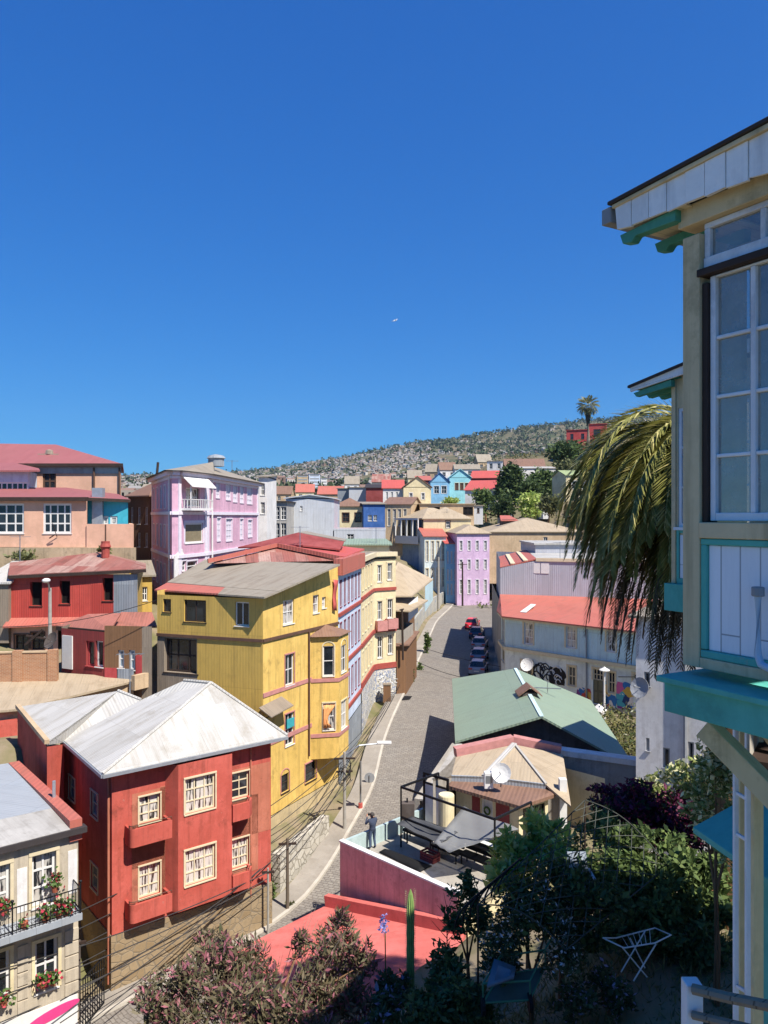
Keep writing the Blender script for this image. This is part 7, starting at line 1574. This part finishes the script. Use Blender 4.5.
    m.build('frame', plain('lattice_frame', '#3f423a', .8), t)
    for u, v in ((0, 0), (1, 0)): m = MB(); p = S(u, v); m.tube([p, V(p.x, p.y, hgt(p.x, p.y)-.2)], .02, 6); m.build('post', M['dark_wood'], t)
    m = MB(); a = K[0]
    for k in range(7): pts = [a.lerp(K[1], k*.05)+V(-.45+.02*k+.4*(1-math.cos(s*.35)), 0, -.45+.16*s*(1-s*.03)) for s in range(6)]; m.tube(pts, .02, 5)
    m.build('hoops', M['black_iron'], t)
    shrub('lemon_bush', 'bright yellow green bush catching the sun beside the lattice arbour', (525, 930, 22.5), [blob(515, 862, 22.5, 26, 26), blob(545, 838, 23, 24, 24), blob(562, 862, 22, 22, 24), blob(500, 880, 21.5, 14, 16)], 4600, .22, LF['bright'], .06, hole=.8, up=.5)
    shrub('vine_tangle', 'tangle of dark vine leaves over the left half of the lattice arbour', (560, 960, 15.6), [blob(560, 885, 15.8, 34, 28), blob(525, 905, 15.2, 28, 24), blob(600, 905, 15.6, 30, 24)], 4200, .12, LF['dark'], .05, hole=1.0)
    shrub('vine_mass', 'dark green vine mass climbing over the lattice arbour', (640, 930, 17.5), [blob(640, 858, 18, 52, 40), blob(600, 880, 17.6, 40, 34), blob(690, 880, 17.5, 40, 44), blob(655, 905, 16.8, 40, 34), blob(600, 835, 19, 30, 20)], 17000, .13, LF['mid'], .08)
    shrub('bougainvillea', 'dark magenta bougainvillea mound above the green vines', (660, 900, 20), [blob(640, 808, 20, 40, 24), blob(685, 812, 20, 38, 28), blob(610, 805, 20.5, 28, 20), blob(660, 830, 19.4, 44, 18), blob(720, 822, 19.6, 24, 24)], 14000, .12, LF['boug'], .07)
    shrub('cream_flower_tree', 'shrub dotted with cream flowers in front of the white rendered house', (715, 900, 21.5), [blob(690, 783, 21, 28, 26), blob(722, 785, 20.6, 32, 40), blob(745, 760, 20.5, 30, 40), blob(650, 790, 23, 22, 14), blob(735, 755, 22.5, 20, 24), blob(730, 830, 20.5, 24, 28)], 9000, .16, LF['pale'], .08)
    shrub('climbing_shrub', 'tall dark climbing shrub with cream flecks around the palm trunk', (716, 900, 14.6), [blob(716, 775, 14.6, 26, 40), blob(735, 830, 14.4, 22, 40), blob(700, 800, 15, 18, 26)], 4500, .11, LF['pale'], .06)
    shrub('daisy_bush', 'dark bush speckled with tiny white flowers below the arbour', (530, 990, 15), [blob(520, 925, 15.2, 36, 36), blob(555, 912, 15.4, 30, 30), blob(500, 960, 14.8, 28, 30), blob(560, 955, 14.8, 30, 26)], 9000, .075, LF['white'], .05)
    shrub('violet_bush', 'low shaded bush with violet flowers left of the drying rack', (612, 1015, 14.6), [blob(600, 985, 14.6, 24, 26), blob(618, 1005, 14.3, 22, 22), blob(570, 1000, 14.4, 26, 24)], 4500, .075, LF['purple'], .04)
    shrub('path_shrub', 'small bright shrub beside the sunlit garden path', (720, 960, 17), [blob(718, 915, 17, 18, 20), blob(700, 925, 17, 14, 14)], 1500, .14, LF['mid'], .04)
    shrub('path_shrub', 'round bush at the right end of the garden behind the prop posts', (760, 980, 13.5), [blob(762, 965, 13.5, 22, 24)], 1500, .13, LF['mid'], .04)
    shrub('dark_hedge', 'dense dark hedge behind the drying rack', (655, 950, 16.4), [blob(590, 925, 16.3, 40, 26), blob(645, 930, 16.4, 40, 26), blob(700, 950, 16, 34, 26), blob(730, 880, 18.5, 30, 40)], 10000, .12, LF['dark'], .06)
    m_ = hgt(5, 15.3)
    # grass
    x = rng.uniform(-1.5, 9, 15000); y = rng.uniform(12.2, 19, 15000); z = np.array([hgt(a, b) for a, b in zip(x[::10], y[::10])]).repeat(10); x = x[::10].repeat(10)+rng.normal(size=15000)*.18; y = y[::10].repeat(10)+rng.normal(size=15000)*.18
    o = quads_object('grass', leaf_quads(np.stack([x, y, z-.02], 1), .16, .12, 1.4), LF['olive'], kind='stuff'); tag(o, 'rough shaded grass and weeds on the garden floor', 'grass')
    m = MB(); pts = [Vector(gpt(715, 880, 20)), Vector(gpt(690, 915, 18)), Vector(gpt(672, 945, 16.5))]; pts = [V(p.x, p.y, hgt(p.x, p.y)+.05) for p in pts]
    for a, b in zip(pts, pts[1:]): d = (b-a).normalized(); s = V(-d.y, d.x, 0)*.35; m.face([a-s, a+s, V(b.x+s.x, b.y+s.y, b.z), V(b.x-s.x, b.y-s.y, b.z)])
    m.build('garden_path', M['sidewalk'], kind='structure')
    # drying rack
    z0 = hgt(5, 15.3); t = thing('drying_rack', 'white wire folding clothes drying rack on the dark garden lawn', 'drying rack', (5, 15.3, z0)); k = 1.0
    A = [Vector(gpt(*q)) for q in ((603, 938, 14.9), (624, 948, 14.4), (655, 943, 14.6), (671, 935, 15.2), (655, 928, 15.8), (616, 938, 15.3))]
    r = .014; w = M['white']
    for seg, nm in (([A[0], A[1], A[2], A[3], A[4], A[5], A[0]], 'top_frame'),): m = MB(); m.tube(seg, r, 6); m.build(nm, w, t)
    m = MB()
    for i in range(1, 7): m.tube([A[1].lerp(A[2], i/7), A[5].lerp(A[4], i/7)], .006, 4)
    m.build('wires', w, t)
    for a, b in (((645, 931, 15.5), (621, 972, 14.9)), ((656, 944, 14.6), (633.5, 981, 14.5)), ((622, 947, 14.5), (647, 977, 14.6)), ((630, 938, 15.3), (645, 968, 15.3))): m = MB(); m.tube([Vector(gpt(*a)), Vector(gpt(*b))], r, 6); m.build('leg', w, t)
    # garden cart
    p = Vector(gpt(515, 985, 14.3)); t = thing('garden_cart', 'green framed garden cart lying among the shaded plants', 'cart', p); B = [Vector(gpt(*q)) for q in ((483, 1003, 13.9), (500, 975, 14.6), (545, 968, 14.8), (530, 1000, 14.0))]; gm = plain('cart_green', '#3f7a5c', .5)
    m = MB(); m.tube(B+[B[0]], .02, 6); dz = V(0,0,.35); m.tube([q+dz for q in B]+[B[0]+dz], .02, 6)
    for q in B: m.tube([q, q+dz], .016, 5)
    m.build('frame', gm, t); m = MB(); m.slab([B[0], B[3], B[2], B[1]], .02); m.build('tray', plain('cart_tray', '#4f5d52', .6), t)
    m = MB(); m.tube([B[2]+dz, B[2]+dz+V(.35, .3, .35)], .018, 6); m.build('handle', gm, t)
    for q in (B[0], B[3]): m = MB(); d = (B[1]-B[0]).normalized(); m.tube([q-V(.03,0,.05), q+V(.03,0,-.05)], .16, 12); m.build('wheel', M['rubber'], t)
    p = Vector(gpt(502, 990, 14)); m = MB(); m.slab([p+V(-.3,-.2,.2), p+V(.2,-.1,.3), p+V(.3,.3,.25), p+V(-.1,.3,.4)], .05); o = m.build('plastic_sack', plain('sack_blue', '#6d7983', .5), smooth=True); tag(o, 'crumpled pale blue plastic sack lying on the garden cart', 'sack')
    # white garden chair
    p = Vector(gpt(581, 905, 17)); t = thing('garden_chair', 'white plastic garden chair half hidden under the lattice arbour', 'chair', p); w = plain('plastic_white', '#9aa3ab', .45)
    m = MB(); m.slab([p+V(-.25,-.25,.45), p+V(.25,-.25,.45), p+V(.23,.25,.43), p+V(-.23,.25,.43)], .04); m.build('seat', w, t); m = MB(); m.slab([p+V(-.24,.24,.45), p+V(.24,.24,.45), p+V(.21,.38,1.0), p+V(-.21,.38,1.0)], .035, 0, (0, 1, 0)); m.build('backrest', w, t)
    for sx in (-1, 1):
        for sy in (-1, 1): m = MB(); m.tube([p+V(.22*sx,.22*sy,.42), p+V(.26*sx,.27*sy,-.1)], .025, 6); m.build('leg', w, t)
        m = MB(); m.bar(p+V(.25*sx,-.24,.66), p+V(.24*sx,.27,.68), .05, .03); m.build('armrest', w, t)
garden()

# ================================================================ man on the terrace
def man():
    p = pz(372.5, 849, 4.5); t = thing('person', 'man in dark blue jacket and jeans at the terrace edge, hands raised to face', 'person', p)
    face = Vector((-.55, .83)).normalized(); fx = V(face.x, face.y, 0); rt = V(face.y, -face.x, 0); up = V(0, 0, 1)
    def W(r, f_, z): return p+rt*r+fx*f_+up*z
    J = dict(pel=(0,0,.94), chest=(0,.0,1.28), neck=(0,.0,1.48), head=(0,.05,1.60), top=(0,.04,1.72), shl=(-.2,0,1.42), elL=(-.3,.16,1.2), wrL=(-.12,.3,1.44), shr=(.2,0,1.42), elR=(.31,.15,1.19), wrR=(.1,.31,1.43), hipl=(-.1,0,.9), knl=(-.12,.03,.5), anl=(-.13,0,.09), tol=(-.15,.17,.04), hipr=(.1,0,.9), knr=(.13,.06,.5), anr=(.15,-.02,.09), tor=(.19,.15,.04))
    rad = dict(pel=.16, chest=.175, neck=.065, head=.09, top=.075, shl=.075, elL=.05, wrL=.034, shr=.075, elR=.05, wrR=.034, hipl=.1, knl=.07, anl=.05, tol=.04, hipr=.1, knr=.07, anr=.05, tor=.04)
    E = [('pel','chest'),('chest','neck'),('neck','head'),('head','top'),('chest','shl'),('shl','elL'),('elL','wrL'),('chest','shr'),('shr','elR'),('elR','wrR'),('pel','hipl'),('hipl','knl'),('knl','anl'),('anl','tol'),('pel','hipr'),('hipr','knr'),('knr','anr'),('anr','tor')]
    names = list(J); pos = [W(*J[k]) for k in names]; ed = [(names.index(a), names.index(b)) for a, b in E]; rr = [rad[k] for k in names]
    for s, wn in ((-1, 'wrL'), (1, 'wrR')):          # palm and five fingers
        w0 = names.index(wn); base = J[wn]; pos.append(W(base[0]-s*.02, base[1]+.03, base[2]+.08)); rr.append(.032); pi = len(pos)-1; ed.append((w0, pi))
        for k in range(5):
            o = (k-2)*.017; l = (.05, .075, .08, .072, .055)[k]; a = W(base[0]-s*.02+o, base[1]+.04, base[2]+.1+l*.5); b = W(base[0]-s*.035+o, base[1]+.02, base[2]+.1+l); pos += [a, b]; rr += [.0095, .008]; ed += [(pi, len(pos)-2), (len(pos)-2, len(pos)-1)]
    me = bpy.data.meshes.new('tmp'); me.from_pydata([q-p for q in pos], ed, []); o = bpy.data.objects.new('tmp', me); COL.objects.link(o)
    md = o.modifiers.new('skin', 'SKIN'); md.use_smooth_shade = True
    for i, v in enumerate(me.skin_vertices[0].data): v.radius = (rr[i], rr[i]); v.use_root = (i == 0)
    o.modifiers.new('sub', 'SUBSURF').levels = 2
    dg = bpy.context.evaluated_depsgraph_get(); bm = bpy.data.meshes.new_from_object(o.evaluated_get(dg)); bpy.data.objects.remove(o)
    bm.name = 'body'; b = bpy.data.objects.new('body', bm); COL.objects.link(b); b.parent = t
    bm.materials.clear()
    for m_ in (plain('jacket', '#3a4356', .85), plain('jeans', '#44526b', .85), plain('skin_tone', '#b98a70', .6), plain('shoe', '#2b2a2a', .7)): bm.materials.append(m_)
    for q in bm.polygons:
        c = q.center; fwd = c.x*fx.x+c.y*fx.y; q.use_smooth = True
        q.material_index = 3 if c.z < .1 else 1 if c.z < .93 else 2 if (c.z > 1.5 or (fwd > .29 and c.z > 1.43)) else 0
    m = MB(); m.ball(W(0, .015, 1.665), .108, 12, 8, (1, 1, .95)); m.build('hair', plain('hair_grey', '#4a443f', .9), t, smooth=True)
    m = MB(); hp = W(0, .145, 1.6); m.ball(hp, .018, 6, 4, (1, 1, 1.4)); m.build('nose', plain('skin_nose', '#b0806a', .6), t, smooth=True)
    for s in (-1, 1): m = MB(); m.ball(W(s*.095, .045, 1.6), .028, 6, 4, (.5, 1, 1.3)); m.build('ear', plain('skin_ear', '#b0806a', .6), t, smooth=True); m = MB(); m.ball(W(s*.035, .135, 1.63), .011, 6, 4); m.build('eye', M['rubber'], t)
    m = MB(); m.bar(W(-.028, .137, 1.555), W(.028, .137, 1.555), .012); m.build('mouth', plain('lips', '#8d5850', .6), t)
    c = thing('camera', 'small dark camera held up in front of the face of the man on the terrace', 'camera', W(0, .3, 1.58)); m = MB(); q = W(0, .3, 1.57); m.bar(q-rt*.06, q+rt*.06, .05, .075); m.build('camera_body', M['rubber'], c); m = MB(); m.tube([q+fx*.02, q+fx*.075], .028, 10); m.build('lens', M['black_iron'], c)
man()
# ================================================================ hillside trees and far hills
def htree(px, py, Y, w, h, label, mat, n, name='hill_tree', ls=None, group=None):
    if name == 'hill_tree': w *= 1.3; h *= 1.25; n = int(n*1.5)
    x, y, z = gpt(px, py, Y); k = Y/F; W, Hh = w*k/2, h*k; gz = z-Hh*.9
    bl = [(x+random.uniform(-.4,.4)*W, y+random.uniform(-.3,.3)*W, z-Hh*.5+Hh*random.uniform(-.22,.25), W*random.uniform(.4,.6), W*.55, Hh*random.uniform(.22,.34)) for _ in range(6)]+[(x, y, z-Hh*.3, W*.55, W*.5, Hh*.28)]
    return tree(name, label, 'tree', (x, y, gz-Hh*.2), bl, n, ls or max(.5, W*.13), mat, max(.12, W*.05), group=group)
htree(513, 458, 190, 36, 50, 'big rounded dark green tree left of the brown roofed ridge house', LF['dark'], 5200)
htree(565, 440, 225, 42, 32, 'broad flat-topped dark tree below the red hill houses', LF['dark'], 4200)
htree(598, 440, 230, 26, 26, 'small dark tree right of the tall palm trunk', LF['dark'], 1800)
htree(540, 468, 185, 34, 34, 'mid green bushy tree right of the big rounded tree', LF['mid'], 3400)
htree(566, 458, 195, 26, 34, 'pale green bushy tree under the flat-topped dark tree', LF['olive'], 2600)
htree(486, 488, 175, 26, 24, 'low grey green bush tree in front of the maroon house', LF['mid'], 1800)
htree(503, 490, 165, 26, 24, 'dark shrub tree at the foot of the big rounded tree', LF['dark'], 1800)
htree(530, 488, 158, 30, 26, 'yellow green scrub tree above the tan warehouse', LF['bright'], 2000)
htree(548, 492, 150, 24, 22, 'olive scrub tree left of the olive roofed house', LF['olive'], 1600)
htree(592, 490, 160, 24, 24, 'leafy green tree right of the olive roofed house', LF['mid'], 1600)
htree(575, 503, 140, 24, 18, 'brownish dry scrub below the olive roofed house', LF['dry'], 1400)
htree(610, 505, 135, 34, 26, 'green scrub partly hidden by the palm fronds', LF['mid'], 1600)
htree(556, 470, 205, 30, 30, 'dark bushy tree filling the gap behind the flat-topped tree', LF['dark'], 2600)
htree(528, 478, 172, 28, 26, 'dark green tree between the big rounded tree and the scrub', LF['dark'], 2200)
htree(452, 497, 185, 22, 12, 'low bright hedge below the sky blue house', LF['bright'], 1000)
htree(420, 660, 83, 9, 30, 'tall weeds and creeper on the mural wall by the pavement', LF['mid'], 900, 'creeper', .22)
htree(411, 668, 78, 9, 24, 'second clump of creeper on the mural wall nearer the cream house', LF['olive'], 800, 'creeper', .2)
htree(427, 630, 92, 8, 26, 'creeper at the far end of the mural wall', LF['mid'], 700, 'creeper', .25)
htree(268, 880, 40.5, 20, 40, 'green creeper growing in the gap between red house and yellow house', LF['mid'], 1200, 'creeper', .16)
htree(290, 900, 40, 22, 24, 'weeds on the rubble wall below the yellow house', LF['olive'], 900, 'weeds', .14)
htree(398, 705-20, 74.5, 8, 10, 'small weed clump at the foot of the cream house corner', LF['mid'], 300, 'weeds', .15)
for px, py, w_, h_, lab in ((25, 552, 40, 8, 'dry bushes at the left end of the concrete retaining wall'), (104, 547, 14, 9, 'weeds on top of the retaining wall behind the chimney')):
    htree(px, py, 61, w_, h_, lab, LF['olive'], 500, 'weeds', .25)

# far hillside: the nearest houses one by one, the rest as one mass
def far_house(m, x, y, z, w, d, h, rz, mi, rm):
    c, s = math.cos(rz), math.sin(rz); q = [(x+c*a-s*b, y+s*a+c*b) for a, b in ((-w/2,-d/2),(w/2,-d/2),(w/2,d/2),(-w/2,d/2))]
    lo = [(a, b, z-4) for a, b in q]; hi = [(a, b, z+h) for a, b in q]; n = 0
    m.mesh(lo+hi, [(0,1,5,4),(1,2,6,5),(2,3,7,6),(3,0,4,7)], mi); r0 = tuple((hi[0][i]+hi[3][i])/2 for i in range(2))+(z+h+w*.18,); r1 = tuple((hi[1][i]+hi[2][i])/2 for i in range(2))+(z+h+w*.18,)
    m.mesh(hi+[r0, r1], [(0,1,5,4),(2,3,4,5),(1,2,5),(3,0,4)], rm)
    for k in range(2 if w < 9 else 3):
        u0 = -w/2+w*(k+.3)/(2 if w < 9 else 3); p = [(x+c*a-s*(-d/2-.05), y+s*a+c*(-d/2-.05), zz) for a, zz in ((u0, z+h*.35), (u0+1.3, z+h*.35), (u0+1.3, z+h*.8), (u0, z+h*.8))]; m.face(p, 8)
WC = ['#b9b1a5','#9a8b74','#928b83','#866c5c','#7b868e','#a39786']; RC = ['#8f8a84','#83685a']
FM = [plain('far_wall_'+str(i), c, .9, 0, .12) for i, c in enumerate(WC)]+[plain('far_roof_grey', RC[0], .8), plain('far_roof_rust', RC[1], .8), M['void']]
WN = ['white', 'ochre', 'grey', 'brick coloured', 'pale blue', 'cream']
def scatter(n, y0, y1, pmax=760):
    out = []
    while len(out) < n:
        y = y0+(y1-y0)*random.random()**.8; px = random.uniform(-60, pmax); x = (px-CX)/F*y
        dn = math.sin(x*.006+1.3)*math.sin(y*.0045+.5)+.5*math.sin(x*.017+y*.011)
        if 286 < px < 336 and y < 640: continue
        if px > 430 and y > 900 and random.random() < .7: continue
        if y > 1750 and random.random() < (.2 if px < 430 else .55): continue
        dn += .6*math.sin(x*.031-y*.012)*math.sin(y*.021+x*.009); 
        if dn < -.1 and random.random() < (.5 if px < 430 else .9): continue
        out.append((x, y, hgt(x, y)))
    return out
far_protos = {}
for i, (x, y, z) in enumerate(sorted(scatter(290, 430, 1150), key=lambda q: q[1])):
    ci = random.choices(range(6), (6, 3, 3, 2, 1, 3))[0]; key = (ci, random.randint(0, 1))
    if key not in far_protos:
        m = MB(); w_ = random.uniform(6.5, 10); far_house(m, 0, 0, 0, w_, random.uniform(6, 8), random.uniform(3, 6.5), 0, ci, 6+key[1]); o = m.build('hillside_house', FM); far_protos[key] = o
    else: o = far_protos[key].copy(); COL.objects.link(o)
    o.location = (x, y, z); o.rotation_euler = (0, 0, random.uniform(-.7, .7))
    tag(o, 'tiny far %s hillside house with %s roof, one of many alike' % (WN[ci], ('grey', 'rust red')[key[1]]), 'house', 'far %s hillside houses with %s roofs' % (WN[ci], ('grey', 'rust red')[key[1]]))
m = MB()
for x, y, z in scatter(5200, 1000, 2350): far_house(m, x, y, z, random.uniform(3.8, 7), random.uniform(4, 6), random.uniform(2, 4.2), random.uniform(-.8, .8), random.choices(range(6), (7, 3, 3, 2, 1, 3))[0], 6+(random.random() < .3))
o = m.build('distant_houses', FM, kind='stuff'); tag(o, 'dense mass of tiny pale houses covering the distant hillside', 'houses')
cen = []; sz = []
for k in range(8600):
    y = 420+1960*random.random()**.75; px = random.uniform(-60, 770); x = (px-CX)/F*y; dn = math.sin(x*.006+1.3)*math.sin(y*.0045+.5)+.5*math.sin(x*.017+y*.011)
    if px < 430 and random.random() < .5: continue
    if dn > .1 and random.random() < .45 and not (px > 470 and y > 1000): continue
    z = hgt(x, y); s = random.uniform(3, 7.5)*(1.15 if y > 1500 else .9); q = rng.normal(size=(16, 3)); q /= np.linalg.norm(q, axis=1)[:, None]
    cen.append(np.array((x, y, z+s*.55))+q*np.array((s*.5, s*.5, s*.6))*rng.random((16, 1))**.3); sz.append(np.full(16, s*.62))
for px in np.arange(60, 690, 2.2):           # ridge line trees
    if random.random() < .25: continue
    y = 2230*random.uniform(.97, 1.0); x = (px-CX)/F*y; z = hgt(x, y); s = random.uniform(4, 11); q = rng.normal(size=(16, 3)); q /= np.linalg.norm(q, axis=1)[:, None]; cen.append(np.array((x, y, z+s*.5))+q*np.array((s*.4, s*.4, s*.7))*rng.random((16, 1))**.3); sz.append(np.full(16, s*.55))
cen = np.concatenate(cen); sz = np.concatenate(sz)[:, None]; L_ = leaf_quads(cen, 1, .8, .1, .2); L_ = cen[:, None, :]+(L_-cen[:, None, :])*sz[:, None, :]
o = quads_object('distant_trees', L_, leaf('far_tree', '#3d4a30', '#5c6440', None, 0, 0), kind='stuff'); tag(o, 'scattered dark trees and scrub among the distant hillside houses', 'trees')

# scrub on the near right hillside
q = []
while len(q) < 26000:
    y = random.uniform(95, 330); px = random.uniform(470, 720); x = (px-CX)/F*y
    if y < 128 and px < 600: continue
    if math.sin(x*.21+y*.13)+math.sin(x*.09-y*.17)+random.uniform(-.8, .8) < .1: continue
    z = hgt(x, y); h = random.uniform(.3, 2.2); q += [(x+random.gauss(0, .7), y+random.gauss(0, .7), z+h*random.random()) for _ in range(14)]
o = quads_object('hillside_scrub', leaf_quads(np.array(q), .6, .5, .4), leaf('scrub', '#434a2c', '#6f6d44', '#87794f', .2, 0, .1), kind='stuff'); tag(o, 'dry green scrub covering the slope on the right', 'scrub')
q = []
for k in range(420):
    px = random.uniform(600, 660); y = random.uniform(46, 62); x = (px-CX)/F*y
    if x < 16.2 and y < 60: x = 16.6+random.random()*3
    z = hgt(x, y); q += [(x+random.gauss(0, .3), y+random.gauss(0, .3), z+random.random()*1.6) for _ in range(16)]
o = quads_object('yard_weeds', leaf_quads(np.array(q), .22, .4, .5), leaf('yard_weed', '#3b4a28', '#7a7440', None, 0, 0, .1), kind='stuff'); tag(o, 'weeds and creepers in the yard behind the green roof', 'weeds')
# mid-ground filler roofs between the near roofs and the far slope
k = 0
for (px, py, w_, Y, wm, rm, lab) in ((275, 494, 16, 260, 'tan', 'brown_roof', 'brown roofed house behind the glazed house'), (296, 492, 18, 300, 'cream', 'coral_roof', 'cream house with coral roof left of the orange roofed one'), (345, 484, 14, 330, 'white_wall', 'grey_roof', 'white house with grey roof behind the metal cubes'), (372, 482, 18, 340, 'grey_wall', 'rust_roof', 'grey house with rusty roof behind the dark roofed house'), (440, 470, 16, 360, 'white_wall', 'brown_roof', 'white house with brown roof above the sky blue house'), (425, 472, 14, 380, 'tan', 'grey_roof', 'tan house with grey roof above the pedimented house'), (408, 478, 14, 330, 'cream', 'grey_roof', 'cream house with grey roof above the red gabled house'), (478, 462, 14, 400, 'tan', 'grey_roof', 'tan house with grey roof left of the white ridge box'), (140, 492, 14, 240, 'white_wall', 'grey_roof', 'white house seen in the gap beside the peach building'), (136, 500, 10, 180, 'tan', 'brown_roof', 'tan house with brown roof lower in the gap beside the peach building')):
    town('hillside_home', lab, px, px+w_, py, py+9, Y, M[wm], M[rm], 'gable_x', Y*.011, R(random.uniform(-15, 15)), 8, nx=2, rows=((.3, .45),), wsz=.4)

# gull
def gull():
    c = pY(395, 320.5, 110); t = thing('seagull', 'single white seagull gliding high in the blue sky', 'bird', c); b = MB()
    ax = V(.5, .3, .25).normalized(); prof = [(-.3,.02),(-.2,.055),(0,.085),(.15,.075),(.25,.05),(.3,.045),(.36,.012)]; b.tube([c+ax*s for s, r in prof], [r for s, r in prof], 8)
    side = ax.cross(V(0,0,1)).normalized()
    for s in (-1, 1):
        pts = [(0,.09,-.09,.03),(.3,.1,-.08,.13),(.62,.02,-.1,.1),(.8,-.1,-.14,.02)]; up = V(0,0,1)
        top = [c+side*s*w_+ax*f_+up*z_ for w_, f_, bk_, z_ in pts]; bot = [c+side*s*w_+ax*bk_+up*z_ for w_, f_, bk_, z_ in pts]; n = len(pts); vs = top+bot+[v-up*.015 for v in top]+[v-up*.015 for v in bot]
        b.mesh(vs, [(i, i+1, n+i+1, n+i) for i in range(n-1)]+[(2*n+i, 3*n+i, 3*n+i+1, 2*n+i+1) for i in range(n-1)]+[(i, 2*n+i, 2*n+i+1, i+1) for i in range(n-1)]+[(n+i, n+i+1, 3*n+i+1, 3*n+i) for i in range(n-1)]+[(n-1, 3*n-1, 4*n-1, 2*n-1)])
    b.slab([c-ax*.28+side*.03, c-ax*.45+side*.1, c-ax*.45-side*.1, c-ax*.28-side*.03], .012); b.build('body', plain('gull_white', '#d5d5d5', .8), t, smooth=True)
    m = MB(); m.tube([c+ax*.35, c+ax*.42-V(0,0,.01)], .015, 5, r1=.004); m.build('beak', M['orange_cloth'], t)
gull()

# thin coastal haze between here and the far hill
hm = bpy.data.materials.new('haze'); hm.use_nodes = True; ht = hm.node_tree; ht.nodes.clear(); ho = ht.nodes.new('ShaderNodeOutputMaterial'); hv = ht.nodes.new('ShaderNodeVolumePrincipled')
hv.inputs['Color'].default_value = (.5, .74, 1, 1); hv.inputs['Density'].default_value = .00005; hv.inputs['Anisotropy'].default_value = .2; ht.links.new(hv.outputs[0], ho.inputs['Volume'])
m = MB(); zmin = min(v.co.z for v in bpy.data.objects['terrain'].data.vertices); zmax = max(v.co.z for v in bpy.data.objects['terrain'].data.vertices)
m.box((-6000, -60, min(-10, zmin)-1), (6000, 5600, zmax+40)); o = m.build('haze', hm, kind='stuff'); tag(o, 'thin bluish haze softening the far hillside', 'haze')


# television aerials on the nearer roofs
for px, py, Y, lab in ((232, 478, 86, 'thin television aerial on the ridge of the purple building'), (300, 552, 59, 'television aerial on the red roof beside the timber canopy'), (376, 548, 74, 'television aerial on the roof of the cream corner house'), (447, 520, 145, 'television aerial on the tan hipped roof of the gallery house'), (566, 528, 126, 'television aerial on the right end of the tan warehouse roof'), (20, 562, 58, 'television aerial on the rusty corrugated house roof'), (560, 560, 84, 'television aerial on the metal storey coping'), (130, 690, 41, 'television aerial behind the white roof of the red house')):
    b = pY(px, py, Y); t = thing('tv_aerial', lab, 'aerial', b); m = MB(); m.tube([b-V(0,0,.8), b+V(0,0,2.0)], .035, 5); m.build('mast', M['steel'], t); m = MB(); m.bar(b+V(-.7,0,1.9), b+V(.7,.2,1.9), .03)
    for k in range(6): x = -.65+.26*k; m.bar(b+V(x,-.3,1.91), b+V(x,.35,1.91), .02)
    m.build('elements', M['steel'], t)
